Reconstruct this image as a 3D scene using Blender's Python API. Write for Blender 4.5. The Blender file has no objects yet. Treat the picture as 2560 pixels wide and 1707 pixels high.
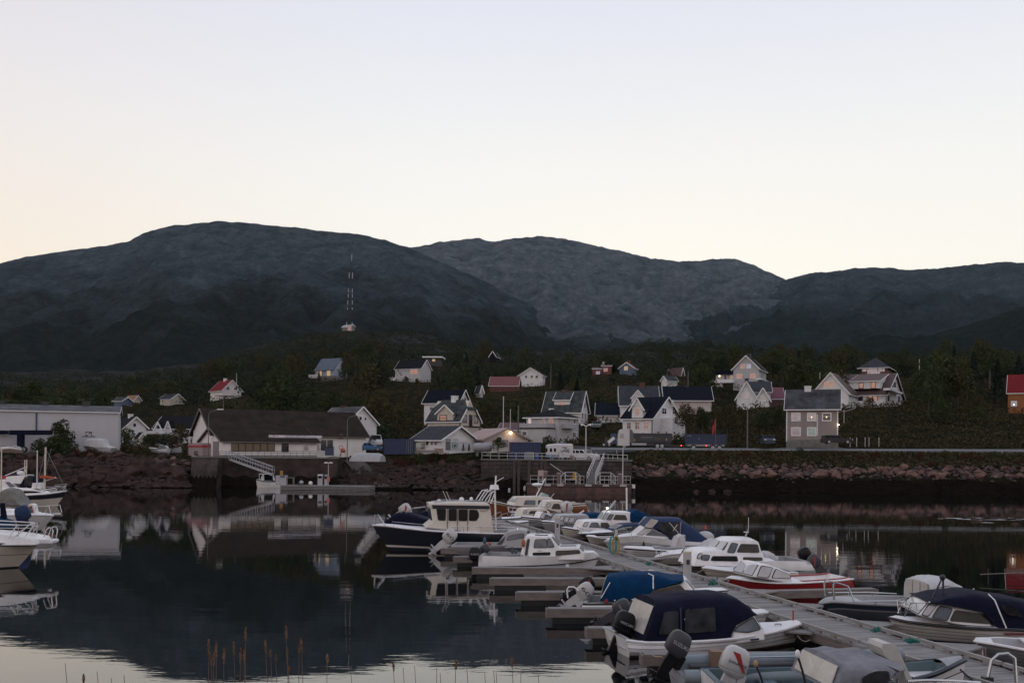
import bpy, bmesh, math, random
from mathutils import Vector, Matrix, noise as NZ
R = math.radians
random.seed(7)
C = bpy.context.scene.collection
S = bpy.context.scene

# ---------------------------------------------------------------- camera
FP, CH, HX, HY = 2500.0, 5.5, 1280.0, 1130.0     # focal length in photo pixels, eye height, horizon point
ROLL = math.atan(.008)
CS, SN = math.cos(ROLL), math.sin(ROLL)
cd = bpy.data.cameras.new('camera'); cam = bpy.data.objects.new('camera', cd); C.objects.link(cam)
cam.location = (0, 0, CH); cam.rotation_euler = (R(90), -ROLL, 0)
cd.sensor_width = 36; cd.lens = 36 * FP / 2560; cd.shift_y = (HY - 853.5) / 2560
cd.clip_start = .1; cd.clip_end = 20000
S.camera = cam
# ---------------------------------------------------------------- sky and light
W = bpy.data.worlds.new('World'); S.world = W; W.use_nodes = True
nt = W.node_tree; nt.nodes.clear()
def wn(t, **k):
    n = nt.nodes.new(t)
    for a, b in k.items(): setattr(n, a, b)
    return n
tc = wn('ShaderNodeTexCoord'); sx = wn('ShaderNodeSeparateXYZ')
nt.links.new(tc.outputs['Generated'], sx.inputs[0])
def ramp(stops, src):
    r = wn('ShaderNodeValToRGB'); e = r.color_ramp.elements
    while len(e) < len(stops): e.new(.5)
    for i, (p_, c_) in enumerate(stops): e[i].position = p_; e[i].color = (*c_, 1)
    nt.links.new(src, r.inputs[0]); return r
front = ramp([(0, (1.02, .935, .77)), (.10, (1.015, .965, .835)), (.17, (.985, .955, .875)), (.27, (.92, .918, .895)), (.42, (.76, .79, .89)), (1, (.42, .47, .60))], sx.outputs[2])
back = ramp([(0, (.98, .80, .74)), (.12, (1.0, .84, .79)), (.3, (.84, .78, .81)), (.6, (.58, .61, .71)), (1, (.44, .49, .63))], sx.outputs[2])
left = ramp([(0, (1.0, .84, .63)), (.15, (.985, .86, .715)), (.3, (.86, .815, .81)), (.45, (.70, .70, .80)), (1, (.42, .47, .60))], sx.outputs[2])
mr = wn('ShaderNodeMapRange', interpolation_type='SMOOTHSTEP'); mr.inputs[1].default_value = -.5; mr.inputs[2].default_value = .75
nt.links.new(sx.outputs[1], mr.inputs[0])
ml = wn('ShaderNodeMapRange', interpolation_type='SMOOTHSTEP'); ml.inputs[1].default_value = -.05; ml.inputs[2].default_value = -.55
nt.links.new(sx.outputs[0], ml.inputs[0])
mx0 = wn('ShaderNodeMix', data_type='RGBA'); nt.links.new(ml.outputs[0], mx0.inputs[0]); nt.links.new(front.outputs[0], mx0.inputs[6]); nt.links.new(left.outputs[0], mx0.inputs[7])
mx = wn('ShaderNodeMix', data_type='RGBA'); nt.links.new(mr.outputs[0], mx.inputs[0]); nt.links.new(back.outputs[0], mx.inputs[6]); nt.links.new(mx0.outputs[2], mx.inputs[7])
bg1 = wn('ShaderNodeBackground'); bg1.inputs[1].default_value = 1.0; nt.links.new(mx.outputs[2], bg1.inputs[0])
sky = wn('ShaderNodeTexSky', sky_type='NISHITA'); sky.sun_disc = False; sky.sun_elevation = R(3); sky.sun_rotation = R(8)
bg2 = wn('ShaderNodeBackground'); bg2.inputs[1].default_value = .006; nt.links.new(sky.outputs[0], bg2.inputs[0])
ad = wn('ShaderNodeAddShader'); wo = wn('ShaderNodeOutputWorld')
nt.links.new(bg1.outputs[0], ad.inputs[0]); nt.links.new(bg2.outputs[0], ad.inputs[1]); nt.links.new(ad.outputs[0], wo.inputs[0])
sd = bpy.data.lights.new('afterglow', 'SUN'); sd.energy = .22; sd.angle = R(70); sd.color = (1, .74, .62)
so = bpy.data.objects.new('afterglow', sd); C.objects.link(so); so.rotation_euler = (R(62), 0, R(-38))
S.view_settings.view_transform = 'Standard'; S.view_settings.look = 'None'; S.view_settings.exposure = 0; S.view_settings.gamma = 1
S.render.engine = 'CYCLES'; S.cycles.use_denoising = True; S.cycles.max_bounces = 6; S.cycles.glossy_bounces = 4
S.cycles.transparent_max_bounces = 12; S.cycles.volume_bounces = 0; S.cycles.caustics_reflective = False; S.cycles.caustics_refractive = False

# ---------------------------------------------------------------- photo geometry
RG = dict(A=(0, 980, 4.9), B=(440, 980, 4.3556), C=(940, 940, 4.3556), D=(1280, 1080, 6.5333), E=(1460, 880, 4.3556), F=(1940, 880, 3.7935),
          H=(500, 860, 3.92), G=(0, 1150, 5.225), a=(900, 1150, 3.92), b=(1400, 1150, 3.92), c=(1960, 1250, 3.92), d=(1400, 1400, 5.1065),
          e=(1800, 1400, 5.1065), f=(2160, 1440, 5.8725), Z=(0, 0, .91875), P=(0, 0, 1))
def px(k, x, y): o = RG[k]; return (o[0] + x / o[2], o[1] + y / o[2])
def uv(x, y):
    a = (x - HX) / FP; b = (HY - y) / FP
    return a * CS - b * SN, a * SN + b * CS
def at(x, y, Y): u, v = uv(x, y); return Vector((u * Y, Y, CH + v * Y))
def gd(x, y, z=0.): u, v = uv(x, y); Y = (z - CH) / v; return Vector((u * Y, Y, z))
def onplane(x, y, P, d):
    """pixel ray against the vertical plane through P along horizontal direction d -> (distance along d, z)"""
    u, v = uv(x, y); den = u * d.y - d.x
    Y = (P.x * d.y - P.y * d.x) / den
    q = Vector((u * Y, Y)); return (q - P.xy).dot(d), CH + v * Y
def proj(P):
    u = P.x / P.y; v = (P.z - CH) / P.y
    a = u * CS + v * SN; b = -u * SN + v * CS
    return HX + a * FP, HY - b * FP

# ---------------------------------------------------------------- mesh builder
class MB:
    def __init__(s): s.v = []; s.f = []; s.m = []
    def add(s, vs, fs, mi=0):
        n = len(s.v); s.v += [tuple(q) for q in vs]; s.f += [tuple(n + i for i in f) for f in fs]; s.m += [mi] * len(fs); return s
    def box(s, x0, x1, y0, y1, z0, z1, mi=0):
        v = [(x, y, z) for z in (z0, z1) for y in (y0, y1) for x in (x0, x1)]
        return s.add(v, [(0, 2, 3, 1), (4, 5, 7, 6), (0, 1, 5, 4), (2, 6, 7, 3), (0, 4, 6, 2), (1, 3, 7, 5)], mi)
    def bar(s, a, b, w, h, mi=0):
        a = Vector(a); b = Vector(b); d = (b - a).normalized()
        u = d.cross(Vector((0, 0, 1))); u = Vector((1, 0, 0)) if u.length < 1e-4 else u.normalized(); t = u.cross(d)
        v = [q + u * (i * w / 2) + t * (j * h / 2) for q in (a, b) for i, j in ((-1, -1), (1, -1), (1, 1), (-1, 1))]
        return s.add(v, [(3, 2, 1, 0), (4, 5, 6, 7), (0, 1, 5, 4), (1, 2, 6, 5), (2, 3, 7, 6), (3, 0, 4, 7)], mi)
    def cone(s, a, b, r0, r1, n=8, mi=0, cap=True):
        a = Vector(a); b = Vector(b); d = (b - a).normalized(); u = d.orthogonal().normalized(); w = d.cross(u)
        v = [q + (u * math.cos(6.2832 * i / n) + w * math.sin(6.2832 * i / n)) * r for q, r in ((a, r0), (b, r1)) for i in range(n)]
        f = [(i, (i + 1) % n, n + (i + 1) % n, n + i) for i in range(n)]
        if cap: f += [tuple(range(n))[::-1], tuple(range(n, 2 * n))]
        return s.add(v, f, mi)
    def tube(s, pts, r, n=6, mi=0):
        pts = [Vector(q) for q in pts]; vs = []; up = None
        for i, q in enumerate(pts):
            d = (pts[min(i + 1, len(pts) - 1)] - pts[max(i - 1, 0)]).normalized()
            u = d.orthogonal().normalized() if up is None else (up - d * up.dot(d)).normalized()
            up = u; w = d.cross(u)
            rr = r[i] if isinstance(r, (list, tuple)) else r
            vs += [q + (u * math.cos(6.2832 * k / n) + w * math.sin(6.2832 * k / n)) * rr for k in range(n)]
        m = len(pts)
        f = [(i * n + k, i * n + (k + 1) % n, (i + 1) * n + (k + 1) % n, (i + 1) * n + k) for i in range(m - 1) for k in range(n)]
        f += [tuple(range(n))[::-1], tuple(range((m - 1) * n, m * n))]
        return s.add(vs, f, mi)
    def loft(s, rows, mi=0, close=False, caps=False):
        n = len(rows[0]); vs = [q for r_ in rows for q in r_]; k = n if close else n - 1
        f = [(i * n + j, i * n + (j + 1) % n, (i + 1) * n + (j + 1) % n, (i + 1) * n + j) for i in range(len(rows) - 1) for j in range(k)]
        if caps: f += [tuple(range(n))[::-1], tuple(range((len(rows) - 1) * n, len(rows) * n))]
        return s.add(vs, f, mi)
    def prism(s, poly, off, mi=0):
        off = Vector(off); a = [Vector(q) for q in poly]; n = len(a)
        return s.add(a + [q + off for q in a], [tuple(range(n))[::-1], tuple(range(n, 2 * n))] + [(i, (i + 1) % n, n + (i + 1) % n, n + i) for i in range(n)], mi)
    def ball(s, c, r, nu=12, nv=7, mi=0, sc=(1, 1, 1)):
        c = Vector(c); rows = []
        for j in range(nv + 1):
            t = math.pi * j / nv
            rows.append([c + Vector((math.sin(t) * math.cos(6.2832 * i / nu) * r * sc[0], math.sin(t) * math.sin(6.2832 * i / nu) * r * sc[1], math.cos(t) * r * sc[2])) for i in range(nu)])
        return s.loft(rows, mi, close=True)
    def build(s, name, mats, parent=None, smooth=None, fixn=True):
        me = bpy.data.meshes.new(name); me.from_pydata(s.v, [], s.f)
        if not isinstance(mats, (list, tuple)): mats = [mats]
        for m_ in mats: me.materials.append(m_)
        me.polygons.foreach_set('material_index', s.m)
        if fixn:
            bm = bmesh.new(); bm.from_mesh(me); bmesh.ops.remove_doubles(bm, verts=bm.verts, dist=.0004); bmesh.ops.recalc_face_normals(bm, faces=bm.faces); bm.to_mesh(me); bm.free()
        if smooth is not None:
            me.polygons.foreach_set('use_smooth', [True] * len(me.polygons))
            me.set_sharp_from_angle(angle=R(smooth))
        me.update()
        o = bpy.data.objects.new(name, me); C.objects.link(o)
        if parent is not None: o.parent = parent
        return o
def thing(name, label, cat, loc=(0, 0, 0), rz=0., group=None):
    o = bpy.data.objects.new(name, None); C.objects.link(o); o.empty_display_size = .3
    o.location = loc; o.rotation_euler = (0, 0, rz); o['label'] = label; o['category'] = cat
    if group: o['group'] = group
    return o
def tag(o, label, cat, group=None, loc=None, rz=None):
    o['label'] = label; o['category'] = cat
    if group: o['group'] = group
    if loc is not None: o.location = loc
    if rz is not None: o.rotation_euler = (0, 0, rz)
    return o
def struct(o, kind='structure'): o['kind'] = kind; return o
def dup(root, loc, rz, label=None, group=None, sc=None):
    r_ = root.copy(); C.objects.link(r_); r_.location = loc; r_.rotation_euler = (0, 0, rz)
    if sc: r_.scale = sc
    if label: r_['label'] = label
    if group: r_['group'] = group
    for ch in root.children:
        c_ = ch.copy(); C.objects.link(c_); c_.parent = r_
        for g_ in ch.children: h_ = g_.copy(); C.objects.link(h_); h_.parent = c_
    return r_
# ---------------------------------------------------------------- materials
MC = {}
def M(name, col, rough=.6, var=.12, scale=3., metal=0., spec=.5, bump=0., col2=None, coat=0., bscale=None, sq=(1, 1, 1), lo=.35, hi=.7, space='Object', alpha=1.):
    if name in MC: return MC[name]
    m = bpy.data.materials.new(name); m.use_nodes = True; t = m.node_tree; b = t.nodes['Principled BSDF']
    b.inputs['Roughness'].default_value = rough; b.inputs['Metallic'].default_value = metal; b.inputs['Specular IOR Level'].default_value = spec
    b.inputs['Coat Weight'].default_value = coat; b.inputs['Alpha'].default_value = alpha
    g = t.nodes.new('ShaderNodeTexCoord'); mp = t.nodes.new('ShaderNodeMapping'); mp.inputs['Scale'].default_value = sq
    t.links.new(g.outputs[space], mp.inputs[0])
    n = t.nodes.new('ShaderNodeTexNoise'); n.inputs['Scale'].default_value = scale; n.inputs['Detail'].default_value = 6; n.inputs['Roughness'].default_value = .65
    t.links.new(mp.outputs[0], n.inputs[0])
    r_ = t.nodes.new('ShaderNodeValToRGB'); r_.color_ramp.elements[0].position = lo; r_.color_ramp.elements[1].position = hi
    d = col2 or tuple(c_ * (1 - 2 * var) for c_ in col)
    r_.color_ramp.elements[0].color = (*d, 1); r_.color_ramp.elements[1].color = (*col, 1)
    t.links.new(n.outputs[0], r_.inputs[0]); t.links.new(r_.outputs[0], b.inputs['Base Color'])
    if bump:
        n2 = t.nodes.new('ShaderNodeTexNoise'); n2.inputs['Scale'].default_value = bscale or scale * 3; n2.inputs['Detail'].default_value = 8
        t.links.new(mp.outputs[0], n2.inputs[0])
        bp = t.nodes.new('ShaderNodeBump'); bp.inputs['Strength'].default_value = min(1, bump); bp.inputs['Distance'].default_value = .1 if bump <= 1 else bump
        t.links.new(n2.outputs[0], bp.inputs['Height']); t.links.new(bp.outputs[0], b.inputs['Normal'])
    MC[name] = m; return m
def EM(name, col, e):
    if name in MC: return MC[name]
    m = bpy.data.materials.new(name); m.use_nodes = True; b = m.node_tree.nodes['Principled BSDF']
    b.inputs['Base Color'].default_value = (.02, .02, .02, 1); b.inputs['Emission Color'].default_value = (*col, 1); b.inputs['Emission Strength'].default_value = e
    MC[name] = m; return m
# ================================================================ setting: water, ground, mountains
def lerp(a, b, t): return a + (b - a) * t
def interp(tab, x):
    if x <= tab[0][0]: return tab[0][1]
    for (x0, y0), (x1, y1) in zip(tab, tab[1:]):
        if x <= x1: return y0 + (y1 - y0) * (x - x0) / (x1 - x0)
    return tab[-1][1]
def fbm(x, y, z=0., o=5): return NZ.fractal(Vector((x, y, z)), 1.0, 2.0, o, noise_basis='PERLIN_ORIGINAL')

def water_mat():
    m = bpy.data.materials.new('harbour_water'); m.use_nodes = True; t = m.node_tree; b = t.nodes['Principled BSDF']
    b.inputs['Base Color'].default_value = (.003, .0045, .005, 1); b.inputs['Roughness'].default_value = .012; b.inputs['IOR'].default_value = 1.68
    g = t.nodes.new('ShaderNodeTexCoord')
    hs = []
    for sc, dist, sq, lo, hi in ((.55, .007, (.45, 1.5, 1), .0, 1.0), (3.2, .0014, (.5, 1.4, 1), .0, 1.0), (.03, .02, (1, 1, 1), 0, 1)):
        mp = t.nodes.new('ShaderNodeMapping'); mp.inputs['Scale'].default_value = sq; t.links.new(g.outputs['Object'], mp.inputs[0])
        n = t.nodes.new('ShaderNodeTexNoise'); n.inputs['Scale'].default_value = sc; n.inputs['Detail'].default_value = 3; t.links.new(mp.outputs[0], n.inputs[0])
        k = t.nodes.new('ShaderNodeMath'); k.operation = 'MULTIPLY'; k.inputs[1].default_value = dist; t.links.new(n.outputs[0], k.inputs[0]); hs.append(k)
    a1 = t.nodes.new('ShaderNodeMath'); t.links.new(hs[0].outputs[0], a1.inputs[0]); t.links.new(hs[1].outputs[0], a1.inputs[1])
    bp = t.nodes.new('ShaderNodeBump'); bp.inputs['Strength'].default_value = 1; bp.inputs['Distance'].default_value = 1.0
    # wind patches: ripples are stronger in some places
    mp = t.nodes.new('ShaderNodeMapping'); mp.inputs['Scale'].default_value = (.02, .05, 1); t.links.new(g.outputs['Object'], mp.inputs[0])
    n = t.nodes.new('ShaderNodeTexNoise'); n.inputs['Scale'].default_value = 1.; t.links.new(mp.outputs[0], n.inputs[0])
    mrr = t.nodes.new('ShaderNodeMapRange'); mrr.inputs[1].default_value = .4; mrr.inputs[2].default_value = .7; mrr.inputs[3].default_value = .35; mrr.inputs[4].default_value = 1.0
    t.links.new(n.outputs[0], mrr.inputs[0])
    mu = t.nodes.new('ShaderNodeMath'); mu.operation = 'MULTIPLY'; t.links.new(a1.outputs[0], mu.inputs[0]); t.links.new(mrr.outputs[0], mu.inputs[1])
    t.links.new(mu.outputs[0], bp.inputs['Height']); t.links.new(bp.outputs[0], b.inputs['Normal'])
    return m
mb = MB()
mb.add([(-1500, -2, 0), (1500, -2, 0), (1500, 200, 0), (-1500, 200, 0)], [(0, 1, 2, 3)])
struct(mb.build('water', water_mat()))

mb = MB(); rr_ = [(13, -.8), (9, 1.2), (3.6, 3.9), (0, 4.0), (-60, 4.6), (-400, 9), (-2500, 40), (-6000, 60)]
mb.loft([[(x, y, z + (fbm(x * .05, y * .05) * .3 if y < 9 else 0)) for x in (-6000, -1500, -400, -100, -30, -12, -6, -3, 0, 3, 6, 12, 30, 100, 400, 1500, 6000)] for y, z in rr_])
struct(mb.build('near_shore', M('near_grass', (.05, .05, .03), .9, .3, .8), smooth=180))
# --- ground: rows of depth, height by photo column
ROWS = [   # depth, {column: z}
    (118, [(-2000, -4), (3500, -4)]),
    (139, [(-2000, -1.2), (3500, -1.2)]),
    (143.5, [(-900, 0), (470, 0), (490, -.8), (835, -.8), (900, .1), (1000, .1), (1250, -.3), (1540, -.3), (1580, .1), (3500, .1)]),
    (147, [(-900, 1.7), (450, 1.7), (490, -.5), (835, -.5), (880, 1.0), (980, 1.6), (1230, 1.2), (1250, .2), (1540, .2), (1580, .9), (2560, 1.0), (3500, 1.2)]),
    (151, [(-900, 3.4), (450, 3.6), (500, 2.0), (840, 2.0), (880, 2.2), (980, 3.0), (1200, 3.4), (1540, 3.4), (1580, 2.2), (2560, 2.2), (3500, 2.6)]),
    (156, [(-900, 4.4), (500, 4.35), (840, 4.3), (980, 4.3), (1230, 4.25), (1540, 4.3), (1600, 4.0), (2560, 4.0), (3500, 4.2)]),
    (162, [(-900, 4.6), (500, 4.5), (1000, 4.4), (1400, 4.5), (1540, 5.2), (1620, 5.75), (2560, 5.75), (3500, 5.9)]),
    (170, [(-900, 4.7), (500, 4.6), (1000, 4.6), (1300, 5.0), (1560, 5.8), (1700, 5.9), (2560, 6.0), (3500, 6.2)]),
    (185, [(-900, 5.), (400, 5.), (900, 5.6), (1300, 6.6), (1600, 7.6), (2000, 9.0), (2560, 10), (3500, 11)]),
    (215, [(-900, 6.5), (300, 6.5), (700, 8.5), (1000, 10), (1300, 11), (1600, 12.5), (2000, 16), (2560, 17), (3500, 18)]),
    (260, [(-900, 9), (300, 9), (600, 14), (1000, 18), (1300, 18), (1600, 20), (2000, 23), (2560, 24), (3500, 25)]),
    (330, [(-900, 15), (300, 15), (600, 24), (900, 29), (1300, 27), (1600, 29), (2000, 31), (2560, 31), (3500, 32)]),
    (430, [(-900, 24), (300, 25), (600, 38), (900, 45), (1300, 40), (1600, 43), (2000, 42), (2560, 42), (3500, 44)]),
    (560, [(-900, 36), (300, 38), (520, 46), (700, 57), (900, 63), (1100, 56), (1300, 56), (1600, 60), (1750, 60), (2000, 54), (2560, 58), (3500, 60)]),
    (720, [(-900, 52), (300, 54), (500, 58), (650, 74), (780, 86), (880, 89), (1000, 86), (1150, 80), (1300, 76), (1500, 76), (1640, 84), (1800, 78), (2000, 70), (2560, 80), (3500, 84)]),
    (860, [(-900, 66), (300, 68), (600, 84), (800, 96), (900, 97), (1100, 88), (1300, 84), (1600, 86), (2000, 78), (2560, 92), (3500, 96)]),
    (1200, [(-900, 90), (600, 100), (1000, 100), (1600, 90), (2560, 110), (3500, 120)]),
]
PADS = []     # (X, Y, z, sigma): building plots levelled into the slope
def zbase(X, Y):
    x = HX + X / max(Y, 1) * FP
    if Y <= ROWS[0][0]: return ROWS[0][1][0][1]
    for (a, ta), (b, tb) in zip(ROWS, ROWS[1:]):
        if Y <= b: return lerp(interp(ta, x), interp(tb, x), (Y - a) / (b - a))
    return interp(ROWS[-1][1], x)
def zg(X, Y):
    z = zbase(X, Y); sw = 0; sz = 0
    if Y > 168:
        z += fbm(X * .03, Y * .03) * min(2.2, (Y - 168) * .03) + fbm(X * .008, Y * .008, 3) * min(9, max(0, (Y - 260)) * .03)
    for (a, b, c, s) in PADS:
        d = ((X - a) ** 2 + (Y - b) ** 2) / (2 * s * s)
        if d < 6: w = math.exp(-d) * max(0, min(1, (Y - 151) / 5)); sw += w; sz += w * (c - z)
    return z + (sz / max(1, sw) if sw else 0)
def zshore(X, Y):
    z = zg(X, Y)
    if 139 < Y < 168: z += fbm(X * .25, Y * .25, 1) * .35 * min(1, (Y - 139) / 3) * (1 if Y < 157 else max(0, (168 - Y) / 11))
    return z
def ground_mat():
    m = bpy.data.materials.new('shore_ground'); m.use_nodes = True; t = m.node_tree; b = t.nodes['Principled BSDF']; L = t.links
    b.inputs['Roughness'].default_value = .95; b.inputs['Specular IOR Level'].default_value = .0
    g = t.nodes.new('ShaderNodeTexCoord'); ge = t.nodes.new('ShaderNodeNewGeometry')
    def noi(s, d=6): n = t.nodes.new('ShaderNodeTexNoise'); n.inputs['Scale'].default_value = s; n.inputs['Detail'].default_value = d; n.inputs['Roughness'].default_value = .7; L.new(g.outputs['Object'], n.inputs[0]); return n
    def rp(n, st):
        r_ = t.nodes.new('ShaderNodeValToRGB'); e = r_.color_ramp.elements
        while len(e) < len(st): e.new(.5)
        for i, (p_, c_) in enumerate(st): e[i].position = p_; e[i].color = (*c_, 1)
        L.new(n, r_.inputs[0]); return r_
    grass = rp(noi(.35).outputs[0], [(.3, (.009, .011, .007)), (.48, (.020, .021, .012)), (.6, (.036, .030, .017)), (.72, (.055, .036, .022))])
    rock = rp(noi(.12, 9).outputs[0], [(.35, (.016, .017, .019)), (.52, (.036, .036, .038)), (.7, (.075, .07, .072))])
    weed = rp(noi(.9).outputs[0], [(.35, (.006, .0045, .0035)), (.6, (.016, .012, .009)), (.8, (.040, .027, .019))])
    sp = t.nodes.new('ShaderNodeSeparateXYZ'); L.new(ge.outputs['Position'], sp.inputs[0])
    # rock shows where the slope is steep and in patches of the far slope
    sn = t.nodes.new('ShaderNodeSeparateXYZ'); L.new(ge.outputs['True Normal'], sn.inputs[0])
    far = t.nodes.new('ShaderNodeMapRange'); far.inputs[1].default_value = 380; far.inputs[2].default_value = 620; L.new(sp.outputs[1], far.inputs[0])
    pt = rp(noi(.02, 8).outputs[0], [(.42, (0, 0, 0)), (.56, (1, 1, 1))])
    mm = t.nodes.new('ShaderNodeMath'); mm.operation = 'MULTIPLY'; L.new(far.outputs[0], mm.inputs[0]); L.new(pt.outputs[0], mm.inputs[1])
    x1 = t.nodes.new('ShaderNodeMix'); x1.data_type = 'RGBA'; L.new(mm.outputs[0], x1.inputs[0]); L.new(grass.outputs[0], x1.inputs[6]); L.new(rock.outputs[0], x1.inputs[7])
    # tide line
    td = t.nodes.new('ShaderNodeMapRange'); td.inputs[1].default_value = 2.6; td.inputs[2].default_value = 2.0
    nz = noi(.5); ax = t.nodes.new('ShaderNodeMath'); L.new(sp.outputs[2], ax.inputs[0]); L.new(nz.outputs[0], ax.inputs[1]); L.new(ax.outputs[0], td.inputs[0])
    x2 = t.nodes.new('ShaderNodeMix'); x2.data_type = 'RGBA'; L.new(td.outputs[0], x2.inputs[0]); L.new(x1.outputs[2], x2.inputs[6]); L.new(weed.outputs[0], x2.inputs[7])
    L.new(x2.outputs[2], b.inputs['Base Color'])
    bp = t.nodes.new('ShaderNodeBump'); bp.inputs['Strength'].default_value = .9; bp.inputs['Distance'].default_value = .9; L.new(noi(1.3, 8).outputs[0], bp.inputs['Height']); L.new(bp.outputs[0], b.inputs['Normal'])
    return m
def build_ground():
    mb = MB(); ys = []
    Y = 118.
    while Y < 1200: ys.append(Y); Y += (1.0 if 138 < Y < 172 else 3 + (Y - 100) * .012 if Y > 172 else 5)
    ys.append(1200.)
    us = [-.85 + 2.05 * .85 * i / 330 for i in range(331)]
    rows = [[(u * y, y, zshore(u * y, y)) for u in us] for y in ys]
    mb.loft(rows)
    return struct(mb.build('ground', ground_mat(), smooth=180, fixn=False))

# --- mountains
def mountain_mat(name, g1, g2, r1, r2, bias, scale):
    m = bpy.data.materials.new(name); m.use_nodes = True; t = m.node_tree; b = t.nodes['Principled BSDF']; L = t.links
    b.inputs['Roughness'].default_value = .95; b.inputs['Specular IOR Level'].default_value = .0
    g = t.nodes.new('ShaderNodeTexCoord'); ge = t.nodes.new('ShaderNodeNewGeometry')
    def noi(s, d=8, ro=.68, sq=(1, 1, 1)):
        mp = t.nodes.new('ShaderNodeMapping'); mp.inputs['Scale'].default_value = sq; L.new(g.outputs['Object'], mp.inputs[0])
        n = t.nodes.new('ShaderNodeTexNoise'); n.inputs['Scale'].default_value = s; n.inputs['Detail'].default_value = d; n.inputs['Roughness'].default_value = ro; L.new(mp.outputs[0], n.inputs[0]); return n
    def rp(n, st):
        r_ = t.nodes.new('ShaderNodeValToRGB'); e = r_.color_ramp.elements
        while len(e) < len(st): e.new(.5)
        for i, (p_, c_) in enumerate(st): e[i].position = p_; e[i].color = (*c_, 1)
        L.new(n, r_.inputs[0]); return r_
    veg = rp(noi(.03 * scale, 10).outputs[0], [(.35, g1), (.65, g2)])
    rock = rp(noi(.022 * scale, 12, .75, (1, .5, 1.6)).outputs[0], [(.36, r1), (.5, tuple((a + c_) / 2 for a, c_ in zip(r1, r2))), (.68, r2)])
    sp = t.nodes.new('ShaderNodeSeparateXYZ'); L.new(ge.outputs['Position'], sp.inputs[0])
    hi = t.nodes.new('ShaderNodeMapRange'); hi.inputs[1].default_value = 60; hi.inputs[2].default_value = 420; hi.inputs[3].default_value = -.34 + bias; hi.inputs[4].default_value = .20 + bias; L.new(sp.outputs[2], hi.inputs[0])
    n1 = noi(.006 * scale, 9, .62)
    s1 = t.nodes.new('ShaderNodeMath'); L.new(n1.outputs[0], s1.inputs[0]); L.new(hi.outputs[0], s1.inputs[1])
    f = rp(s1.outputs[0], [(.36, (0, 0, 0)), (.68, (1, 1, 1))])
    spk = rp(noi(.06 * scale, 8, .82, (1, .35, 1.3)).outputs[0], [(.34, (.5, .5, .5)), (.52, (1, 1, 1)), (.68, (1.6, 1.55, 1.5))])
    x = t.nodes.new('ShaderNodeMix'); x.data_type = 'RGBA'; L.new(f.outputs[0], x.inputs[0]); L.new(veg.outputs[0], x.inputs[6]); L.new(rock.outputs[0], x.inputs[7])
    xm = t.nodes.new('ShaderNodeMix'); xm.data_type = 'RGBA'; xm.blend_type = 'MULTIPLY'; xm.inputs[0].default_value = .85; L.new(x.outputs[2], xm.inputs[6]); L.new(spk.outputs[0], xm.inputs[7]); L.new(xm.outputs[2], b.inputs['Base Color'])
    n3 = noi(.02 * scale, 12, .72, (1, .6, 1)); bp = t.nodes.new('ShaderNodeBump'); bp.inputs['Strength'].default_value = 1; bp.inputs['Distance'].default_value = 30; L.new(n3.outputs[0], bp.inputs['Height']); L.new(bp.outputs[0], b.inputs['Normal'])
    return m
def mountain(name, ridge, Yf, Yr, foot, mat, seed, amp, x0=-500, x1=3100, nx=760, ny=150, rough=2.0):
    mb = MB(); rows = []
    for j in range(ny + 1):
        t = j / ny; row = []
        for i in range(nx + 1):
            x = lerp(x0, x1, i / nx)
            yr = interp(ridge, x) ; yf = interp(foot, x) if isinstance(foot, list) else foot
            k = 1.18 * t                                   # beyond t=.847 the back of the ridge falls away
            tt = min(1, k); g = tt ** 1.12 * (1.35 - .35 * tt)
            Y = lerp(Yf, Yr, k)
            y = yf + (yr - yf) * g
            P = at(x, y, Y)
            if k > 1: P.z -= (k - 1) * (Yr - Yf) * .9
            w = math.sin(min(1, tt) * math.pi) ** .7 if tt < 1 else 0
            n1 = fbm(P.x * .0035, Y * .0022, seed, 7); n2 = 1 - abs(fbm(P.x * .006 + 5, Y * .003, seed + 9, 5)) * 2
            n4 = 1 - abs(fbm(P.x * .016, Y * .007, seed + 4, 5)) * 2
            P.z += amp * w * (n1 * 1.2 + n2 * .35 + n4 * .22 + fbm(P.x * .05, Y * .03, seed + 2, 4) * .10)
            P.z += rough * fbm(P.x * .03, Y * .02, seed, 4) * (1 if k <= 1.02 else .3) * Yr / 2500 * 1.6
            row.append(P)
        rows.append(row)
    mb.loft(rows)
    return struct(mb.build(name, mat, smooth=180, fixn=False))
def Zp(l): return [(a / .91875, b / .91875) for a, b in l]
rid_l = Zp([(-400, 680), (-150, 640), (0, 605), (60, 590), (150, 577), (230, 566), (290, 556), (350, 528), (400, 518), (440, 514), (500, 509), (560, 511), (640, 519), (700, 524), (760, 532), (820, 537), (870, 548), (900, 556), (940, 570), (1000, 597), (1060, 622), (1120, 650), (1200, 690), (1300, 735), (1400, 772), (1520, 810), (1700, 850), (2600, 900)])
rid_b = Zp([(300, 700), (800, 610), (900, 580), (945, 569), (1000, 558), (1050, 551), (1095, 547), (1130, 555), (1180, 547), (1245, 542), (1300, 548), (1350, 560), (1420, 575), (1500, 595), (1560, 600), (1650, 597), (1690, 600), (1740, 617), (1800, 640), (1840, 665), (1900, 700), (2100, 760), (3000, 860)])
rid_r = Zp([(1300, 850), (1500, 800), (1650, 740), (1740, 680), (1790, 650), (1830, 636), (1860, 628), (1920, 622), (1995, 614), (2080, 620), (2150, 617), (2230, 608), (2300, 602), (2352, 604), (2500, 590), (2900, 560)])
rid_n = Zp([(1500, 880), (1750, 850), (1900, 825), (2050, 790), (2200, 752), (2352, 705), (2550, 660), (2900, 600)])
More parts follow.
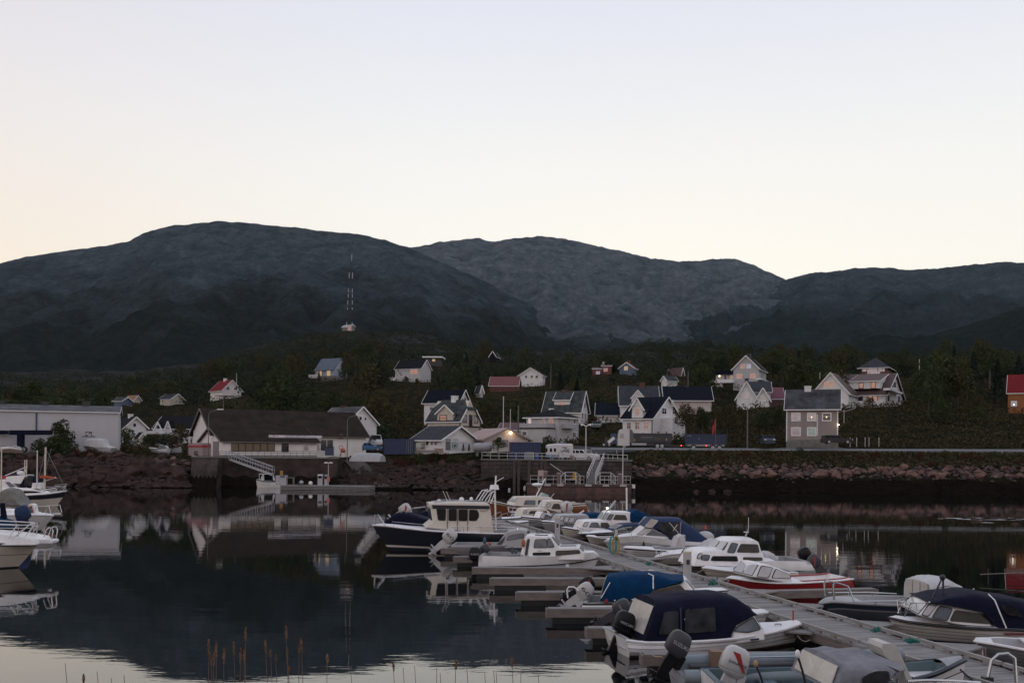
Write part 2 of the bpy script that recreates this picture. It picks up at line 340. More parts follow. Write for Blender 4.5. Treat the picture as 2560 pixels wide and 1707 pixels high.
mountain('mountain', rid_b, 1500, 3300, 930, mountain_mat('far_rock', (.013, .021, .023), (.026, .035, .034), (.048, .066, .078), (.150, .168, .186), .13, .8), 4.0, 60, x0=250, x1=2700)  # blue of the far air is also tinted into these rock colours
mountain('mountain', rid_r, 1200, 2800, 950, mountain_mat('right_rock', (.014, .024, .026), (.028, .040, .039), (.030, .048, .058), (.076, .094, .108), -.05, .9), 8.0, 55, x0=1350, x1=3100)
mountain('mountain', rid_l, 950, 2100, 1010, mountain_mat('left_rock', (.011, .018, .019), (.024, .030, .027), (.035, .056, .068), (.104, .124, .140), .03, 1.1), 1.0, 42, x0=-500, x1=2000)
mountain('hill', rid_n, 900, 1500, 960, mountain_mat('wooded_hill', (.012, .019, .018), (.022, .03, .025), (.035, .037, .04), (.06, .06, .065), -.3, 1.4), 3.0, 22, x0=1550, x1=3100, nx=420, ny=110)
# ================================================================ buildings
WHITE = M('white_paint', (.74, .73, .725), .6, .10, 1.5)
TRIM = M('trim_white', (.78, .77, .77), .55, .06, 3)
GREYW = M('grey_wall', (.47, .465, .47), .65, .10, 1.2)
CREAM = M('cream_wall', (.56, .50, .42), .65, .10, 1.2)
BEIGE = M('beige_wall', (.285, .24, .225), .7, .10, 1.0)
CONC = M('concrete_base', (.20, .19, .18), .85, .2, 1.5)
SLATE = M('slate_roof', (.062, .066, .078), .8, .25, 2.0, spec=.06)
GSLATE = M('green_grey_slate', (.075, .086, .09), .8, .3, 1.2, spec=.06)
NAVYR = M('navy_tile_roof', (.009, .011, .021), .8, .2, 2, spec=.05)
DARKR = M('dark_roof', (.014, .014, .019), .8, .2, 2, spec=.05)
BROWNR = M('brown_roof', (.048, .036, .030), .95, .3, .6, spec=.0, col2=(.026, .022, .020))
MAROON = M('maroon_roof', (.105, .045, .042), .7, .25, 1.5)
REDR = M('red_roof', (.19, .022, .024), .8, .15, 2, spec=.06)
TINR = M('corrugated_iron', (.125, .125, .14), .7, .35, .5, spec=.1, sq=(1, 1, .3))
PINKR = M('pinkish_sheet_roof', (.36, .24, .22), .6, .15, 1)
BRICK = M('chimney_brick', (.13, .06, .05), .8, .2, 6)
BLUEW = M('light_blue_wall', (.33, .37, .47), .65, .1, 1.5)
DKBLUEW = M('dark_blue_wall', (.10, .14, .21), .65, .1, 1.5)
REDW = M('red_wall', (.16, .04, .035), .65, .12, 1.5)
YELW = M('ochre_wall', (.30, .10, .022), .65, .12, 1.5)
STEEL = M('galvanised_steel', (.40, .41, .43), .45, .12, 4, metal=.6)
DKSTEEL = M('dark_steel', (.06, .06, .07), .5, .2, 4, metal=.4)
WOODW = M('weathered_wood', (.21, .185, .175), .8, .2, 3)
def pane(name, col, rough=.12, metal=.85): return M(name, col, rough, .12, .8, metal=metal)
PANES = dict(pink=pane('pink_sky_tinted_pane', (.42, .275, .225)), dark=M('dark_pane', (.025, .026, .032), .06, .2, 1.5, spec=.7), grey=pane('grey_pane', (.34, .33, .37)),  # pink pane: the sky's reflection is tinted into its colour
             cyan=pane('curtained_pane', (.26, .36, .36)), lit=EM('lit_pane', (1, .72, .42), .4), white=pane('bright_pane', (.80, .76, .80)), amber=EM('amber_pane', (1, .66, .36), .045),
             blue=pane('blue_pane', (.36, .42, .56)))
LAMP = EM('lit_lamp', (1, .74, .42), 9.0)
HB = []        # picture boxes of the buildings: trees keep clear of them
TXT = M('dark_lettering', (.03, .03, .05), .6, .05, 2)
class House:
    def __init__(s, name, label, k, corner, Y, th, left=None, right=None, eave=None, apex=None, ridge='L', wall=WHITE, roof=NAVYR, wL=None, wR=None, over=.45, hip=False, jerk=0.,
                 trim=TRIM, host=None, base=None, pad=True, group=None, deep=2.5, board=False, flat=False, overg=None, bb=True, roofx=True):
        s.k = k; x, y = px(k, *corner); s.P = at(x, y, Y); th = R(th)
        s.dL = Vector((-math.cos(th), math.sin(th))); s.dR = Vector((math.sin(th), math.cos(th)))
        s.wL = wL or onplane(*px(k, left, corner[1]), s.P, s.dL)[0]; s.wR = wR or onplane(*px(k, right, corner[1]), s.P, s.dR)[0]
        s.rz = math.atan2(s.dR.y, s.dR.x)
        Wm = Matrix.Translation(s.P) @ Matrix.Rotation(s.rz, 4, 'Z')
        if host is None:
            s.t = thing(name, label, 'house' if 'house' in name else name.split('_')[-1], s.P, s.rz, group); s.T = None; s.Wt = Wm
        else:
            s.t = host.t; s.T = host.Wt.inverted() @ Wm; s.Wt = host.Wt
        if pad: PADS.append((s.P.x + (s.dL.x * s.wL + s.dR.x * s.wR) / 2, s.P.y + (s.dL.y * s.wL + s.dR.y * s.wR) / 2, s.P.z - .15, pad if pad is not True else max(7, (s.wL + s.wR) / 3)))
        if eave is None: return
        s.h = h = CH + uv(*px(k, corner[0], eave))[1] * Y - s.P.z
        if apex is not None:
            if ridge == 'L':
                q = s.P + Vector((*s.dR, 0)) * s.wR / 2; zr = onplane(*px(k, *apex), q, s.dL)[1]
            else:
                q = s.P + Vector((*s.dL, 0)) * s.wL / 2; zr = CH + uv(*px(k, *apex))[1] * q.y
            s.zr = zr = zr - s.P.z
        else: s.zr = zr = h + .4
        s.ridge = ridge; a, b = s.wR, s.wL
        mb = MB(); mb.box(0, a, 0, b, -deep, h)
        if not (hip or flat):
            if ridge == 'L':
                mb.add([(0, 0, h), (a, 0, h), (a / 2, 0, zr), (0, b, h), (a, b, h), (a / 2, b, zr)], [(0, 1, 2), (3, 5, 4), (0, 2, 5, 3), (1, 4, 5, 2)])
            else:
                mb.add([(0, 0, h), (0, b, h), (0, b / 2, zr), (a, 0, h), (a, b, h), (a, b / 2, zr)], [(0, 2, 1), (3, 4, 5), (0, 3, 5, 2), (1, 2, 5, 4)])
        s.wallo = s.put(mb, 'wall', wall)
        if base: s.put(MB().box(-.05, a + .05, -.05, b + .05, -deep, base), 'foundation', CONC)
        # roof
        rb = MB(); tr = MB(); o_, th_ = over, .16; og = over if overg is None else overg
        if flat:
            rb.box(-o_, a + o_, -o_, b + o_, h, h + .5); s.roofo = s.put(rb, 'roof', roof)
        elif hip:
            m_ = min(a, b) / 2
            r0, r1 = ((a / 2, m_ * .9), (a / 2, b - m_ * .9)) if b >= a else ((m_ * .9, b / 2), (a - m_ * .9, b / 2))
            sl = (zr - h) / m_; e = h - o_ * sl * .6
            v = [(-o_, -o_, e), (a + o_, -o_, e), (a + o_, b + o_, e), (-o_, b + o_, e), (*r0, zr), (*r1, zr)]
            f = [(0, 1, 4), (1, 2, 5, 4), (2, 3, 5), (3, 0, 4, 5)] if b >= a else [(0, 1, 5, 4), (1, 2, 5), (2, 3, 4, 5), (3, 0, 4)]
            rb.add(v, f + [(3, 2, 1, 0)]); s.roofo = s.put(rb, 'roof', roof)
            for i, j in ((0, 1), (1, 2), (2, 3), (3, 0)): tr.bar(Vector(v[i]) - Vector((0, 0, .12)), Vector(v[j]) - Vector((0, 0, .12)), .06, .18)
            s.put(tr, 'fascia', trim)
        else:
            W_, D_ = (a, b) if ridge == 'L' else (b, a)
            sl = (zr - h) / (W_ / 2)
            def P3(u, v, z): return (u, v, z) if ridge == 'L' else (v, u, z)
            v0, v1 = -og, D_ + og
            jl = jerk * (zr - h)
            for sg in (0, 1):
                u_e = -o_ if sg == 0 else W_ + o_; ze = h - o_ * sl
                uj = W_ / 2 + (u_e - W_ / 2) * jerk; zj = zr + (ze - zr) * jerk
                top = [P3(u_e, v0, ze), P3(u_e, v1, ze), P3(uj, v1, zj), P3(W_ / 2, v1 - jl, zr), P3(W_ / 2, v0 + jl, zr), P3(uj, v0, zj)]
                if jerk == 0: top = [top[0], top[1], top[3], top[4]]
                rb.prism([(p_[0], p_[1], p_[2] + .03) for p_ in top], (0, 0, th_))
                for v in (v0, v1):
                    aa = Vector(P3(u_e, v, ze + .05)); bb_ = Vector(P3(uj if jerk else W_ / 2, v, (zj if jerk else zr) + .05))
                    tr.bar(aa, bb_, .07, .26)
                tr.bar(P3(u_e, v0, ze + .02), P3(u_e, v1, ze + .02), .08, .17)
            if jerk:
                for v, sv in ((v0, 1), (v1, -1)):
                    ujs = [W_ / 2 + (ue - W_ / 2) * jerk for ue in (-o_, W_ + o_)]; zj = zr + (h - o_ * sl - zr) * jerk
                    rb.prism([P3(ujs[0], v, zj + .03), P3(ujs[1], v, zj + .03), P3(W_ / 2, v + sv * jl, zr + .03)], (0, 0, th_))
            s.roofo = s.put(rb, 'roof', roof); s.put(tr, 'bargeboard', trim)
        if bb:
            cs = [Wm @ Vector(q) for q in ((0, 0, 0), (a, 0, 0), (0, b, 0), (0, 0, h), (a, 0, h), (0, b, h), (a / 2, b / 2, zr), (a / 2, 0, zr if ridge == 'L' else h), (0, b / 2, zr if ridge == 'R' else h))]
            ps = [proj(q) for q in cs]
            HB.append((min(p_[0] for p_ in ps) - 3, min(p_[1] for p_ in ps), max(p_[0] for p_ in ps) + 3, max(p_[1] for p_ in ps), Y, label))
    def put(s, mb, name, mat, parent=None, smooth=None):
        if s.T is not None: mb.v = [tuple(s.T @ Vector(q)) for q in mb.v]
        return mb.build(name, mat, parent or s.t, smooth)
    def fp(s, face, x, y, off=0.):
        """pixel on face L (plane x=off) or R (plane y=off) -> (along, z)"""
        if face == 'L': q = s.P + Vector((*s.dR, 0)) * off; d = s.dL
        else: q = s.P + Vector((*s.dL, 0)) * off; d = s.dR
        al, z = onplane(*px(s.k, x, y), q, d); return al, z - s.P.z
    def P3(s, face, al, z, out, off=0.): return (off - out, al, z) if face == 'L' else (al, off - out, z)
    def rect(s, mb, face, a0, a1, z0, z1, o0, o1, off=0., mi=0):
        if face == 'L': mb.box(off - o1, off - o0, a0, a1, z0, z1, mi)
        else: mb.box(a0, a1, off - o1, off - o0, z0, z1, mi)
    def win(s, face, x0, y0, x1, y1, kind='pink', fr=TRIM, fw=.11, off=0., bars=0, name='window', cross=False):
        a0, z1 = s.fp(face, x0, y0, off); a1, z0 = s.fp(face, x1, y1, off); a0, a1 = sorted((a0, a1))
        f = MB()
        for q in ((a0 - fw, a0, z0 - fw, z1 + fw), (a1, a1 + fw, z0 - fw, z1 + fw), (a0, a1, z1, z1 + fw), (a0, a1, z0 - fw, z0)): s.rect(f, face, *q, -.02, .07, off)
        for i in range(bars): c_ = lerp(a0, a1, (i + 1) / (bars + 1)); s.rect(f, face, c_ - .035, c_ + .035, z0, z1, -.02, .06, off)
        if cross: c_ = lerp(z0, z1, .62); s.rect(f, face, a0, a1, c_ - .03, c_ + .03, -.02, .055, off)
        fo = s.put(f, name, fr); g = MB(); s.rect(g, face, a0, a1, z0, z1, -.02, .03, off); s.put(g, 'pane', PANES[kind], fo); return s
    def panel(s, face, x0, y0, x1, y1, mat, name='door', out=.06, off=0., ino=-.02):
        a0, z1 = s.fp(face, x0, y0, off); a1, z0 = s.fp(face, x1, y1, off); a0, a1 = sorted((a0, a1))
        m_ = MB(); s.rect(m_, face, a0, a1, z0, z1, ino, out, off); return s.put(m_, name, mat)
    def chimney(s, x, ytop, w=.7, mat=BRICK, frac=None):
        if s.ridge == 'L':
            q = s.P + Vector((*s.dR, 0)) * s.wR / 2; al, zt = onplane(*px(s.k, x, ytop), q, s.dL); c_ = (s.wR / 2, al)
        else: al = frac or s.wR * .4; c_ = (al, s.wL / 2); zt = CH + uv(*px(s.k, x, ytop))[1] * (s.P.y + al * s.dR.y)
        zt -= s.P.z
        m_ = MB(); m_.box(c_[0] - w / 2, c_[0] + w / 2, c_[1] - w / 2, c_[1] + w / 2, s.zr - .6, zt); m_.box(c_[0] - w / 2 - .06, c_[0] + w / 2 + .06, c_[1] - w / 2 - .06, c_[1] + w / 2 + .06, zt - .15, zt)
        s.put(m_, 'chimney', mat); return s
    def dormer(s, x0, x1, ye, yap=None, sb=.3, yb=None, roof=None, wall=WHITE, depth=3.5, over=.25, shed=None):
        """dormer on the L roof slope; gabled when yap is given, else a shed roof rising to pixel row shed"""
        a0, ze = s.fp('L', x0, ye, sb); a1, _ = s.fp('L', x1, ye, sb); a0, a1 = sorted((a0, a1)); zb = s.h - .5 if yb is None else s.fp('L', x0, yb, sb)[1]
        m_ = MB(); m_.box(sb, sb + depth, a0, a1, zb, ze); r_ = MB(); t_ = MB()
        if yap is not None:
            am = (a0 + a1) / 2; za = CH + uv(*px(s.k, (x0 + x1) / 2, yap))[1] * (s.P + Vector((*s.dL, 0)) * am + Vector((*s.dR, 0)) * sb).y - s.P.z
            m_.prism([(sb, a0, ze), (sb, a1, ze), (sb, am, za)], (depth, 0, 0)); sl = (za - ze) / ((a1 - a0) / 2)
            for e in (a0 - over, a1 + over):
                zz = ze - over * sl
                r_.prism([(sb - .3, e, zz + .03), (sb + depth, e, zz + .03), (sb + depth, am, za + .03), (sb - .3, am, za + .03)], (0, 0, .14))
                t_.bar((sb - .3, e, zz + .05), (sb - .3, am, za + .05), .07, .24)
        else:
            zt = onplane(*px(s.k, (x0 + x1) / 2, shed), s.P + Vector((*s.dR, 0)) * s.wR / 2, s.dL)[1] - s.P.z
            r_.prism([(sb - .3, a0 - .2, ze), (sb - .3, a1 + .2, ze), (s.wR / 2, a1 + .2, zt), (s.wR / 2, a0 - .2, zt)], (0, 0, .16))
            for e in (a0 - .2, a1 + .2): t_.bar((sb - .3, e, ze + .05), (s.wR / 2, e, zt + .05), .07, .22)
            t_.bar((sb - .3, a0 - .2, ze + .05), (sb - .3, a1 + .2, ze + .05), .07, .2)
            m_.prism([(sb, a0, ze), (s.wR / 2, a0, ze), (s.wR / 2, a0, zt)], (0, a1 - a0, 0))
        d = s.put(m_, 'dormer', wall); s.put(r_, 'dormer_roof', roof or s.roofo.data.materials[0], d); s.put(t_, 'dormer_trim', TRIM, d); return s
    def block(s, face, x0, y0, x1, y1, out, mat, name='annex', off=0., roof=None):
        a0, z1 = s.fp(face, x0, y0, off - out); a1, z0 = s.fp(face, x1, y1, off - out); a0, a1 = sorted((a0, a1))
        m_ = MB(); s.rect(m_, face, a0, a1, z0, z1, -.02, out, off); o = s.put(m_, name, mat)
        if roof: r_ = MB(); s.rect(r_, face, a0 - .2, a1 + .2, z1, z1 + .16, -.02, out + .25, off); s.put(r_, 'flat_roof', roof, o)
        return o
    def wlamp(s, face, x, y, r=.14, light=0, off=0., mat=LAMP):
        a, z = s.fp(face, x, y, off); p_ = s.P3(face, a, z, .22, off); m_ = MB(); m_.ball(p_, r, 10, 6)
        l = s.put(m_, 'wall_lamp', mat)
        if light:
            w = s.Wt @ (s.T @ Vector(p_) if s.T is not None else Vector(p_))
            ld = bpy.data.lights.new('wall_lamp_light', 'POINT'); ld.energy = light; ld.color = (1, .66, .34); ld.shadow_soft_size = .1
            lo = bpy.data.objects.new('wall_lamp_light', ld); C.objects.link(lo); d_ = s.P3(face, a, z, .45, off)
            lo.location = s.Wt @ (s.T @ Vector(d_) if s.T is not None else Vector(d_))
        return s
    def text(s, face, x0, y0, x1, y1, body, mat=TXT, out=.1, off=0., name='lettering', parent=None):
        a0, z1 = s.fp(face, x0, y0, off); a1, z0 = s.fp(face, x1, y1, off)
        cu = bpy.data.curves.new(name, 'FONT'); cu.body = body; cu.extrude = .004; tmp = bpy.data.objects.new(name, cu); C.objects.link(tmp)
        me = bpy.data.meshes.new_from_object(tmp.evaluated_get(bpy.context.evaluated_depsgraph_get())); bpy.data.objects.remove(tmp)
        xs = [v.co.x for v in me.vertices]; ys = [v.co.y for v in me.vertices]; X0, X1, Y0, Y1 = min(xs), max(xs), min(ys), max(ys)
        m_ = MB(); m_.v = [s.P3(face, lerp(a0, a1, (v.co.x - X0) / (X1 - X0)), lerp(z0, z1, (v.co.y - Y0) / (Y1 - Y0)), out + v.co.z, off) for v in me.vertices]
        m_.f = [tuple(p_.vertices) for p_ in me.polygons]; m_.m = [0] * len(m_.f)
        return s.put(m_, name, mat, parent)

# --- the white warehouse on the left
h = House('warehouse', 'long white windowless warehouse with grey metal roof at the left edge', 'A', (1447, 730), 165, -20, left=-1500, wR=15, eave=252, apex=(1100, 180), roof=TINR, over=.3, wall=M('warehouse_panel', (.48, .475, .50), .6, .05, .4))
h.panel('L', 438, 250, 456, 520, M('blue_downpipe', (.05, .07, .16), .5), 'downpipe', .12)
for x in (0, 548, 1055): h.chimney(x, 115 if x else 100, 1.1, DKSTEEL)
h.panel('L', -900, 716, 1447, 732, CONC, 'plinth', .08)
# --- small houses behind, left
h = House('house', 'white gabled house with one small black window beside the warehouse end', 'A', (1527, 655), 200, 50, wL=9, right=1792, eave=425, apex=(1655, 308), ridge='L', roof=DARKR)
h.win('R', 1632, 384, 1664, 424, 'dark').chimney(1600, 268, .8, WHITE)
h = House('house', 'white house with dark roof and twin pointed dormers behind the hedge', 'A', (2330, 650), 212, 8, left=1895, wR=8, eave=440, apex=(2100, 305), roof=DARKR)
h.dormer(1893, 1988, 462, 372, sb=-.4, yb=530).dormer(2022, 2100, 462, 358, sb=-.4, yb=530)
h.win('L', 1922, 410, 1960, 458, 'dark', off=-.4)
h.block('L', 1770, 472, 2010, 512, 1.6, TRIM, 'balcony')
h = House('garage', 'tiny cream gabled garage below the white balcony', 'A', (1708, 660), 196, 60, wL=5, right=1800, eave=555, apex=(1748, 500), roof=DARKR, wall=CREAM, over=.2)
h = House('house', 'distant house with orange roofs and pale gables among trees', 'A', (1640, 120), 330, 25, left=1545, right=1720, eave=90, apex=(1660, 45), roof=M('orange_roof', (.26, .11, .05), .7), wall=CREAM)
h = House('house', 'distant dark roofed house half buried in trees near the orange roofs', 'A', (2080, 140), 320, 15, left=1960, wR=8, eave=85, apex=(2010, 25), roof=SLATE, wall=CREAM)
h = House('shed', 'small shed with two white skylit roofs left of the orange roofed house', 'A', (1485, 140), 300, 10, left=1395, wR=6, eave=108, apex=(1440, 66), roof=SLATE, wall=DKBLUEW)
# --- harbour building with fuel shop
v2 = House('harbour_building', 'low white harbour building with broad brown roof and long white sign', 'B', (507, 706), 151, 58, left=178, wL=12.5, right=1532, eave=530, apex=(325, 385), ridge='R', roof=BROWNR, wall=M('harbour_wall', (.78, .735, .71), .65, .08, .7), trim=M('brown_trim', (.16, .13, .12), .7), over=.5, base=.25)
main = House('', '', 'B', (395, 700), 155.5, 58, wL=12, right=2068, eave=448, apex=(243, 186), ridge='R', roof=BROWNR, wall=M('harbour_wall', ()), trim=M('brown_trim', ()), over=.5, host=v2)
for i in range(6): v2.win('R', 606 + i * 79.3, 560, 674 + i * 79.3, 642, 'amber', fr=M('black_frame', (.03, .03, .032), .5), fw=.07)
v2.win('R', 1157, 564, 1218, 644, 'dark', M('black_frame', ())).win('R', 1388, 574, 1440, 636, 'grey')
v2.panel('L', 408, 536, 468, 692, M('mauve_door', (.24, .20, .22), .6), 'door')
v2.panel('L', 230, 556, 384, 694, M('kiosk_wall', (.36, .28, .28), .6), 'kiosk', 1.4)
v2.panel('L', 228, 580, 386, 600, M('red_banner', (.42, .03, .035), .6), 'kiosk_band', 1.46)
v2.panel('L', 300, 640, 345, 690, PANES['white'], 'kiosk_screen', 1.5)
main.win('R', 1500, 522, 1560, 636, 'grey').win('R', 1575, 520, 1636, 636, 'dark').win('R', 1645, 520, 1706, 636, 'dark')
main.panel('R', 1716, 562, 1774, 692, TRIM, 'door'); main.panel('R', 1770, 455, 1812, 505, M('rusty_vent', (.12, .07, .05), .8), 'vent', .35)
main.win('L', 152, 424, 194, 484, 'blue')
sg = v2.panel('R', 986, 466, 1556, 502, M('sign_white', (.66, .64, .68), .5, .04), 'sign', 1.25, ino=1.05)
v2.text('R', 1160, 467, 1402, 481, 'BUNN  SKILLS  HARDILS  TRUCK', M('sign_blue', (.08, .10, .24), .6), 1.27, parent=sg)
v2.text('R', 1160, 485, 1502, 499, 'BENS BRUKTS  BONUS  LERTO  TRAVERBANE', M('sign_blue', ()), 1.27, parent=sg)
v2.text('R', 1020, 468, 1045, 498, '2', M('sign_red', (.32, .05, .06), .6), 1.27, parent=sg); v2.text('R', 994, 476, 1014, 488, 'Bo', M('sign_red', ()), 1.27, parent=sg); v2.text('R', 1050, 474, 1085, 486, 'n n', M('sign_red', ()), 1.27, parent=sg)
h = House('house', 'white house with pale grey roof rising behind the harbour building', 'B', (1860, 600), 186, 42, wL=8.5, right=2182, eave=330, apex=(2008, 165), ridge='L', roof=TINR)
h.win('R', 1995, 268, 2020, 305, 'dark').win('R', 2055, 274, 2070, 304, 'dark').chimney(1818, 150, .7, BRICK)
# --- middle
h = House('garage_store', 'white gabled store with grey roof and green round emblem', 'C', (716, 832), 156, 40, left=415, right=1076, eave=682, apex=(916, 552), ridge='L', roof=SLATE, over=.6)
h.win('L', 548, 690, 575, 750, 'dark').win('L', 597, 690, 622, 750, 'amber').win('L', 640, 690, 666, 750, 'blue')
h.panel('R', 758, 708, 806, 806, M('grey_planks', (.16, .15, .15), .8), 'door'); bn = h.panel('R', 812, 706, 990, 808, M('banner_white', (.56, .55, .57), .6), 'banner', .1)
m_ = MB()
for i in range(24):
    c0, c1 = [(852 + 27 * math.cos(6.2832 * j / 24), 755 + 34 * math.sin(6.2832 * j / 24)) for j in (i, i + 1)]
    m_.bar(h.P3('R', *h.fp('R', *c0), .125), h.P3('R', *h.fp('R', *c1), .125), .05, .09)
m_.prism([h.P3('R', *h.fp('R', *q), .11) for q in ((840, 745), (858, 738), (868, 752), (862, 772), (848, 775), (838, 762))], Vector(h.P3('R', 0, 0, .03)))
h.put(m_, 'emblem', M('emblem_green', (.04, .18, .10), .6), bn)
h.panel('R', 762, 688, 815, 698, DKSTEEL, 'sign', .08); h.panel('R', 838, 687, 893, 697, M('faded_sign', (.3, .3, .31), .6), 'sign', .08)
m_ = MB(); m_.box(-.9, -.05, *sorted((h.fp('L', 480, 760)[0], h.fp('L', 535, 760)[0])), *[h.fp('L', 500, y)[1] for y in (778, 728)]); h.put(m_, 'heat_pump', M('heat_pump', (.45, .44, .42), .5))
h = House('house', 'cream house with half hipped grey slate roof and brown window frames', 'C', (912, 735), 185, 30, left=556, right=1130, eave=480, apex=(965, 266), ridge='L', roof=GSLATE, wall=CREAM, jerk=.42, over=.35)
FB = M('brown_frame', (.06, .04, .035), .6)
h.dormer(668, 838, 402, 318, sb=-.15, wall=CREAM, depth=4, over=.4)
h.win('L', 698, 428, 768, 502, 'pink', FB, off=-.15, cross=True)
for q in ((948, 424, 984, 502), (1016, 426, 1044, 538), (1068, 430, 1102, 508)): h.win('R', *q, 'white' if q[0] != 1016 else 'dark', FB, bars=1)
h.block('R', 1000, 552, 1160, 730, 2.0, M('cream_wall', ()), 'annex', roof=DARKR); h.chimney(857, 214, 1.0, WHITE)
h.win('R', 1122, 580, 1146, 624, 'dark', FB, off=-2.0); h.wlamp('R', 1150, 594, .12, 0, off=-2.0)
for x in (550, 910): h.panel('L', x, 484, x + 10, 730, FB, 'corner_board', .05)
h = House('house', 'white house with steep navy roof behind the half hipped cream house', 'C', (895, 520), 216, 20, left=522, right=1014, eave=280, apex=(957, 155), ridge='L', roof=NAVYR)
h.win('L', 586, 338, 620, 374, 'amber').win('R', 932, 230, 946, 264, 'dark').win('R', 960, 234, 974, 268, 'dark')
h = House('boathouse', 'white boarded boathouse with pinkish roof and a lit lamp on its gable', 'C', (1172, 812), 160, 62, wL=8, right=1660, eave=684, apex=(1468, 574), ridge='L', roof=PINKR, over=.6, wall=M('boarded_white', (.52, .47, .45), .7, .12, 1.5, sq=(8, 8, .2)), trim=M('tan_trim', (.34, .28, .26), .7))
PADS.append((h.P.x*0-76.5, 690, 88, 26)); h.wlamp('R', 1460, 618, .22, 60); h.panel('R', 1375, 692, 1440, 772, M('mauve_door', ()), 'door'); h.panel('R', 1480, 692, 1545, 772, M('pale_door', (.5, .42, .42), .6), 'door')
h = House('shed', 'low maroon roofed shed behind the boathouse', 'C', (1558, 640), 182, 8, left=1350, wR=7, eave=582, apex=(1450, 515), roof=MAROON, wall=GREYW)
h = House('house', 'two storey grey house with hipped dark roof and pink tinted upstairs panes', 'C', (1977, 728), 172, 36, left=1636, right=2204, eave=436, apex=(1905, 365), roof=DARKR, wall=GREYW, hip=True, over=.5)
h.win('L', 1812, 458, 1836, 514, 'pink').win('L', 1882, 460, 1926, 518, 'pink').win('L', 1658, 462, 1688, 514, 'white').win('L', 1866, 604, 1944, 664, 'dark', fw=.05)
an = h.block('L', 1580, 572, 1850, 726, 2.6, GREYW, 'annex', roof=DARKR)
h.win('L', 1596, 604, 1642, 644, 'dark', off=-2.6)
h.block('L', 1562, 517, 1852, 562, 2.7, M('balcony_grey', (.40, .40, .41), .7), 'balcony')
h.block('R', 2086, 520, 2200, 572, 1.3, M('balcony_grey', ()), 'balcony'); h.win('R', 2146, 468, 2172, 518, 'grey').win('R', 2140, 610, 2172, 666, 'dark', bars=1).win('R', 2093, 470, 2104, 500, 'dark', fw=.04)
h.chimney(1908, 352, .55, TRIM)
h = House('house', 'white house with tall grey slate roof and wide shed dormer', 'C', (2222, 520), 200, 22, left=1828, right=2305, eave=366, apex=(2266, 168), ridge='L', roof=GSLATE)
h.dormer(1940, 2112, 268, shed=176, sb=.6, yb=360)
h.win('L', 1998, 288, 2054, 340, 'pink', off=.6, bars=2); h.win('R', 2240, 290, 2255, 345, 'grey').win('R', 2266, 290, 2280, 345, 'grey').win('R', 2240, 405, 2255, 470, 'grey').win('R', 2270, 405, 2285, 470, 'grey')
h.chimney(2048, 148, .7, BRICK)
h = House('house', 'small white gabled house with two black upper windows on the wooded slope', 'Z', (1246, 886), 330, 18, left=1191.5, right=1252, eave=862, apex=(1219, 845), ridge='R', roof=DARKR)
h.win('L', 1206, 862, 1211, 868, 'dark').win('L', 1219, 862, 1224, 868, 'dark').win('L', 1230, 862, 1236, 868, 'dark')
h = House('house', 'low house showing only its long dull red roof left of the small white gabled house', 'Z', (1189, 900), 310, 6, left=1125, wR=9, eave=885, apex=(1150, 866), roof=M('dull_red_roof', (.17, .045, .045), .7), wall=REDW)
h = House('shed', 'pale grey garden shed among trees above the steep navy roof', 'C', (1138, 222), 255, 70, wL=4, right=1165, eave=150, apex=(1100, 112), roof=SLATE, wall=GREYW, over=.3)
# --- right of the middle
h = House('house', 'low white house with long navy roof behind the parked grey car', 'E', (392, 772), 205, 6, left=140, wR=9, eave=682, apex=(260, 562), roof=NAVYR)
h.win('L', 196, 690, 212, 724, 'dark')
h = House('house', 'house with broad grey slate roof and one central pointed gable', 'E', (806, 720), 200, 4, left=402, wR=10, eave=572, apex=(600, 378), roof=SLATE)
h.dormer(520, 650, 495, 418, sb=.2, yb=575, depth=4).chimney(635, 332, 1.0, BRICK)
h = House('house', 'white villa with navy roof carved gable trusses and peach tinted windows', 'E', (745, 925), 178, 35, left=420, right=1046, eave=712, apex=(942, 494), ridge='L', roof=NAVYR)
h.dormer(522, 640, 602, 504, sb=-.35, depth=4.2, over=.5)
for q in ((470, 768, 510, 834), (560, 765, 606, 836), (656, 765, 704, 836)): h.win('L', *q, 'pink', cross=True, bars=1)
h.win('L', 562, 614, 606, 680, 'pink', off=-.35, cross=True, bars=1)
for q in ((850, 612, 894, 674), (964, 616, 1000, 676), (962, 772, 990, 838)): h.win('R', *q, 'dark', bars=1, cross=True)
m_ = MB(); aa, za = h.fp('R', 942, 510)
for dx, dz in ((-1.5, -1.35), (1.5, -1.35), (0, -1.4)): m_.bar(h.P3('R', aa, za - .2, .45), h.P3('R', aa + dx * .55, za + dz, .45), .07, .1)
m_.bar(h.P3('R', aa - 1.35, za - 1.35, .45), h.P3('R', aa + 1.35, za - 1.35, .45), .07, .12); h.put(m_, 'gable_truss', TRIM)
aL, zL = h.fp('L', 566, 520); m_ = MB()
for dx in (-.6, .6, 0): m_.bar((-.65, aL, zL - .1), (-.65, aL + dx, zL - 1.0), .06, .09)
m_.bar((-.65, aL - .9, zL - 1.0), (-.65, aL + .9, zL - 1.0), .06, .1); h.put(m_, 'gable_truss', TRIM)
h.block('R', 962, 715, 1100, 1000, 2.2, WHITE, 'annex'); h.panel('R', 962, 905, 1110, 1000, M('dark_base', (.07, .075, .08), .8), 'basement', 2.4)
h.win('R', 1045, 920, 1070, 985, 'white', off=-2.4)
h.panel('L', 738, 712, 746, 925, M('slate_pipe', (.12, .12, .14), .5), 'downpipe', .1)
h = House('house', 'pinkish white house with very long navy roof behind the bushy trees', 'E', (1388, 640), 216, 5, left=884, wR=10, eave=520, apex=(1100, 382), roof=NAVYR, wall=M('pinkish_white', (.56, .48, .46), .65))
h.chimney(1118, 366, .8, DKSTEEL)
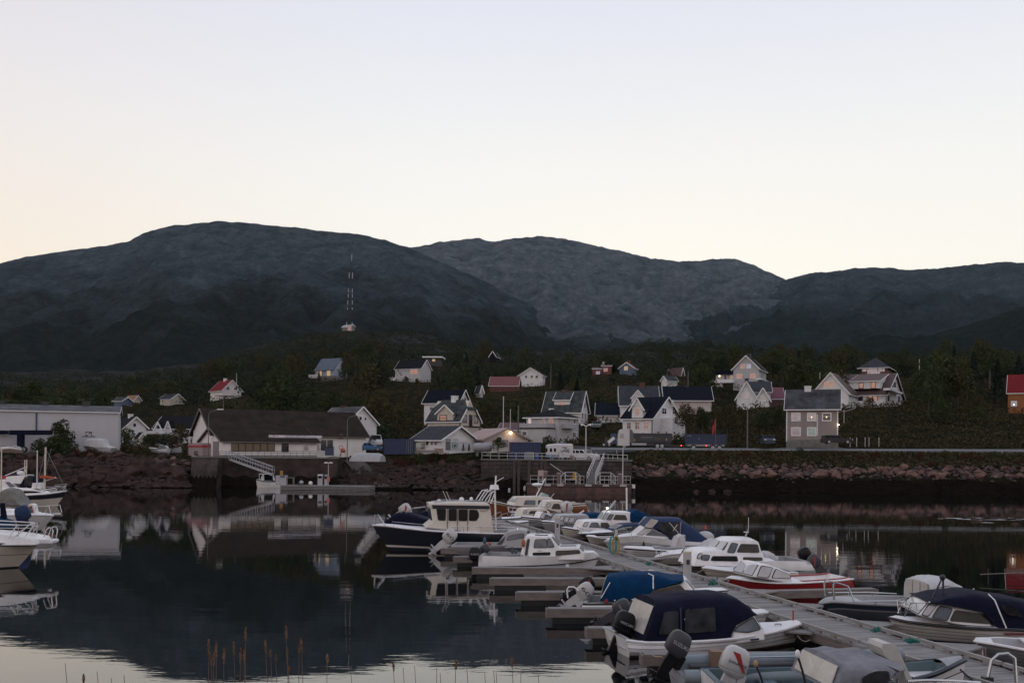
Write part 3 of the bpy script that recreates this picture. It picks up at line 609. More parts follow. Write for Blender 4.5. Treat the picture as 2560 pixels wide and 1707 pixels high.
h = House('house', 'tall narrow white gabled house with lattice window', 'E', (1872, 660), 232, 14, left=1662, wR=8, eave=492, apex=(1768, 322), ridge='R', roof=SLATE)
h.win('L', 1738, 450, 1796, 506, 'grey', bars=2, cross=True)
h2 = House('', '', 'E', (2030, 600), 238, 10, left=1790, wR=9, eave=430, apex=(1900, 328), ridge='L', roof=SLATE, host=h, bb=False)
h3 = House('', '', 'E', (2018, 640), 231, 14, left=1876, wR=7, eave=510, apex=(1955, 392), ridge='R', roof=SLATE, host=h)
h.chimney(1822, 285, .9, DKSTEEL)
h = House('house', 'small house with plain maroon roof beside the narrow white gabled house', 'E', (2176, 600), 242, 5, left=2020, wR=8, eave=502, apex=(2080, 392), roof=M('plum_roof', (.16, .045, .06), .7), wall=M('dull_maroon', (.12, .05, .055), .7))
h = House('house', 'big grey three storey house with balcony wing and dark chimney on the hill', 'E', (1902, 385), 262, 24, left=1622, right=1982, eave=175, apex=(1758, 42), ridge='R', roof=DARKR, wall=M('light_grey_wall', (.47, .46, .465), .65))
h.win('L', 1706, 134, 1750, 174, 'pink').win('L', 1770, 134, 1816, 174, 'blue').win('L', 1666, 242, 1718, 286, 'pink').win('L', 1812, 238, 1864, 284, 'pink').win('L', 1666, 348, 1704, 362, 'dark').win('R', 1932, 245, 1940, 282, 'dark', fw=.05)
h.chimney(1830, 15, 1.1, DKSTEEL, 3.5)
h.block('L', 1436, 240, 1620, 330, .2, M('light_grey_wall', ()), 'wing', off=1.0); h.block('L', 1424, 208, 1622, 242, 1.2, NAVYR, 'wing_roof', off=1.0)
h.win('L', 1528, 250, 1554, 296, 'pink', off=.8).win('L', 1592, 252, 1618, 296, 'pink', off=.8); h.wlamp('L', 1476, 260, .14, 0, off=.8)
h.block('L', 1324, 302, 1622, 332, 2.4, TRIM, 'balcony'); h.block('L', 1396, 336, 1500, 382, 1.8, WHITE, 'lower_wall'); h.block('R', 1935, 300, 2045, 328, 1.5, TRIM, 'balcony')
h.win('L', 1404, 344, 1480, 356, 'dark', off=-1.8, fw=.04)
h = House('shed', 'small white shed with mossy roof among trees on the slope', 'E', (905, 375), 268, 60, left=842, right=1016, eave=305, apex=(975, 265), ridge='R', roof=GSLATE, over=.3)
h = House('house', 'dark red house with white chimney beneath the mountain', 'E', (298, 250), 335, 6, left=192, wR=7, eave=152, apex=(240, 138), roof=MAROON, wall=REDW, over=.2)
h.win('L', 216, 178, 254, 210, 'pink').chimney(216, 108, .9, WHITE)
h2 = House('', '', 'E', (190, 250), 334, 6, left=92, wR=6, eave=185, apex=(140, 172), roof=MAROON, wall=REDW, over=.2, host=h); h2.win('L', 134, 212, 172, 238, 'blue')
h = House('house', 'blue gabled house with red roof and one lit window beneath the mountain', 'E', (540, 250), 335, 20, left=386, right=572, eave=170, apex=(462, 114), ridge='R', roof=REDR, wall=DKBLUEW)
h.win('L', 440, 158, 474, 194, 'lit').chimney(500, 88, .9, REDW, 3)
h = House('cabin', 'little brown cabin with red roof edge in trees right of the blue house', 'E', (1062, 250), 340, 60, wL=7, right=1080, eave=210, apex=(1062, 172), roof=MAROON, wall=REDW)
# --- right
h = House('house', 'beige two storey house with corrugated grey roof beside the shore road', 'F', (588, 862), 166, 18, left=100, wR=8, eave=528, apex=(340, 366), roof=TINR, wall=BEIGE, base=.55, pad=3.6)
for q in ((154, 584, 224, 646, 'grey'), (304, 584, 373, 646, 'grey'), (446, 584, 516, 646, 'dark'), (154, 721, 226, 786, 'grey'), (304, 721, 373, 786, 'cyan')): h.win('L', *q, bars=0, cross=True, fw=.17)
for x, w in ((388, 7), (98, 8), (580, 8)): h.panel('L', x, 590 if x == 388 else 532, x + w, 790 if x == 388 else 846, TRIM, 'downpipe' if x == 388 else 'corner_board', .09)
for x, y in ((338, 617), (480, 617)): h.wlamp('L', x, y, .07, mat=EM('indoor_lamp', (1, .66, .3), 6.0))
h.wlamp('L', 592, 688, .10, 6, mat=EM('porch_lamp', (1, .86, .66), 12)); h.chimney(302, 322, 1.1, WHITE)
m_ = MB(); sl = (h.zr - h.h) / (h.wR / 2)
for i in range(60):
    yy = lerp(-.3, h.wL + .3, i / 59); m_.bar((-.4, yy, h.h - .4 * sl + .22), (h.wR / 2, yy, h.zr + .22), .07, .06)
h.put(m_, 'roof_rib', TINR)
h = House('house', 'large white house with rusty red roof two gables and balcony railings', 'F', (1036, 545), 226, 30, left=520, right=1203, eave=402, apex=(1136, 206), ridge='L', roof=M('rusty_red_roof', (.085, .04, .036), .75, .25, 1), overg=.6)
h2 = House('', '', 'F', (688, 545), 221, 30, left=347, wR=10, eave=385, apex=(491, 198), ridge='R', roof=M('rusty_red_roof', ()), host=h)
h.dormer(700, 985, 284, shed=216, sb=1.2, yb=350)
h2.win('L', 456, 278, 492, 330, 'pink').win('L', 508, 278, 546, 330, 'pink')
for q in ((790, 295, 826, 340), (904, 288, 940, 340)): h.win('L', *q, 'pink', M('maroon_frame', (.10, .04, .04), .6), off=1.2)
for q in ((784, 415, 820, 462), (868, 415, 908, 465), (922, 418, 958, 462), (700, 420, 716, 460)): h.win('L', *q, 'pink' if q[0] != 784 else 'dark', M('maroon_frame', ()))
for q in ((1100, 282, 1112, 332), (1120, 284, 1134, 334), (1060, 412, 1072, 466), (1158, 418, 1172, 470)): h.win('R', *q, 'grey', M('maroon_frame', ()), fw=.06)
h.block('R', 1082, 340, 1200, 400, 1.4, TRIM, 'balcony')
m_ = MB(); a0, z0 = h.fp('L', 690, 468, -1.6); a1, z1 = h.fp('L', 1012, 464, -1.6)
m_.bar((-1.6, a0, z0), (-1.6, a1, z0), .08, .12)
for i in range(46): yy = lerp(a0, a1, i / 45); m_.box(-1.63, -1.57, yy - .07, yy + .07, z0 - 1.0, z0)
h.put(m_, 'balcony_railing', TRIM); h.chimney(602, 170, .9, M('orange_brick', (.25, .10, .05), .8))
h = House('house', 'dark red house with hipped grey roof and window band behind the rusty red roof', 'F', (1046, 262), 292, 28, left=806, right=1118, eave=130, apex=(950, 68), roof=SLATE, wall=REDW, hip=True, over=1.0)
for q in ((820, 138, 856, 182), (866, 138, 960, 182), (970, 138, 1004, 182), (1010, 138, 1030, 182)): h.win('L', *q, 'grey', fw=.08)
for q in ((1056, 142, 1070, 186), (1076, 144, 1090, 186)): h.win('R', *q, 'grey', fw=.08)
h.win('L', 868, 186, 985, 206, 'grey', fw=.05)
h = House('house', 'ochre house with bright red roof and one lit window at the right edge', 'F', (2640, 600), 205, 29, left=2198, wR=9, eave=375, apex=(2400, 218), roof=REDR, wall=YELW, over=.3)
h.win('L', 2226, 462, 2288, 516, 'grey', M('black_frame', ())); h.wlamp('L', 2258, 498, .1)
# --- on the hill
h = House('house', 'white house with red roof and red annex roof on the left slope', 'H', (217, 540), 330, 46, left=102, right=405, eave=448, apex=(320, 355), ridge='L', roof=REDR)
h.win('R', 260, 421, 290, 448, 'grey').win('R', 334, 423, 364, 450, 'grey').win('L', 116, 500, 140, 522, 'lit').chimney(248, 336, .9, WHITE)
h.block('R', 180, 506, 350, 545, 2.5, WHITE, 'annex', roof=REDR)
h = House('house', 'light blue house with slate roof and two warm lit windows on the hill', 'H', (1307, 372), 345, 30, left=1130, right=1440, eave=247, apex=(1398, 140), ridge='L', roof=M('blue_slate', (.075, .095, .14), .5, .2, 1), wall=BLUEW, trim=M('dark_trim', (.08, .1, .15), .6), over=.35, base=2.2)
FBk = M('black_frame', ()); h.win('L', 1152, 266, 1194, 312, 'lit', FBk).win('L', 1242, 258, 1280, 312, 'lit', FBk).win('R', 1395, 180, 1412, 198, 'dark', FBk)
h.block('L', 1062, 300, 1128, 332, 2, TRIM, 'deck')
h = House('house', 'pale house with black roof and pink double window on the hill', 'H', (2165, 412), 335, 26, left=1912, right=2262, eave=234, apex=(2250, 155), ridge='L', roof=DARKR, wall=GREYW, over=.35)
h.win('L', 2062, 238, 2130, 290, 'pink', bars=1); h.block('L', 1852, 322, 1908, 400, .4, WHITE, 'annex')
h = House('house', 'modern flat roofed house with pale fascia and lit window on the hilltop', 'H', (2352, 200), 380, 4, left=2205, wR=7, eave=135, roof=TRIM, wall=M('dark_cladding', (.06, .055, .055), .7), flat=True, over=1.0)
h.win('L', 2276, 147, 2304, 170, 'lit', FBk)
h = House('cabin', 'tiny dark cabin with pale roof edges on the hilltop skyline', 'Z', (1139, 826), 430, 15, left=1124, wR=6, eave=818, apex=(1131.5, 807), ridge='R', roof=DARKR, wall=DARKR, over=.3)
h = House('hut', 'small hut with one pink lit wall at the foot of the radio mast', 'Z', (806, 761), 690, 40, left=786, wR=3.5, eave=749, apex=(796, 747), roof=STEEL, wall=M('hut_grey', (.20, .18, .18), .7), over=.5)
hh = House('', '', 'Z', (806, 761), 689, 8, left=798.5, wR=2, eave=748.5, flat=True, roof=STEEL, wall=M('hut_lit_pink', (.80, .52, .42), .6), host=h, over=.05, bb=False)  # pink light on this wall is painted into its colour
# ================================================================ shore: quays, docks, banks, vehicles, poles
class Fr:
    """a frame facing the camera: x right, y away, z up, origin at a photo pixel at depth Y"""
    def __init__(s, k, x, y, Y): s.k = k; s.Y = Y; s.P = at(*px(k, x, y), Y)
    def l(s, x, y, dy=0.): return at(*px(s.k, x, y), s.Y + dy) - s.P
    def rect(s, mb, x0, y0, x1, y1, d0, d1, mi=0):
        a = s.l(x0, y1, min(d0, d1)); b = s.l(x1, y0, min(d0, d1)); mb.box(a.x, b.x, min(d0, d1), max(d0, d1), a.z, b.z, mi); return mb
RUST = M('rusty_steel', (.14, .072, .058), .8, .3, 1.2, col2=(.05, .032, .03), bump=.4)
WSTEEL = M('white_steel', (.60, .58, .58), .5, .12, 4)
PLANK = M('dock_plank', (.26, .245, .24), .8, .2, 3, sq=(.6, 9, 1))
BEAM = M('dock_beam', (.24, .195, .17), .8, .25, 2.5, sq=(.5, 4, 4), col2=(.12, .10, .095))
BLACKF = M('black_float', (.012, .012, .013), .6, .3, 2)
BLUEC = M('container_blue', (.022, .036, .105), .55, .2, 1.5)
RUBBER = M('black_rubber', (.012, .012, .012), .7, .2, 4)
GLASSD = M('dark_glass', (.006, .007, .010), .06, .2, 2, spec=.12)
def brick_mat(name, c1, c2, mo, sx_, bw, rh):
    m = bpy.data.materials.new(name); m.use_nodes = True; t = m.node_tree; b = t.nodes['Principled BSDF']; b.inputs['Roughness'].default_value = .9
    g = t.nodes.new('ShaderNodeTexCoord'); mp = t.nodes.new('ShaderNodeMapping'); mp.inputs['Rotation'].default_value = (R(90), 0, 0); t.links.new(g.outputs['Object'], mp.inputs[0])
    n = t.nodes.new('ShaderNodeTexNoise'); n.inputs['Scale'].default_value = .6; n.inputs['Detail'].default_value = 7; t.links.new(mp.outputs[0], n.inputs[0])
    va = t.nodes.new('ShaderNodeVectorMath'); va.operation = 'MULTIPLY_ADD'; va.inputs[1].default_value = (.35, .35, 0); t.links.new(n.outputs[1], va.inputs[0]); t.links.new(mp.outputs[0], va.inputs[2])
    k = t.nodes.new('ShaderNodeTexBrick'); k.inputs['Color1'].default_value = (*c1, 1); k.inputs['Color2'].default_value = (*c2, 1); k.inputs['Mortar'].default_value = (*mo, 1)
    k.inputs['Scale'].default_value = sx_; k.inputs['Brick Width'].default_value = bw; k.inputs['Row Height'].default_value = rh; k.inputs['Mortar Size'].default_value = .03; t.links.new(va.outputs[0], k.inputs[0])
    r_ = t.nodes.new('ShaderNodeValToRGB'); r_.color_ramp.elements[0].color = (.45, .42, .4, 1); r_.color_ramp.elements[0].position = .35; r_.color_ramp.elements[1].color = (1, 1, 1, 1); r_.color_ramp.elements[1].position = .65; t.links.new(n.outputs[0], r_.inputs[0])
    x = t.nodes.new('ShaderNodeMix'); x.data_type = 'RGBA'; x.blend_type = 'MULTIPLY'; x.inputs[0].default_value = 1; t.links.new(k.outputs[0], x.inputs[6]); t.links.new(r_.outputs[0], x.inputs[7]); t.links.new(x.outputs[2], b.inputs['Base Color'])
    bp = t.nodes.new('ShaderNodeBump'); bp.inputs['Strength'].default_value = .8; bp.inputs['Distance'].default_value = .1; t.links.new(k.outputs[1], bp.inputs['Height']); bp.invert = True; t.links.new(bp.outputs[0], b.inputs['Normal'])
    MC[name] = m; return m
STONE = brick_mat('quay_stone', (.085, .060, .054), (.052, .040, .038), (.014, .012, .012), .8, 1.0, .45)
QCONC = M('quay_concrete', (.11, .092, .086), .95, .3, .7, spec=.05, col2=(.04, .034, .031), bump=.3)
WEED = M('weedy_stone', (.022, .017, .013), .95, .3, 1.5, spec=.0, bump=.5)
def quay(name, label, k, xs, ytop, Y, depth, mat, cap=True):
    f = Fr(k, xs[0], ytop, Y); L = f.l(xs[1], ytop).x; z = f.P.z; t = thing(name, label, 'quay', (f.P.x, Y, 0))
    m_ = MB(); n = 40
    for i in range(n):
        a, b = L * i / n, L * (i + 1) / n
        m_.add([(a, .0, z), (b, 0, z), (b, -.5, 1.6 + .2 * math.sin(i)), (a, -.5, 1.6 + .2 * math.sin(i - 1)), (b, -.9, -1), (a, -.9, -1)], [(0, 3, 2, 1)])
        m_.add([(b, -.5, 1.6 + .2 * math.sin(i)), (a, -.5, 1.6 + .2 * math.sin(i - 1)), (b, -.9, -1), (a, -.9, -1)], [(0, 1, 3, 2)], 1)
    m_.add([(0, 0, z), (L, 0, z), (L, depth, z), (0, depth, z), (0, -.9, -1), (0, depth, -1), (L, -.9, -1), (L, depth, -1)], [(0, 1, 2, 3), (0, 3, 5, 4), (1, 6, 7, 2), (2, 7, 5, 3)])
    m_.build('wall', [mat, WEED], t)
    if cap: MB().box(-.1, L + .1, -.12, .5, z + .01, z + .22).build('coping', CONC, t)
    return t, f
quay('quay_wall', 'pale concrete quay corner block left of the gangway', 'B', (172, 458), 712, 146.5, 5, QCONC)
quay('quay_wall', 'long stained stone quay wall below the white harbour building', 'B', (462, 1765), 716, 149, 6, M('stained_wall', (.075, .054, .048), .95, .35, .5, spec=.0, col2=(.03, .024, .022), bump=.4))
quay('quay_wall', 'tall block stone quay wall behind the rusty ferry landing', 'C', (1145, 2785), 914, 147, 8, STONE)
def railing(label, pts, posts, h, mat, r=.045, bars=2, name='railing', cat='railing'):
    """pts: world polyline of the railing foot"""
    o = pts[0].copy(); t = thing(name, label, cat, o); L = [Vector(q) - o for q in pts]
    m_ = MB()
    for b in range(bars):
        dz = h * (1 - b / bars); m_.tube([q + Vector((0, 0, dz)) for q in L], r, 6)
    m_.build('rail', mat, t); tot = sum((b - a).length for a, b in zip(L, L[1:]))
    for i in range(posts):
        d = tot * i / (posts - 1); acc = 0
        for a, b in zip(L, L[1:]):
            s = (b - a).length
            if acc + s >= d - 1e-6: q = a.lerp(b, (d - acc) / s); break
            acc += s
        p_ = MB(); p_.cone(q, q + Vector((0, 0, h)), r * .9, r * .9, 6); p_.build('post', mat, t)
    return t
railing('thin grey railing on the quay edge under the row of warm panes', [at(*px('B', x, 706), 149.1) for x in (475, 1525)], 16, .85, DKSTEEL, .03, 3)
railing('white two bar railing along the top of the block stone quay', [at(*px('C', 1152, 897), 147.2), at(*px('C', 1800, 905), 147.2), at(*px('D', 1330, 470), 147.2)], 14, .9, WSTEEL, .036, 2)
railing('white railing on the bridge landing at the head of the steel stairs', [at(*px('D', 1330, 478), 147.4), at(*px('D', 1885, 498), 147.4)], 8, 1.12, WSTEEL, .04, 2)
# gangways
def gangway(label, a, b, w, steps=False, rail=1.05, mat=WSTEEL, axis=Vector((0, 1, 0)), deck=STEEL, posts=8):
    o = Vector(b); a = Vector(a) - o; b = Vector((0, 0, 0)); t = thing('gangway', label, 'gangway', o); ax = axis * w / 2
    m_ = MB(); m_.prism([a - ax, a + ax, b + ax, b - ax], (0, 0, -.22)); m_.build('deck', deck, t)
    for sg in (-1, 1):
        r_ = MB()
        for hh in (rail, rail * .55): r_.tube([a + ax * sg + Vector((0, 0, hh)), b + ax * sg + Vector((0, 0, hh))], .05, 6)
        for i in range(posts): q = a.lerp(b, i / (posts - 1)) + ax * sg; r_.cone(q, q + Vector((0, 0, rail)), .04, .04, 5)
        if steps:
            for i in range(posts - 1): q = a.lerp(b, i / (posts - 1)) + ax * sg; q2 = a.lerp(b, (i + 1) / (posts - 1)) + ax * sg; r_.tube([q, q2 + Vector((0, 0, rail))], .03, 5)
        r_.build('handrail', mat, t)
    if steps:
        s_ = MB()
        for i in range(26): q = a.lerp(b, (i + .5) / 26); s_.bar(q - ax * .95 + Vector((0, 0, .06)), q + ax * .95 + Vector((0, 0, .06)), .16, .05)
        s_.build('tread', STEEL, t)
    return t
gangway('long pale gangway sloping from the harbour building down to the fuel dock', at(*px('B', 590, 725), 148), at(*px('B', 1060, 893), 143), 1.3, posts=9, mat=STEEL)
gangway('steep grey stairs with white handrails down to the rusty landing', at(*px('D', 1440, 482), 147), at(*px('D', 1290, 836), 138.5), 1.15, steps=True, rail=1.3, axis=Vector((1, 0, 0)), deck=M('stair_grey', (.14, .15, .17), .6))
# fuel dock
f = Fr('B', 1135, 990, 139.5); t = thing('fuel_dock', 'low floating timber fuel dock with pumps below the harbour building', 'dock', (f.P.x, f.P.y, 0), -.06)
L = f.l(2120, 1000).x; zt = .62
d = MB()
for i in range(60): d.box(L * i / 60, L * (i + 1) / 60 - .03, 0, 3.6, zt - .06, zt)
d.build('deck', PLANK, t)
s_ = MB()
for z0 in (.05, .24, .43): s_.box(-.04, L, -.05, -.01, z0, z0 + .12); s_.box(L - .01, L + .05, -.05, 3.6, z0, z0 + .12)
s_.build('side_board', PLANK, t); MB().box(.1, L - .1, .05, 3.5, -.4, zt - .08).build('float', BLACKF, t)
def onfd(name, label, cat, x, y, dy=1.5):
    q = at(*px('B', x, y), 139.5 + dy); return thing(name, label, cat, (q.x, q.y, .62))
t = onfd('fuel_pump', 'pale fuel pump with dark screen on the timber fuel dock', 'fuel pump', 1572, 975)
MB().box(-.34, .34, -.26, .26, 0, 1.42).build('cabinet', M('pump_white', (.42, .42, .45), .5), t); MB().box(-.34, .34, -.26, .26, 1.422, 1.54).build('top', TRIM, t); MB().box(-.25, .25, -.29, -.262, 1.0, 1.3).build('screen', GLASSD, t)
m_ = MB(); m_.tube([(-.46, 0, 1.3), (-.62, 0, .9), (-.6, 0, .3), (-.48, 0, .5)], .035, 6); m_.build('hose', RUBBER, t)
t = onfd('fuel_pump', 'slim grey fuel pump with rounded top beside the lamp post', 'fuel pump', 1635, 985)
m_ = MB(); m_.box(-.22, .22, -.2, .2, 0, 1.3); m_.cone((0, -.2, 1.3), (0, .2, 1.3), .22, .22, 16); m_.build('cabinet', STEEL, t); MB().box(-.16, .16, -.23, -.201, .9, 1.15).build('screen', GLASSD, t)
m_ = MB(); m_.tube([(-.36, 0, 1.1), (-.55, 0, .7), (-.4, 0, .3)], .035, 6); m_.build('hose', RUBBER, t)
t = onfd('lamp_post', 'double headed white lamp on a thin post at the fuel dock', 'lamp', 1658, 985, 1.3)
MB().cone((0, 0, 0), (0, 0, 3.2), .045, .035, 8).build('pole', WSTEEL, t)
for sg in (-1, 1): m_ = MB(); m_.tube([(0, 0, 3.15), (sg * .3, 0, 3.2), (sg * .6, 0, 3.16)], [.04, .10, .07], 8); m_.build('lamp_head', TRIM, t)
MB().box(-.22, .22, -.1, -.06, .55, 1.2).build('sign', M('pink_sign', (.50, .16, .18), .6), t)
t = onfd('cabinet', 'white cabinet with blue label at the foot of the long gangway', 'cabinet', 1150, 965)
MB().box(-.75, .75, -.5, .5, 0, 1.35).build('body', M('cabinet_grey', (.42, .42, .45), .6), t); MB().box(-.1, .6, -.53, -.501, 1.05, 1.35).build('label_plate', M('label_blue', (.1, .12, .2), .5), t)
t = onfd('crate_stand', 'brown wooden rack beside the white cabinet on the fuel dock', 'rack', 1215, 965)
for q in (-.85, .85): MB().box(q - .06, q + .06, -.3, .3, 0, 1.0).build('leg', BEAM, t)
MB().box(-.95, .95, -.35, .35, 1.0, 1.08).build('top', BEAM, t); MB().box(-.7, -.1, -.3, .3, .0, .75).build('drum', M('red_brown', (.16, .05, .04), .6), t)
t = onfd('outboard_stand', 'small pale winch hooded with canvas on the fuel dock', 'winch', 1365, 955)
m_ = MB(); m_.ball((0, 0, .36), .32, 10, 6, sc=(1, .8, 1)); m_.build('hood', STEEL, t); MB().box(-.6, .6, -.3, .3, 0, .12).build('base', DKSTEEL, t); MB().bar((-.6, 0, .1), (.1, 0, .9), .06, .06).build('lever', DKSTEEL, t)
t = onfd('buoy', 'white round buoy lying on the fuel dock', 'buoy', 1465, 960); MB().ball((0, 0, .28), .3).build('float', TRIM, t, 60); MB().cone((.25, 0, .3), (.45, 0, .32), .05, .05).build('eye', DKSTEEL, t)
t = onfd('yellow_post', 'ochre yellow rescue post behind the white cabinet', 'post', 1148, 965, 2.2); MB().box(-.2, .2, -.1, .1, 0, 2.0).build('board', M('ochre_yellow', (.36, .18, .035), .6), t)
# rusty landing stage
f = Fr('D', 245, 1010, 135.5); t = thing('landing_stage', 'long rusty steel landing stage with white bumper plates', 'landing stage', (f.P.x, 135.5, 0), -.008); ZL = 1.22
L = f.l(1945, 1010).x
MB().box(0, L, 0, 4.5, -.6, .9).build('hull', RUST, t); MB().box(-.1, L + .1, -.12, 4.6, .9, ZL).build('rubbing_beam', M('rust_brown_beam', (.10, .062, .055), .8, .3, 2), t)
for x in (580, 790, 1245, 1530, 1815):
    a = f.l(x - 53, 870).x; b = f.l(x + 53, 870).x; MB().box(a, b, -.17, -.12, .97, 1.25).build('bumper_plate', M('bumper_white', (.46, .43, .42), .7), t)
m_ = MB(); m_.cone((L + .3, .3, .75), (L + .3, .3, 1.25), .27, .27, 12); m_.build('fender', TRIM, t)
m_ = MB(); m_.tube([(-.3, 0, .2), (-.36, 0, .45), (-.33, 0, .8), (-.28, 0, 1.0)], [.06, .16, .15, .05], 10); m_.build('fender', M('dirty_white', (.45, .43, .41), .6), t)
m_ = MB(); m_.cone((L + .3, .8, -.3), (L + .3, .8, .9), .35, .35, 12); m_.build('tyre_fender', RUBBER, t)
def onls(x, dy=1.0): return Vector((at(*px('D', x, 850), 135.5 + dy).x, 135.5 + dy, ZL))
for x0, x1, lab in ((297, 1175, 'white railing round the left half of the rusty landing stage'), (1440, 1932, 'white railing round the right end of the rusty landing stage')):
    railing(lab, [onls(x0, 3.9), onls(x1, 3.9)], 8, 1.05, WSTEEL, .032, 2)
def stepframe(xa, xb, lab):
    t = thing('boarding_steps', lab, 'steps', onls(xa, .5)); w = onls(xb, .5).x - onls(xa, .5).x
    m_ = MB(); h1, h2 = .62, 1.6
    for y in (0, 1.0):
        m_.tube([(w * .0, y, 0), (0, y, .16), (w * .1, y, .16), (w * .1, y, .38), (w * .22, y, .38), (w * .22, y, h1), (w * .78, y, h1), (w * .78, y, .38), (w * .9, y, .38), (w * .9, y, .16), (w, y, .16), (w, y, 0)], .035, 5)
        m_.tube([(0, y, 0), (0, y, 1.15), (w * .22, y, h2), (w * .78, y, h2), (w, y, 1.15), (w, y, 0)], .032, 5)
        for q in (.22, .78): m_.cone((w * q, y, 0), (w * q, y, h2), .032, .032, 5)
    m_.build('frame', WSTEEL, t)
    MB().box(w * .24, w * .76, 0, 1, h1 - .05, h1).build('platform', STEEL, t); return t
stepframe(802, 1115, 'white boarding steps with platform left of the stairs'); stepframe(1372, 1690, 'white boarding steps with platform right of the stairs')
t = thing('life_ring_stand', 'yellow rescue stand on the rusty landing stage', 'rescue stand', onls(1022, 2.2)); Yl = M('signal_yellow', (.46, .26, .03), .5)
MB().box(-.24, .24, -.1, .1, .65, 1.6).build('board', Yl, t); MB().bar((-.15, 0, .95), (-.65, 0, .62), .13, .1).build('arm', Yl, t); MB().bar((.15, 0, 1.1), (.75, 0, .55), .13, .1).build('arm', Yl, t); MB().cone((0, .15, 0), (0, .15, .7), .05, .05).build('post', DKSTEEL, t)
t = thing('sign_board', 'pale sign board with red edge on two white legs', 'sign', onls(470, 2.5))
for q in (-.28, .28): MB().cone((q, 0, 0), (q, 0, 1.0), .06, .06).build('leg', WSTEEL, t)
MB().box(-.42, .42, -.06, .06, .98, 1.86).build('rim', M('sign_rim', (.30, .06, .06), .5), t); MB().box(-.38, .38, -.08, -.061, 1.03, 1.81).build('face', M('sign_face', (.46, .38, .37), .6), t)
for x, yt, lab in ((550, 645, 'brown steel box mounted behind the red edged sign'), (762, 672, 'pinkish fuel cabinet left of the boarding steps'), (1768, 685, 'rusty pink cabinet at the foot of the white pole')):
    q = onls(x, 2.6); z1 = at(*px('D', x, yt), q.y).z - q.z; t = thing('cabinet', lab, 'cabinet', q)
    z0 = .0 if x > 600 else z1 - .7
    MB().box(-.27, .27, -.2, .2, z0, z1).build('body', M('pinkish_cabinet', (.20, .14, .13), .7, .2), t); MB().box(-.3, .3, -.23, .23, z1 + .002, z1 + .06).build('lid', WSTEEL, t)
    if x < 600: MB().cone((0, 0, 0), (0, 0, z0), .05, .05).build('post', WSTEEL, t)
t = thing('pole', 'tall white pole on a splayed foot at the right of the landing stage', 'pole', onls(1808, 1.2)); z1 = at(*px('D', 1808, 245), 136.7).z - ZL
MB().cone((0, 0, 0), (0, 0, z1), .08, .06).build('shaft', WSTEEL, t)
for q in (-.3, .3): MB().bar((q, 0, 0), (0, 0, .9), .07, .07).build('brace', M('pinkish_cabinet', ()), t)
t = thing('crane_boom', 'thin pale boom leaning over the left railing of the landing', 'boom', onls(930, 3.2)); MB().bar((0, 0, .9), at(*px('D', 625, 515), 140) - onls(930, 3.2), .08, .08).build('boom_arm', STEEL, t); MB().box(-.2, .2, -.2, .2, 0, 1.0).build('base', DKSTEEL, t)
for i, x in enumerate((1507, 1553, 1665, 1803, 1838)):
    q = at(*px('C', x, 905 if i < 3 else 915), 146.2); t = tag(MB().cone((0, 0, -1), (.05, -.1, q.z - (.1 if i < 3 else 0)), .22, .2, 9).build('mooring_pile', M('pile_wood', (.11, .085, .075), .9, .3, 2)), 'slanted timber pile standing against the block stone quay' if i < 3 else 'dark timber pile rising to the quay railing behind the sign', 'pile', 'timber piles against the stone quay', (q.x, 145.8, 0))
for x, y, r, c_, lab in ((1182, 1218, .42, (.62, .03, .035), 'bright red round buoy floating left of the landing stage'), (1273, 1221, .18, (.6, .6, .6), 'small white float right of the red buoy')):
    q = gd(x, y + 4); t = thing('buoy', lab, 'buoy', q); MB().ball((0, 0, r * .62), r, 14, 9, sc=(1, 1, 1.12)).build('float', M('buoy_%s' % ('red' if r > .3 else 'white'), c_, .45, .06), t, 60); MB().cone((0, 0, r * 1.7), (0, 0, r * 1.95), .06, .06).build('eye', RUBBER, t)
# containers
def container(name, label, k, x0, x1, ytop, ybot, Y, rz=0., mat=BLUEC, dp=2.4, text=None, doors=False):
    f = Fr(k, x0, ybot, Y); L = f.l(x1, ybot).x; h = f.l(x0, ytop).z; t = thing(name, label, 'container', f.P, rz); m_ = MB()
    n = max(10, int(L / .28)); rows = []
    for i in range(n * 4 + 1):
        x = .08 + (L - .16) * i / (n * 4); o_ = .0 if i % 4 in (0, 1) else .045; rows.append([(x, o_, .12), (x, o_, h - .1)])
    m_.loft(rows); m_.box(.06, L - .06, .06, dp, .1, h - .08); m_.build('body', mat, t)
    r_ = MB()
    for z in (.0, h - .12): r_.box(0, L, -.03, .06, z, z + .12)
    for x in (0, L - .1): r_.box(x, x + .1, -.03, .06, .12, h - .12)
    r_.box(0, L, .06, dp, h - .1, h); r_.build('frame', mat, t)
    if doors:
        b_ = MB()
        for i in range(4): b_.cone((L - 1.15 + i * .28, -.06, .15), (L - 1.15 + i * .28, -.06, h - .15), .025, .025, 5)
        b_.build('lock_bar', STEEL, t)
    return t
container('container', 'blue shipping container with lock bars left of the white store', 'C', 85, 415, 682, 848, 159, doors=True)
container('container', 'dark blue container behind the white quay railing', 'C', 1458, 1795, 718, 902, 151, .04, dp=5)
# storage tank
f = Fr('C', 1160, 828, 154); t = thing('storage_tank', 'pale grey cylindrical tank lying on its side by the bushes', 'tank', f.P, .25)
m_ = MB(); m_.tube([(-1.45, 0, .75), (-1.38, 0, .75), (-1.2, 0, .75), (1.2, 0, .75), (1.38, 0, .75), (1.45, 0, .75)], [.15, .5, .68, .68, .5, .15], 20); m_.build('vessel', M('tank_grey', (.36, .36, .38), .5, .15, 1), t, 50)
for q in (-.85, .85): MB().box(q - .12, q + .12, -.5, .5, -.6, .3).build('saddle', CONC, t)
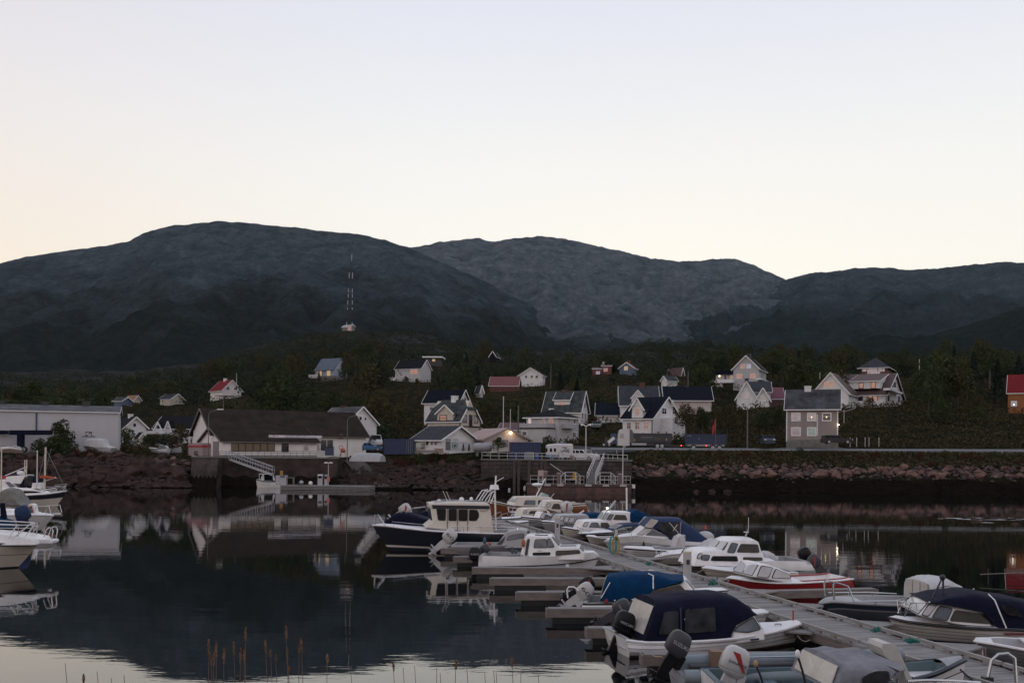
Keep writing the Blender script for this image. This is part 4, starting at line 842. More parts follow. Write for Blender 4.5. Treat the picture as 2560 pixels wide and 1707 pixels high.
# ---------------------------------------------------------------- vehicles
def wheels(t, pts, r=.33, w=.22):
    for x, y in pts:
        m_ = MB(); m_.cone((x, y - w / 2, r), (x, y + w / 2, r), r, r, 16); wo_ = m_.build('wheel', RUBBER, t)
        m_ = MB(); m_.cone((x, y - w / 2 - .012, r), (x, y + w / 2 + .012, r), r * .6, r * .6, 12); m_.build('rim', STEEL, wo_)
def car(name, label, P, rz, col, L=4.6, W=1.8, H=1.5, kind='estate', cat='car', lit=False):
    """x forward"""
    t = thing(name, label, cat, P, rz); mat = M('car_paint_' + col[0], col[1], .35, .06, 2, coat=.15, spec=.3)
    hb = .52 * H if kind != 'van' else .48 * H
    prof = dict(estate=[(-.5, .30), (-.5, .62), (-.49, .66), (.18, .66), (.42, .60), (.49, .5), (.5, .3)], suv=[(-.5, .3), (-.5, .62), (-.48, .66), (.2, .66), (.44, .62), (.5, .52), (.5, .3)], van=[(-.5, .2), (-.5, .55), (.3, .55), (.46, .48), (.5, .38), (.5, .2)])[kind]
    cab = dict(estate=[(-.485, .66), (-.46, .97), (-.40, 1.), (.02, .99), (.20, .65)], suv=[(-.49, .66), (-.47, .98), (-.4, 1.), (.06, .98), (.22, .65)], van=[(-.5, .55), (-.49, .98), (-.45, 1.), (.2, .99), (.33, .55)])[kind]
    m_ = MB(); m_.prism([(x * L, -W / 2, z * H - .1) for x, z in prof], (0, W, 0)); m_.box(-L * .5, L * .5, -W * .46, W * .46, .2, .4)
    ca = [[(x * L, sy * W / 2 * (1 - .13 * (z * H - .66 * H) / (.34 * H) if z > .66 else 1), z * H - .1) for x, z in cab] for sy in (-1, 1)]
    m_.loft(ca, caps=True); m_.loft([[ca[0][-1], ca[0][0]], [ca[1][-1], ca[1][0]]]); m_.build('body', mat, t)
    g = MB()
    def cp(u, v, sy):  # u along cabin, v up
        lo = (lerp(cab[0][0], cab[-1][0], u), cab[0][1]); hi = (lerp(cab[1][0] + .02, cab[-2][0], u), .97); x, z = lerp(lo[0], hi[0], v), lerp(lo[1], hi[1], v)
        return (x * L, sy * (W / 2 * (1 - .13 * max(0, (z - .66)) / .34) + .012), z * H - .1)
    for sy in (-1, 1):
        for u0, u1 in ((.06, .36), (.39, .63), (.66, .93)) if kind != 'van' else ((.75, .95),): g.add([cp(u0, .12, sy), cp(u1, .12, sy), cp(u1 - .02, .88, sy), cp(u0 + .02, .88, sy)], [(0, 1, 2, 3)])
    for a, b, dx in ((cab[-1], cab[-2], .02), (cab[0], cab[1], -.02)):
        g.add([((lerp(a[0], b[0], v)) * L + dx, s * W * .42, lerp(a[1], b[1], v) * H - .1 + .012) for v, s in ((.12, -1), (.12, 1), (.9, 1), (.9, -1))], [(0, 1, 2, 3)])
    g.build('window', GLASSD, t)
    for sy in (-1, 1):
        MB().box(L * .485, L * .505, sy * W * .38 - .16, sy * W * .38 + .16, .5 * H - .1, .58 * H - .1).build('headlight', TRIM, t)
        MB().box(-L * .505, -L * .485, sy * W * .42 - .08, sy * W * .42 + .08, .5 * H - .1, .62 * H - .1).build('tail_light', M('tail_red', (.25, .02, .02), .4), t)
    wheels(t, [(x * L, sy * (W / 2 - .1)) for x in (-.3, .32) for sy in (-1, 1)], .33 * (H / 1.5) ** .5); return t
P_ = at(*px('F', 575, 870), 161); car('estate_car', 'black estate car parked at the corner of the beige house', P_, -.05, ('black', (.012, .013, .016)), 4.7)
P_ = at(*px('E', 2000, 1008), 163); car('parked_car', 'dark blue car facing the water left of the beige house', P_, R(-96), ('dark_blue', (.03, .045, .075)), 4.4, 1.85, 1.7, 'suv')
P_ = at(*px('E', 142, 830), 196); car('parked_car', 'grey car half hidden in the drive beside the long navy roof', P_, R(-100), ('grey', (.14, .15, .16)), 4.3, kind='suv')
P_ = at(*px('D', 1180, 472), 150.5); car('parked_car', 'white off road car parked beside the caravan on the quay', P_, R(-35), ('white', (.62, .62, .63)), 4.3, 1.9, 1.85, 'suv')
P_ = at(*px('B', 2168, 585), 178); car('parked_van', 'white van behind the right end of the harbour building', P_, R(-75), ('white', (.62, .62, .63)), 5, 2.0, 2.1, 'van', 'van')
P_ = at(*px('B', 2100, 640), 170); car('parked_car', 'blue car partly seen past the harbour building corner', P_, R(15), ('mid_blue', (.06, .15, .30)), 4.3)
# caravan
f = Fr('D', 562, 462, 150); t = thing('caravan', 'white camping caravan with blue and red stripes parked on the quay', 'caravan', f.P, .0)
L = f.l(1000, 462).x; xm = f.l(728, 462).x; h = f.l(800, 185).z; WV = M('caravan_white', (.58, .57, .57), .45, .06, 2)
m_ = MB(); m_.loft([[(x, y, z) for x, y, z in q] for q in [[(xm, -.1, .45), (L, .5, .45), (L, 5, .45), (0, 4.6, .45), (0, .9, .45)], [(xm, -.1, h * .9), (L, .5, h * .9), (L, 5, h * .9), (0, 4.6, h * .86), (0, .9, h * .86)], [(xm, .1, h), (L - .2, .7, h), (L - .2, 4.8, h), (.25, 4.4, h * .95), (.25, 1.1, h * .95)]]], close=True, caps=True); m_.build('body', WV, t)
def cvy(x): return lerp(.9, -.1, x / xm) if x < xm else lerp(-.1, .5, (x - xm) / (L - xm))
for x0, x1 in ((555, 582), (620, 655), (685, 718)):
    a = f.l(x0, 262); b = f.l(x1, 322); MB().add([(a.x, cvy(a.x) - .02, b.z), (b.x, cvy(b.x) - .02, b.z), (b.x, cvy(b.x) - .02, a.z), (a.x, cvy(a.x) - .02, a.z)], [(0, 1, 2, 3)]).build('window', GLASSD, t)
def cstripe(x0, x1, y0, y1, nm, mat): a = f.l(x0, y0); b = f.l(x1, y1); MB().add([(a.x, cvy(a.x) - .015, b.z), (b.x, cvy(b.x) - .015, b.z), (b.x, cvy(b.x) - .015, a.z), (a.x, cvy(a.x) - .015, a.z)], [(0, 1, 2, 3)]).build(nm, mat, t)
cstripe(562, 726, 370, 412, 'blue_stripe', M('stripe_blue', (.07, .17, .36), .5)); cstripe(732, 780, 372, 412, 'red_stripe', M('stripe_red', (.34, .07, .08), .5)); cstripe(945, 998, 380, 415, 'red_stripe', M('stripe_red', ())); cstripe(815, 905, 238, 258, 'top_stripe', M('stripe_grey', (.3, .29, .3), .5))
rng = random.Random(4); m_ = MB()
for i in range(26):
    a = f.l(855 + rng.gauss(0, 40), 300 + rng.gauss(0, 22)); b = a + Vector((rng.gauss(0, .25), 0, rng.gauss(0, .25))); a.y = cvy(a.x) - .03; b.y = cvy(b.x) - .03; m_.bar(a, b, .02, .06)
m_.build('rack', M('rack_grey', (.14, .13, .14), .5), t); wheels(t, [(1.0, .9), (L - 1.6, .5)], .34)
# lorry with dark tank body, and its trailer
YR = 167.
f = Fr('E', 372, 1050, YR); t = thing('lorry', 'white cabbed lorry with long dark grey body stopped on the shore road', 'lorry', f.P, -.01); CB = M('lorry_white', (.58, .56, .55), .4, .06, 1)
def lx(x): return f.l(x, 1050).x
def lz(y): return f.l(400, y).z
prof = [(lx(368), .5), (lx(366), lz(960)), (lx(380), lz(895)), (lx(392), lz(850)), (lx(410), lz(838)), (lx(495), lz(834)), (lx(495), .5)]
MB().prism([(x, 0, z) for x, z in prof], (0, 2.4, 0)).build('cab', CB, t); MB().prism([(lx(388), -.02, lz(935)), (lx(395), -.02, lz(888)), (lx(432), -.02, lz(885)), (lx(432), -.02, lz(935))], (0, .02, 0)).build('window', PANES['grey'], t)
MB().prism([(lx(497), .05, 1.0), (lx(497), .05, lz(836)), (lx(525), .05, lz(850)), (lx(538), .05, lz(880)), (lx(538), .05, 1.0)], (0, 2.3, 0)).build('air_deflector', M('lorry_grey', (.12, .12, .135), .5), t)
MB().box(lx(540), lx(955), .02, 2.45, lz(978), lz(880)).build('body', M('lorry_body', (.035, .037, .045), .5, .2, 1), t)
MB().box(lx(500), lx(950), .25, 2.2, .55, lz(980)).build('chassis', DKSTEEL, t)
MB().box(lx(520), lx(680), .08, .2, .6, .95).build('side_guard', STEEL, t)
def flattext(t_, body, x0, z0, x1, z1, y, mat, name='lettering'):
    cu = bpy.data.curves.new(name, 'FONT'); cu.body = body; cu.extrude = .003; tmp = bpy.data.objects.new(name, cu); C.objects.link(tmp)
    me = bpy.data.meshes.new_from_object(tmp.evaluated_get(bpy.context.evaluated_depsgraph_get())); bpy.data.objects.remove(tmp)
    xs = [v.co.x for v in me.vertices]; ys = [v.co.y for v in me.vertices]; A, B, c0, c1 = min(xs), max(xs), min(ys), max(ys); m_ = MB()
    m_.v = [(lerp(x0, x1, (v.co.x - A) / (B - A)), y - v.co.z, lerp(z0, z1, (v.co.y - c0) / (c1 - c0))) for v in me.vertices]; m_.f = [tuple(p_.vertices) for p_ in me.polygons]; m_.m = [0] * len(m_.f)
    return m_.build(name, mat, t_)
LW = M('lettering_white', (.45, .45, .46), .6)
flattext(t, 'Er ikke det noko prosjekt?', lx(618), lz(926), lx(750), lz(915), .01, LW); flattext(t, 'Containere for alle formaal', lx(618), lz(940), lx(735), lz(933), .01, LW)
flattext(t, 'Ekrene', lx(770), lz(946), lx(832), lz(922), .01, M('lettering_green', (.16, .22, .07), .6))
MB().box(lx(542), lx(555), -.01, .02, lz(970), lz(942)).build('reflector', M('reflector_yellow', (.4, .26, .04), .5), t); MB().box(lx(890), lx(902), -.01, .02, lz(960), lz(930)).build('reflector', M('reflector_yellow', ()), t)
wheels(t, [(lx(440), .3), (lx(440), 2.1), (lx(800), .3), (lx(850), .3), (lx(800), 2.1), (lx(850), 2.1)], .5, .3)
t = container('trailer', 'blue container trailer with two red tail lights behind the dark lorry', 'E', 1117, 1548, 890, 1000, YR, mat=M('trailer_blue', (.028, .042, .09), .55)); t['category'] = 'trailer'
L = f.l(1548, 1000).x - f.l(1117, 1000).x
MB().box(.2, L - .2, .3, 2.2, -.35, -.01).build('chassis', STEEL, t)
TL = EM('tail_lamp', (1, .08, .04), 2.5)
for x in (-.9, L * .5): MB().ball((x, -.05, -.25), .11).build('tail_light', TL, t)
MB().box(-3.4, .2, .3, 2.2, -.45, -.2).build('drawbar', DKSTEEL, t)
flattext(t, 'C', L * .30, .75, L * .335, 1.05, -.05, LW); flattext(t, 'DSB', .15, 1.3, .75, 1.46, -.05, LW)
wheels(t, [(x, y) for x in (1.2, L - 2.2, L - 1.1) for y in (.3, 2.1)], .5, .3)
for o in t.children:
    if o.name.startswith('wheel'):
        o.location.z = -1.05
# hoist gear in front of the cab
f = Fr('E', 285, 1030, 168); t = thing('boat_trailer', 'blue and white jacked up boat trailer in front of the lorry', 'trailer', f.P)
MB().bar(f.l(262, 985), f.l(330, 930), .2, .5).build('beam', TRIM, t); MB().box(f.l(300, 0).x, f.l(360, 0).x, 0, 1, .5, 2.2).build('winch_box', M('winch_blue', (.04, .07, .16), .5), t); MB().box(f.l(236, 0).x, f.l(268, 0).x, 0, .5, .3, f.l(250, 930).z).build('mast', DKSTEEL, t); wheels(t, [(f.l(285, 0).x, .2), (f.l(225, 0).x, .2)], .35)
# guard rail along the shore road
a = at(1478, 1121.5, 163.2); b = at(2700, 1126, 163.2); t = thing('guard_rail', 'long grey steel guard rail along the shore road', 'guard rail', a); d = b - a
m_ = MB(); rows = []
for i in range(60):
    q = d * (i / 59); rows.append([q + Vector((0, y, z)) for y, z in ((.04, -.17), (-.03, -.12), (.04, 0), (-.03, .12), (.04, .17))])
m_.loft(rows); m_.build('beam', STEEL, t)
n = int(d.length / 4.15)
for i in range(n + 1): q = d * (i / n); MB().box(q.x - .06, q.x + .06, .06, .16, q.z - 1.2, q.z + .12).build('post', STEEL, t)
# IBC tote, drums, bins, mixer
f = Fr('D', 285, 450, 149); t = thing('liquid_tote', 'pale caged liquid tote beside the dark blue container', 'tote', f.P); MB().box(-.62, .62, 0, 1, .1, 1.1).build('tank', M('tote_white', (.28, .29, .30), .6), t)
m_ = MB()
for i in range(7): x = -.63 + i * .21; m_.bar((x, -.03, .1), (x, -.03, 1.15), .03, .03)
for z in (.12, .45, .8, 1.13): m_.bar((-.63, -.04, z), (.63, -.04, z), .03, .03)
m_.build('cage', STEEL, t)
f = Fr('D', 405, 445, 149); t = thing('plastic_drum', 'bright blue plastic drum right of the caged tote', 'drum', f.P); MB().cone((0, .4, 0), (0, .4, .7), .3, .3, 14).build('barrel', M('drum_blue', (.03, .10, .30), .5), t); MB().cone((0, .4, .7), (0, .4, .76), .28, .28, 14).build('lid', TRIM, t)
f = Fr('B', 1665, 690, 150.5); t = thing('bin', 'dark blue bin outside the harbour building glass front', 'bin', f.P); MB().box(-.6, .6, 0, .8, 0, 1.2).build('body', M('bin_blue', (.03, .04, .10), .5), t); MB().box(-.65, .65, -.05, .85, 1.2, 1.3).build('lid', RUBBER, t)
f = Fr('B', 1820, 698, 151); t = thing('cement_mixer', 'orange cement mixer on legs by the white door', 'cement mixer', f.P); OR = M('mixer_orange', (.42, .10, .03), .5)
m_ = MB(); m_.tube([(-.35, 0, 1.05), (-.15, 0, .95), (.12, 0, .82), (.32, 0, .72)], [.16, .34, .34, .14], 12); m_.build('drum', OR, t)
for q in (-.5, .5): MB().bar((q, -.3, 0), (q * .3, 0, .85), .06, .06).build('leg', OR, t)
f = Fr('B', 1795, 640, 151.5); t = thing('life_ring', 'pale life ring post left of the orange mixer', 'life ring', f.P); m_ = MB(); m_.tube([(.28 * math.cos(a / 16 * 6.2832), 0, .55 + .28 * math.sin(a / 16 * 6.2832)) for a in range(17)], .08, 6); m_.build('ring', M('ring_pink', (.6, .3, .26), .6), t); MB().box(-.05, .05, .08, .14, -1.4, .4).build('post', DKSTEEL, t)
# stacked timber by the store
f = Fr('C', 570, 838, 152); t = thing('timber_stack', 'stack of grey and brown planks in front of the white store', 'planks', f.P)
for i in range(4):
    m_ = MB(); m_.box(-2 + i * .1, .8, 0, .8, .12 * i, .12 * i + .1); m_.build('plank', WOODW, t)
for i in range(5): MB().box(.9, 2.2, 0, .8, .15 * i, .15 * i + .12).build('plank', M('brown_plank', (.20, .10, .06), .8), t)
# ---------------------------------------------------------------- poles and lamps
def pole(name, label, k, x, ytop, ybot, Y, r=.09, mat=WSTEEL, cat='pole', head=None, rb=None):
    f = Fr(k, x, ybot, Y); h = f.l(x, ytop).z; t = thing(name, label, cat, f.P + Vector((0, 0, -.8))); MB().cone((0, 0, 0), (0, 0, h + .8), rb or r, r * .7, 8).build('shaft', mat, t)
    if head == 'arm': m_ = MB(); m_.tube([(0, 0, h + .75), (.25, 0, h + 1.15), (1.4, -.1, h + 1.5)], .05, 6); m_.build('arm', mat, t); MB().box(1.3, 2.2, -.25, .05, h + 1.45, h + 1.6).build('lamp_head', TRIM, t)
    if head == 'twin':
        for sg in (-1, 1): m_ = MB(); m_.tube([(0, 0, h + .7), (sg * .4, 0, h + .95), (sg * .75, 0, h + .9)], [.05, .1, .2], 8); m_.build('lamp_head', TRIM, t)
    if head == 'knob': MB().ball((0, 0, h + .85), r * 1.3, 8, 5).build('finial', mat, t)
    return t, h
GP = M('grey_pole', (.16, .15, .15), .7, .2, 3)
pole('lamp_post', 'dark curved lamp post in front of the left porch gable', 'B', 352, 240, 705, 148, .08, GP, 'lamp', 'arm')
pole('lamp_post', 'grey curved lamp post before the right wing of the harbour building', 'B', 1864, 300, 700, 149, .08, GP, 'lamp', 'arm')
pole('lamp_post', 'white twin headed lamp post on the quay above the white car', 'C', 2284, 540, 930, 148.5, .10, WSTEEL, 'lamp', 'twin')
pole('flagpole', 'tall white flagpole behind the boathouse roof', 'C', 1385, 232, 620, 172, .09, WSTEEL, 'flagpole', 'knob')
pole('flagpole', 'shorter white flagpole right of the tall one behind the boathouse', 'C', 1462, 370, 610, 171, .07, WSTEEL, 'flagpole', 'knob')
pole('utility_pole', 'grey wooden pole left of the hipped roof house', 'C', 1548, 322, 650, 180, .14, GP, 'pole')
pole('utility_pole', 'grey wooden pole rising from trees above the pinkish house', 'E', 1133, 205, 360, 250, .14, GP, 'pole')
pole('utility_pole', 'tall grey wooden pole by the road right of the red flag', 'E', 1778, 610, 1040, 170, .15, GP, 'pole')
t, hh = pole('flagpole', 'flagpole with drooping red flag beside the shore road', 'E', 1432, 728, 1075, 164.5, .06, GP, 'flagpole', 'knob')
m_ = MB(); rows = [[(-.05 - .08 * i - .06 * math.sin(i * 1.5), .05 * math.sin(i * 2 + j), hh + .7 - j * .35 - i * .22) for j in range(5)] for i in range(7)]; m_.loft(rows); m_.build('flag', M('flag_red', (.42, .03, .035), .7), t)
pole('flagpole', 'tall white flagpole right of the big white house', 'F', 1357, 75, 420, 226, .08, WSTEEL, 'flagpole', 'knob')
pole('flagpole', 'white pole behind the left gable of the big white house', 'F', 415, 200, 320, 240, .09, WSTEEL, 'flagpole', 'knob')
pole('utility_pole', 'dark pole among trees near the ochre house', 'F', 2028, 170, 320, 250, .12, GP, 'pole')
pole('lamp_post', 'thin street lamp on the hill between the two lit houses', 'H', 1696, 215, 340, 335, .09, GP, 'lamp', 'arm')
pole('utility_pole', 'grey pole on the slope right of the small white gabled house', 'Z', 1265, 835, 885, 320, .13, GP, 'pole')
pole('flagpole', 'white pole beside the red roofed house on the left slope', 'H', 358, 290, 400, 335, .10, WSTEEL, 'flagpole', 'knob')
pole('lamp_post', 'street lamp leaning over trees left of the harbour roof', 'B', 516, 60, 200, 190, .08, GP, 'lamp', 'knob')
pole('lamp_post', 'thin street lamp standing between trees right of the big white house', 'F', 1752, 215, 330, 250, .08, GP, 'lamp', 'arm')
# rotary clothes line, fence posts by the beige house
f = Fr('F', 645, 640, 190); t = thing('clothes_line', 'rotary clothes line behind the beige house', 'clothes line', f.P); z1 = f.l(645, 545).z; MB().cone((0, 0, -.6), (0, 0, z1), .06, .05).build('shaft', WSTEEL, t)
for sg in (-1, 1): MB().bar((0, 0, z1 - .4), (sg * 2.2, 0, z1 + .3), .06, .06).build('arm', WSTEEL, t)
for i, x in enumerate((703, 765, 845, 882, 976)):
    f = Fr('F', x, 850, 163); tag(MB().box(-.04, .04, -.04, .04, -.8, .7).build('fence_post', WSTEEL), 'thin white post in the grass right of the black estate car', 'post', 'white posts beside the black estate car', f.P)
# radio mast
f = Fr('Z', 803, 758, 700); t = thing('radio_mast', 'tall thin lattice radio mast on the hill below the mountain', 'radio mast', f.P); H_ = f.l(809, 583).z; m_ = MB(); lw = 2.0
for x, y in ((-lw, -1), (lw, -1), (0, 1.6)): m_.bar((x, y, 0), (x * .35 + 1.2, y * .4, H_ * .95), .22, .22)
for i in range(36):
    t0, t1 = i / 36, (i + 1) / 36; s = 1 if i % 2 else -1; w0 = lerp(lw, lw * .35, t0); w1 = lerp(lw, lw * .35, t1); m_.bar((s * w0 + 1.2 * t0, -1, t0 * H_ * .95), (-s * w1 + 1.2 * t1, -1, t1 * H_ * .95), .1, .1)
m_.build('lattice', M('mast_grey', (.035, .036, .04), .8), t)
rows = [(585, 600, 0), (627, 640, 1), (664, 672, 1), (676, 684, 1), (691, 700, 1), (707, 712, 1), (741, 748, 1)]
for y0, y1, two in rows:
    z0, z1 = f.l(803, y1).z, f.l(803, y0).z; tt = z0 / H_; w = lerp(lw, lw * .35, tt)
    for s in ((-1, 1) if two else (.3,)): MB().box(s * w + 1.2 * tt - .22, s * w + 1.2 * tt + .22, -1.8, -1.3, z0, z1).build('antenna', STEEL, t)
# ---------------------------------------------------------------- road
m_ = MB(); us = [(1380 + 20 * i - HX) / FP for i in range(70)]
m_.loft([[(u * y, y, zg(u * y, y) + .12) for u in us] for y in (163.6, 165, 167, 169, 171)]); struct(m_.build('road', M('asphalt', (.05, .05, .052), .9, .2, 2), smooth=180))
# slipway
q0, q1 = at(*px('B', 1930, 720), 154), at(*px('B', 2300, 880), 143.6); m_ = MB()
m_.loft([[(lerp(q0.x, q1.x, i / 8) + w, lerp(q0.y, q1.y, i / 8), zg(lerp(q0.x, q1.x, i / 8) + w, lerp(q0.y, q1.y, i / 8)) + .28) for w in (-1.4, -.7, 0, .7, 1.4)] for i in range(9)])
struct(m_.build('slipway', M('slip_concrete', (.085, .066, .058), .95, .25, 1, bump=.3), smooth=180))
# ================================================================ boulders, trees, plants
rb = random.Random(11)
def boulder_mesh(seed, flat=1.):
    r_ = random.Random(seed); bm = bmesh.new()
    for i in range(26):
        v = Vector((r_.gauss(0, 1), r_.gauss(0, 1), r_.gauss(0, 1))).normalized() * r_.uniform(.75, 1.0); bm.verts.new((v.x * .62, v.y * .55, v.z * .46 * flat))
    bmesh.ops.convex_hull(bm, input=bm.verts); bmesh.ops.bevel(bm, geom=bm.edges, offset=.02, affect='EDGES', segments=1)
    me = bpy.data.meshes.new('boulder'); bm.to_mesh(me); bm.free(); return me
def rock_mat(name, c1, c2):
    m = M(name, c1, .95, .2, 1.6, spec=.05, col2=c2, bump=.6, bscale=7); t = m.node_tree; b = t.nodes['Principled BSDF']; oi = t.nodes.new('ShaderNodeObjectInfo'); hs = t.nodes.new('ShaderNodeMix'); hs.data_type = 'RGBA'; hs.blend_type = 'MULTIPLY'; hs.inputs[0].default_value = 1
    cr = t.nodes.new('ShaderNodeValToRGB'); e = cr.color_ramp.elements; e[0].color = (.55, .55, .60, 1); e[1].color = (1.15, 1.0, .95, 1); e.new(.5).color = (.9, .8, .78, 1); t.links.new(oi.outputs['Random'], cr.inputs[0])
    src = b.inputs['Base Color'].links[0].from_socket; t.links.new(src, hs.inputs[6]); t.links.new(cr.outputs[0], hs.inputs[7]); t.links.new(hs.outputs[2], b.inputs['Base Color']); return m
RK1 = rock_mat('pink_granite', (.20, .145, .128), (.105, .074, .066)); RK2 = rock_mat('dark_granite', (.085, .062, .054), (.030, .023, .021))
BM = [boulder_mesh(i) for i in range(10)]
BMD = []
for me in BM: me.materials.append(RK1); d_ = me.copy(); d_.materials[0] = RK2; BMD.append(d_)
def boulder(P, s, label, group, dark=False):
    o = bpy.data.objects.new('boulder', rb.choice(BMD if dark else BM)); C.objects.link(o); o.location = P; o.rotation_euler = (rb.uniform(-.4, .4), rb.uniform(-.4, .4), rb.uniform(0, 6.28)); o.scale = (s * rb.uniform(.85, 1.25), s, s * rb.uniform(.8, 1.1)); return tag(o, label, 'boulder', group)
for i in range(128):
    x = 1585 + (2640 - 1585) * (i + rb.uniform(-.6, .6)) / 128; row = rb.random(); Y = lerp(150.2, 155, row); q = (x - HX) / FP * Y
    if 1560 < x: boulder((q, Y, zbase(q, Y) + rb.uniform(0, .35)), rb.choice((.75, .9, 1.1, 1.3, 1.5)) * (1.35 if row < .35 else .9), 'pinkish granite boulder in the stone bank below the guard rail', 'boulders in the right bank')
for i in range(90):
    x = -60 + 530 * (i + rb.uniform(-.6, .6)) / 90; row = rb.random(); Y = lerp(144.3, 152.5, row); q = (x - HX) / FP * Y
    boulder((q, Y, zbase(q, Y) + rb.uniform(.25, .7)), rb.choice((1.1, 1.4, 1.8, 2.4)) * (1.25 if row < .4 else .85), 'dark brown granite boulder in the breakwater below the warehouse', 'boulders in the left breakwater', True)
for i in range(14):
    x = rb.uniform(385, 470); Y = rb.uniform(146.5, 151); q = (x - HX) / FP * Y; boulder((q, Y, zbase(q, Y) + .5), rb.uniform(.8, 1.4), 'pale pink granite boulder heaped against the concrete quay corner', 'pale boulders by the quay corner')
def scatter_rocks(name, n, fx, mat, smin, smax):
    m_ = MB(); r_ = random.Random(5)
    for i in range(n):
        x, Y = fx(r_); q = (x - HX) / FP * Y; z = zbase(q, Y); s = r_.uniform(smin, smax); p_ = [Vector((r_.gauss(0, 1), r_.gauss(0, 1), r_.gauss(0, 1))).normalized() for _ in range(8)]
        c = Vector((q, Y, z + s * .15)); v = [c + Vector((s * a, s * b, s * .7 * k)) * r_.uniform(.85, 1.1) for a, b, k in ((1, 0, 0), (.3, .9, .1), (-.8, .6, 0), (-.8, -.6, .05), (.3, -.9, 0), (.1, .1, .9), (0, 0, -.6))]
        m_.add(v, [(0, 1, 5), (1, 2, 5), (2, 3, 5), (3, 4, 5), (4, 0, 5), (1, 0, 6), (2, 1, 6), (3, 2, 6), (4, 3, 6), (0, 4, 6)])
    o = m_.build(name, mat, fixn=False); o['kind'] = 'stuff'; return o
scatter_rocks('rubble', 1500, lambda r_: (r_.uniform(1570, 2650), r_.gauss(152.8, 1.5)), RK1, .14, .42)
scatter_rocks('rubble', 1500, lambda r_: (r_.uniform(-60, 472), r_.uniform(143.2, 152)), RK2, .3, 1.0)
scatter_rocks('rubble', 2000, lambda r_: (r_.uniform(845, 1240), r_.uniform(143.6, 153.6)), RK2, .15, .7)
scatter_rocks('seaweed_stones', 2600, lambda r_: (r_.uniform(1560, 2650), r_.uniform(143, 150)), WEED, .07, .24)
for i in range(44):
    x = rb.uniform(870, 1240); Y = rb.uniform(145.2, 153.5); q = (x - HX) / FP * Y; boulder((q, Y, zbase(q, Y) + rb.uniform(0, .2)), rb.choice((.6, .8, 1.1, 1.6, 2.0)), 'dark reddish boulder on the rough bank between slipway and block stone quay', 'boulders on the middle bank', True)
for x, y, s in ((2440, 1302, 1.6), (2500, 1296, 1.9), (2560, 1290, 2.6), (2380, 1304, .7), (2620, 1300, 2.2), (2535, 1310, .9)):
    q = gd(x, y); boulder((q.x, q.y, -.12 * s), s * .75, 'low dark rock breaking the water at the right edge', 'rocks in the water at the right', True)
for i in range(14):
    x = rb.uniform(1640, 1960); q = gd(x, rb.uniform(1224, 1231)); boulder((q.x, q.y, -.02), rb.uniform(.6, 1.3), 'low weedy rock at the water edge below the boulder bank', 'weedy rocks at the water edge', True)
# --- trees
def leaf_mat(name, cs, rnd=True):
    m = bpy.data.materials.new(name); m.use_nodes = True; t = m.node_tree; b = t.nodes['Principled BSDF']; b.inputs['Roughness'].default_value = .8; b.inputs['Specular IOR Level'].default_value = .0
    oi = t.nodes.new('ShaderNodeObjectInfo'); cr = t.nodes.new('ShaderNodeValToRGB'); e = cr.color_ramp.elements
    while len(e) < len(cs): e.new(.5)
    for i, c_ in enumerate(cs): e[i].position = i / (len(cs) - 1); e[i].color = (*c_, 1)
    t.links.new(oi.outputs['Random'], cr.inputs[0]); g = t.nodes.new('ShaderNodeTexCoord'); n = t.nodes.new('ShaderNodeTexNoise'); n.inputs['Scale'].default_value = .9; n.inputs['Detail'].default_value = 4; t.links.new(g.outputs['Object'], n.inputs[0])
    r2 = t.nodes.new('ShaderNodeMapRange'); r2.inputs[1].default_value = .35; r2.inputs[2].default_value = .68; r2.inputs[3].default_value = .7; r2.inputs[4].default_value = 1.25; t.links.new(n.outputs[0], r2.inputs[0])
    x = t.nodes.new('ShaderNodeVectorMath'); x.operation = 'SCALE'; t.links.new(cr.outputs[0], x.inputs[0]); t.links.new(r2.outputs[0], x.inputs['Scale']); t.links.new(x.outputs[0], b.inputs['Base Color']); return m
LEAF = leaf_mat('birch_foliage', [(.036, .046, .024), (.050, .060, .026), (.040, .054, .028), (.062, .062, .028), (.066, .050, .028)])
SPRU = leaf_mat('spruce_foliage', [(.016, .026, .018), (.02, .03, .022)])
RUSTL = leaf_mat('autumn_foliage', [(.075, .028, .02), (.06, .04, .022)])
BARK = M('bark', (.07, .06, .052), .9, .3, 3)
def leafquad(m_, c, s, r_):
    d = Vector((r_.gauss(0, 1), r_.gauss(0, 1), r_.gauss(0, .8))).normalized(); u = d.orthogonal().normalized(); w = d.cross(u); a = r_.uniform(0, 6.28); u, w = u * math.cos(a) + w * math.sin(a), w * math.cos(a) - u * math.sin(a)
    m_.add([c - u * s, c + w * s * .55, c + u * s, c - w * s * .55], [(0, 1, 2, 3)])
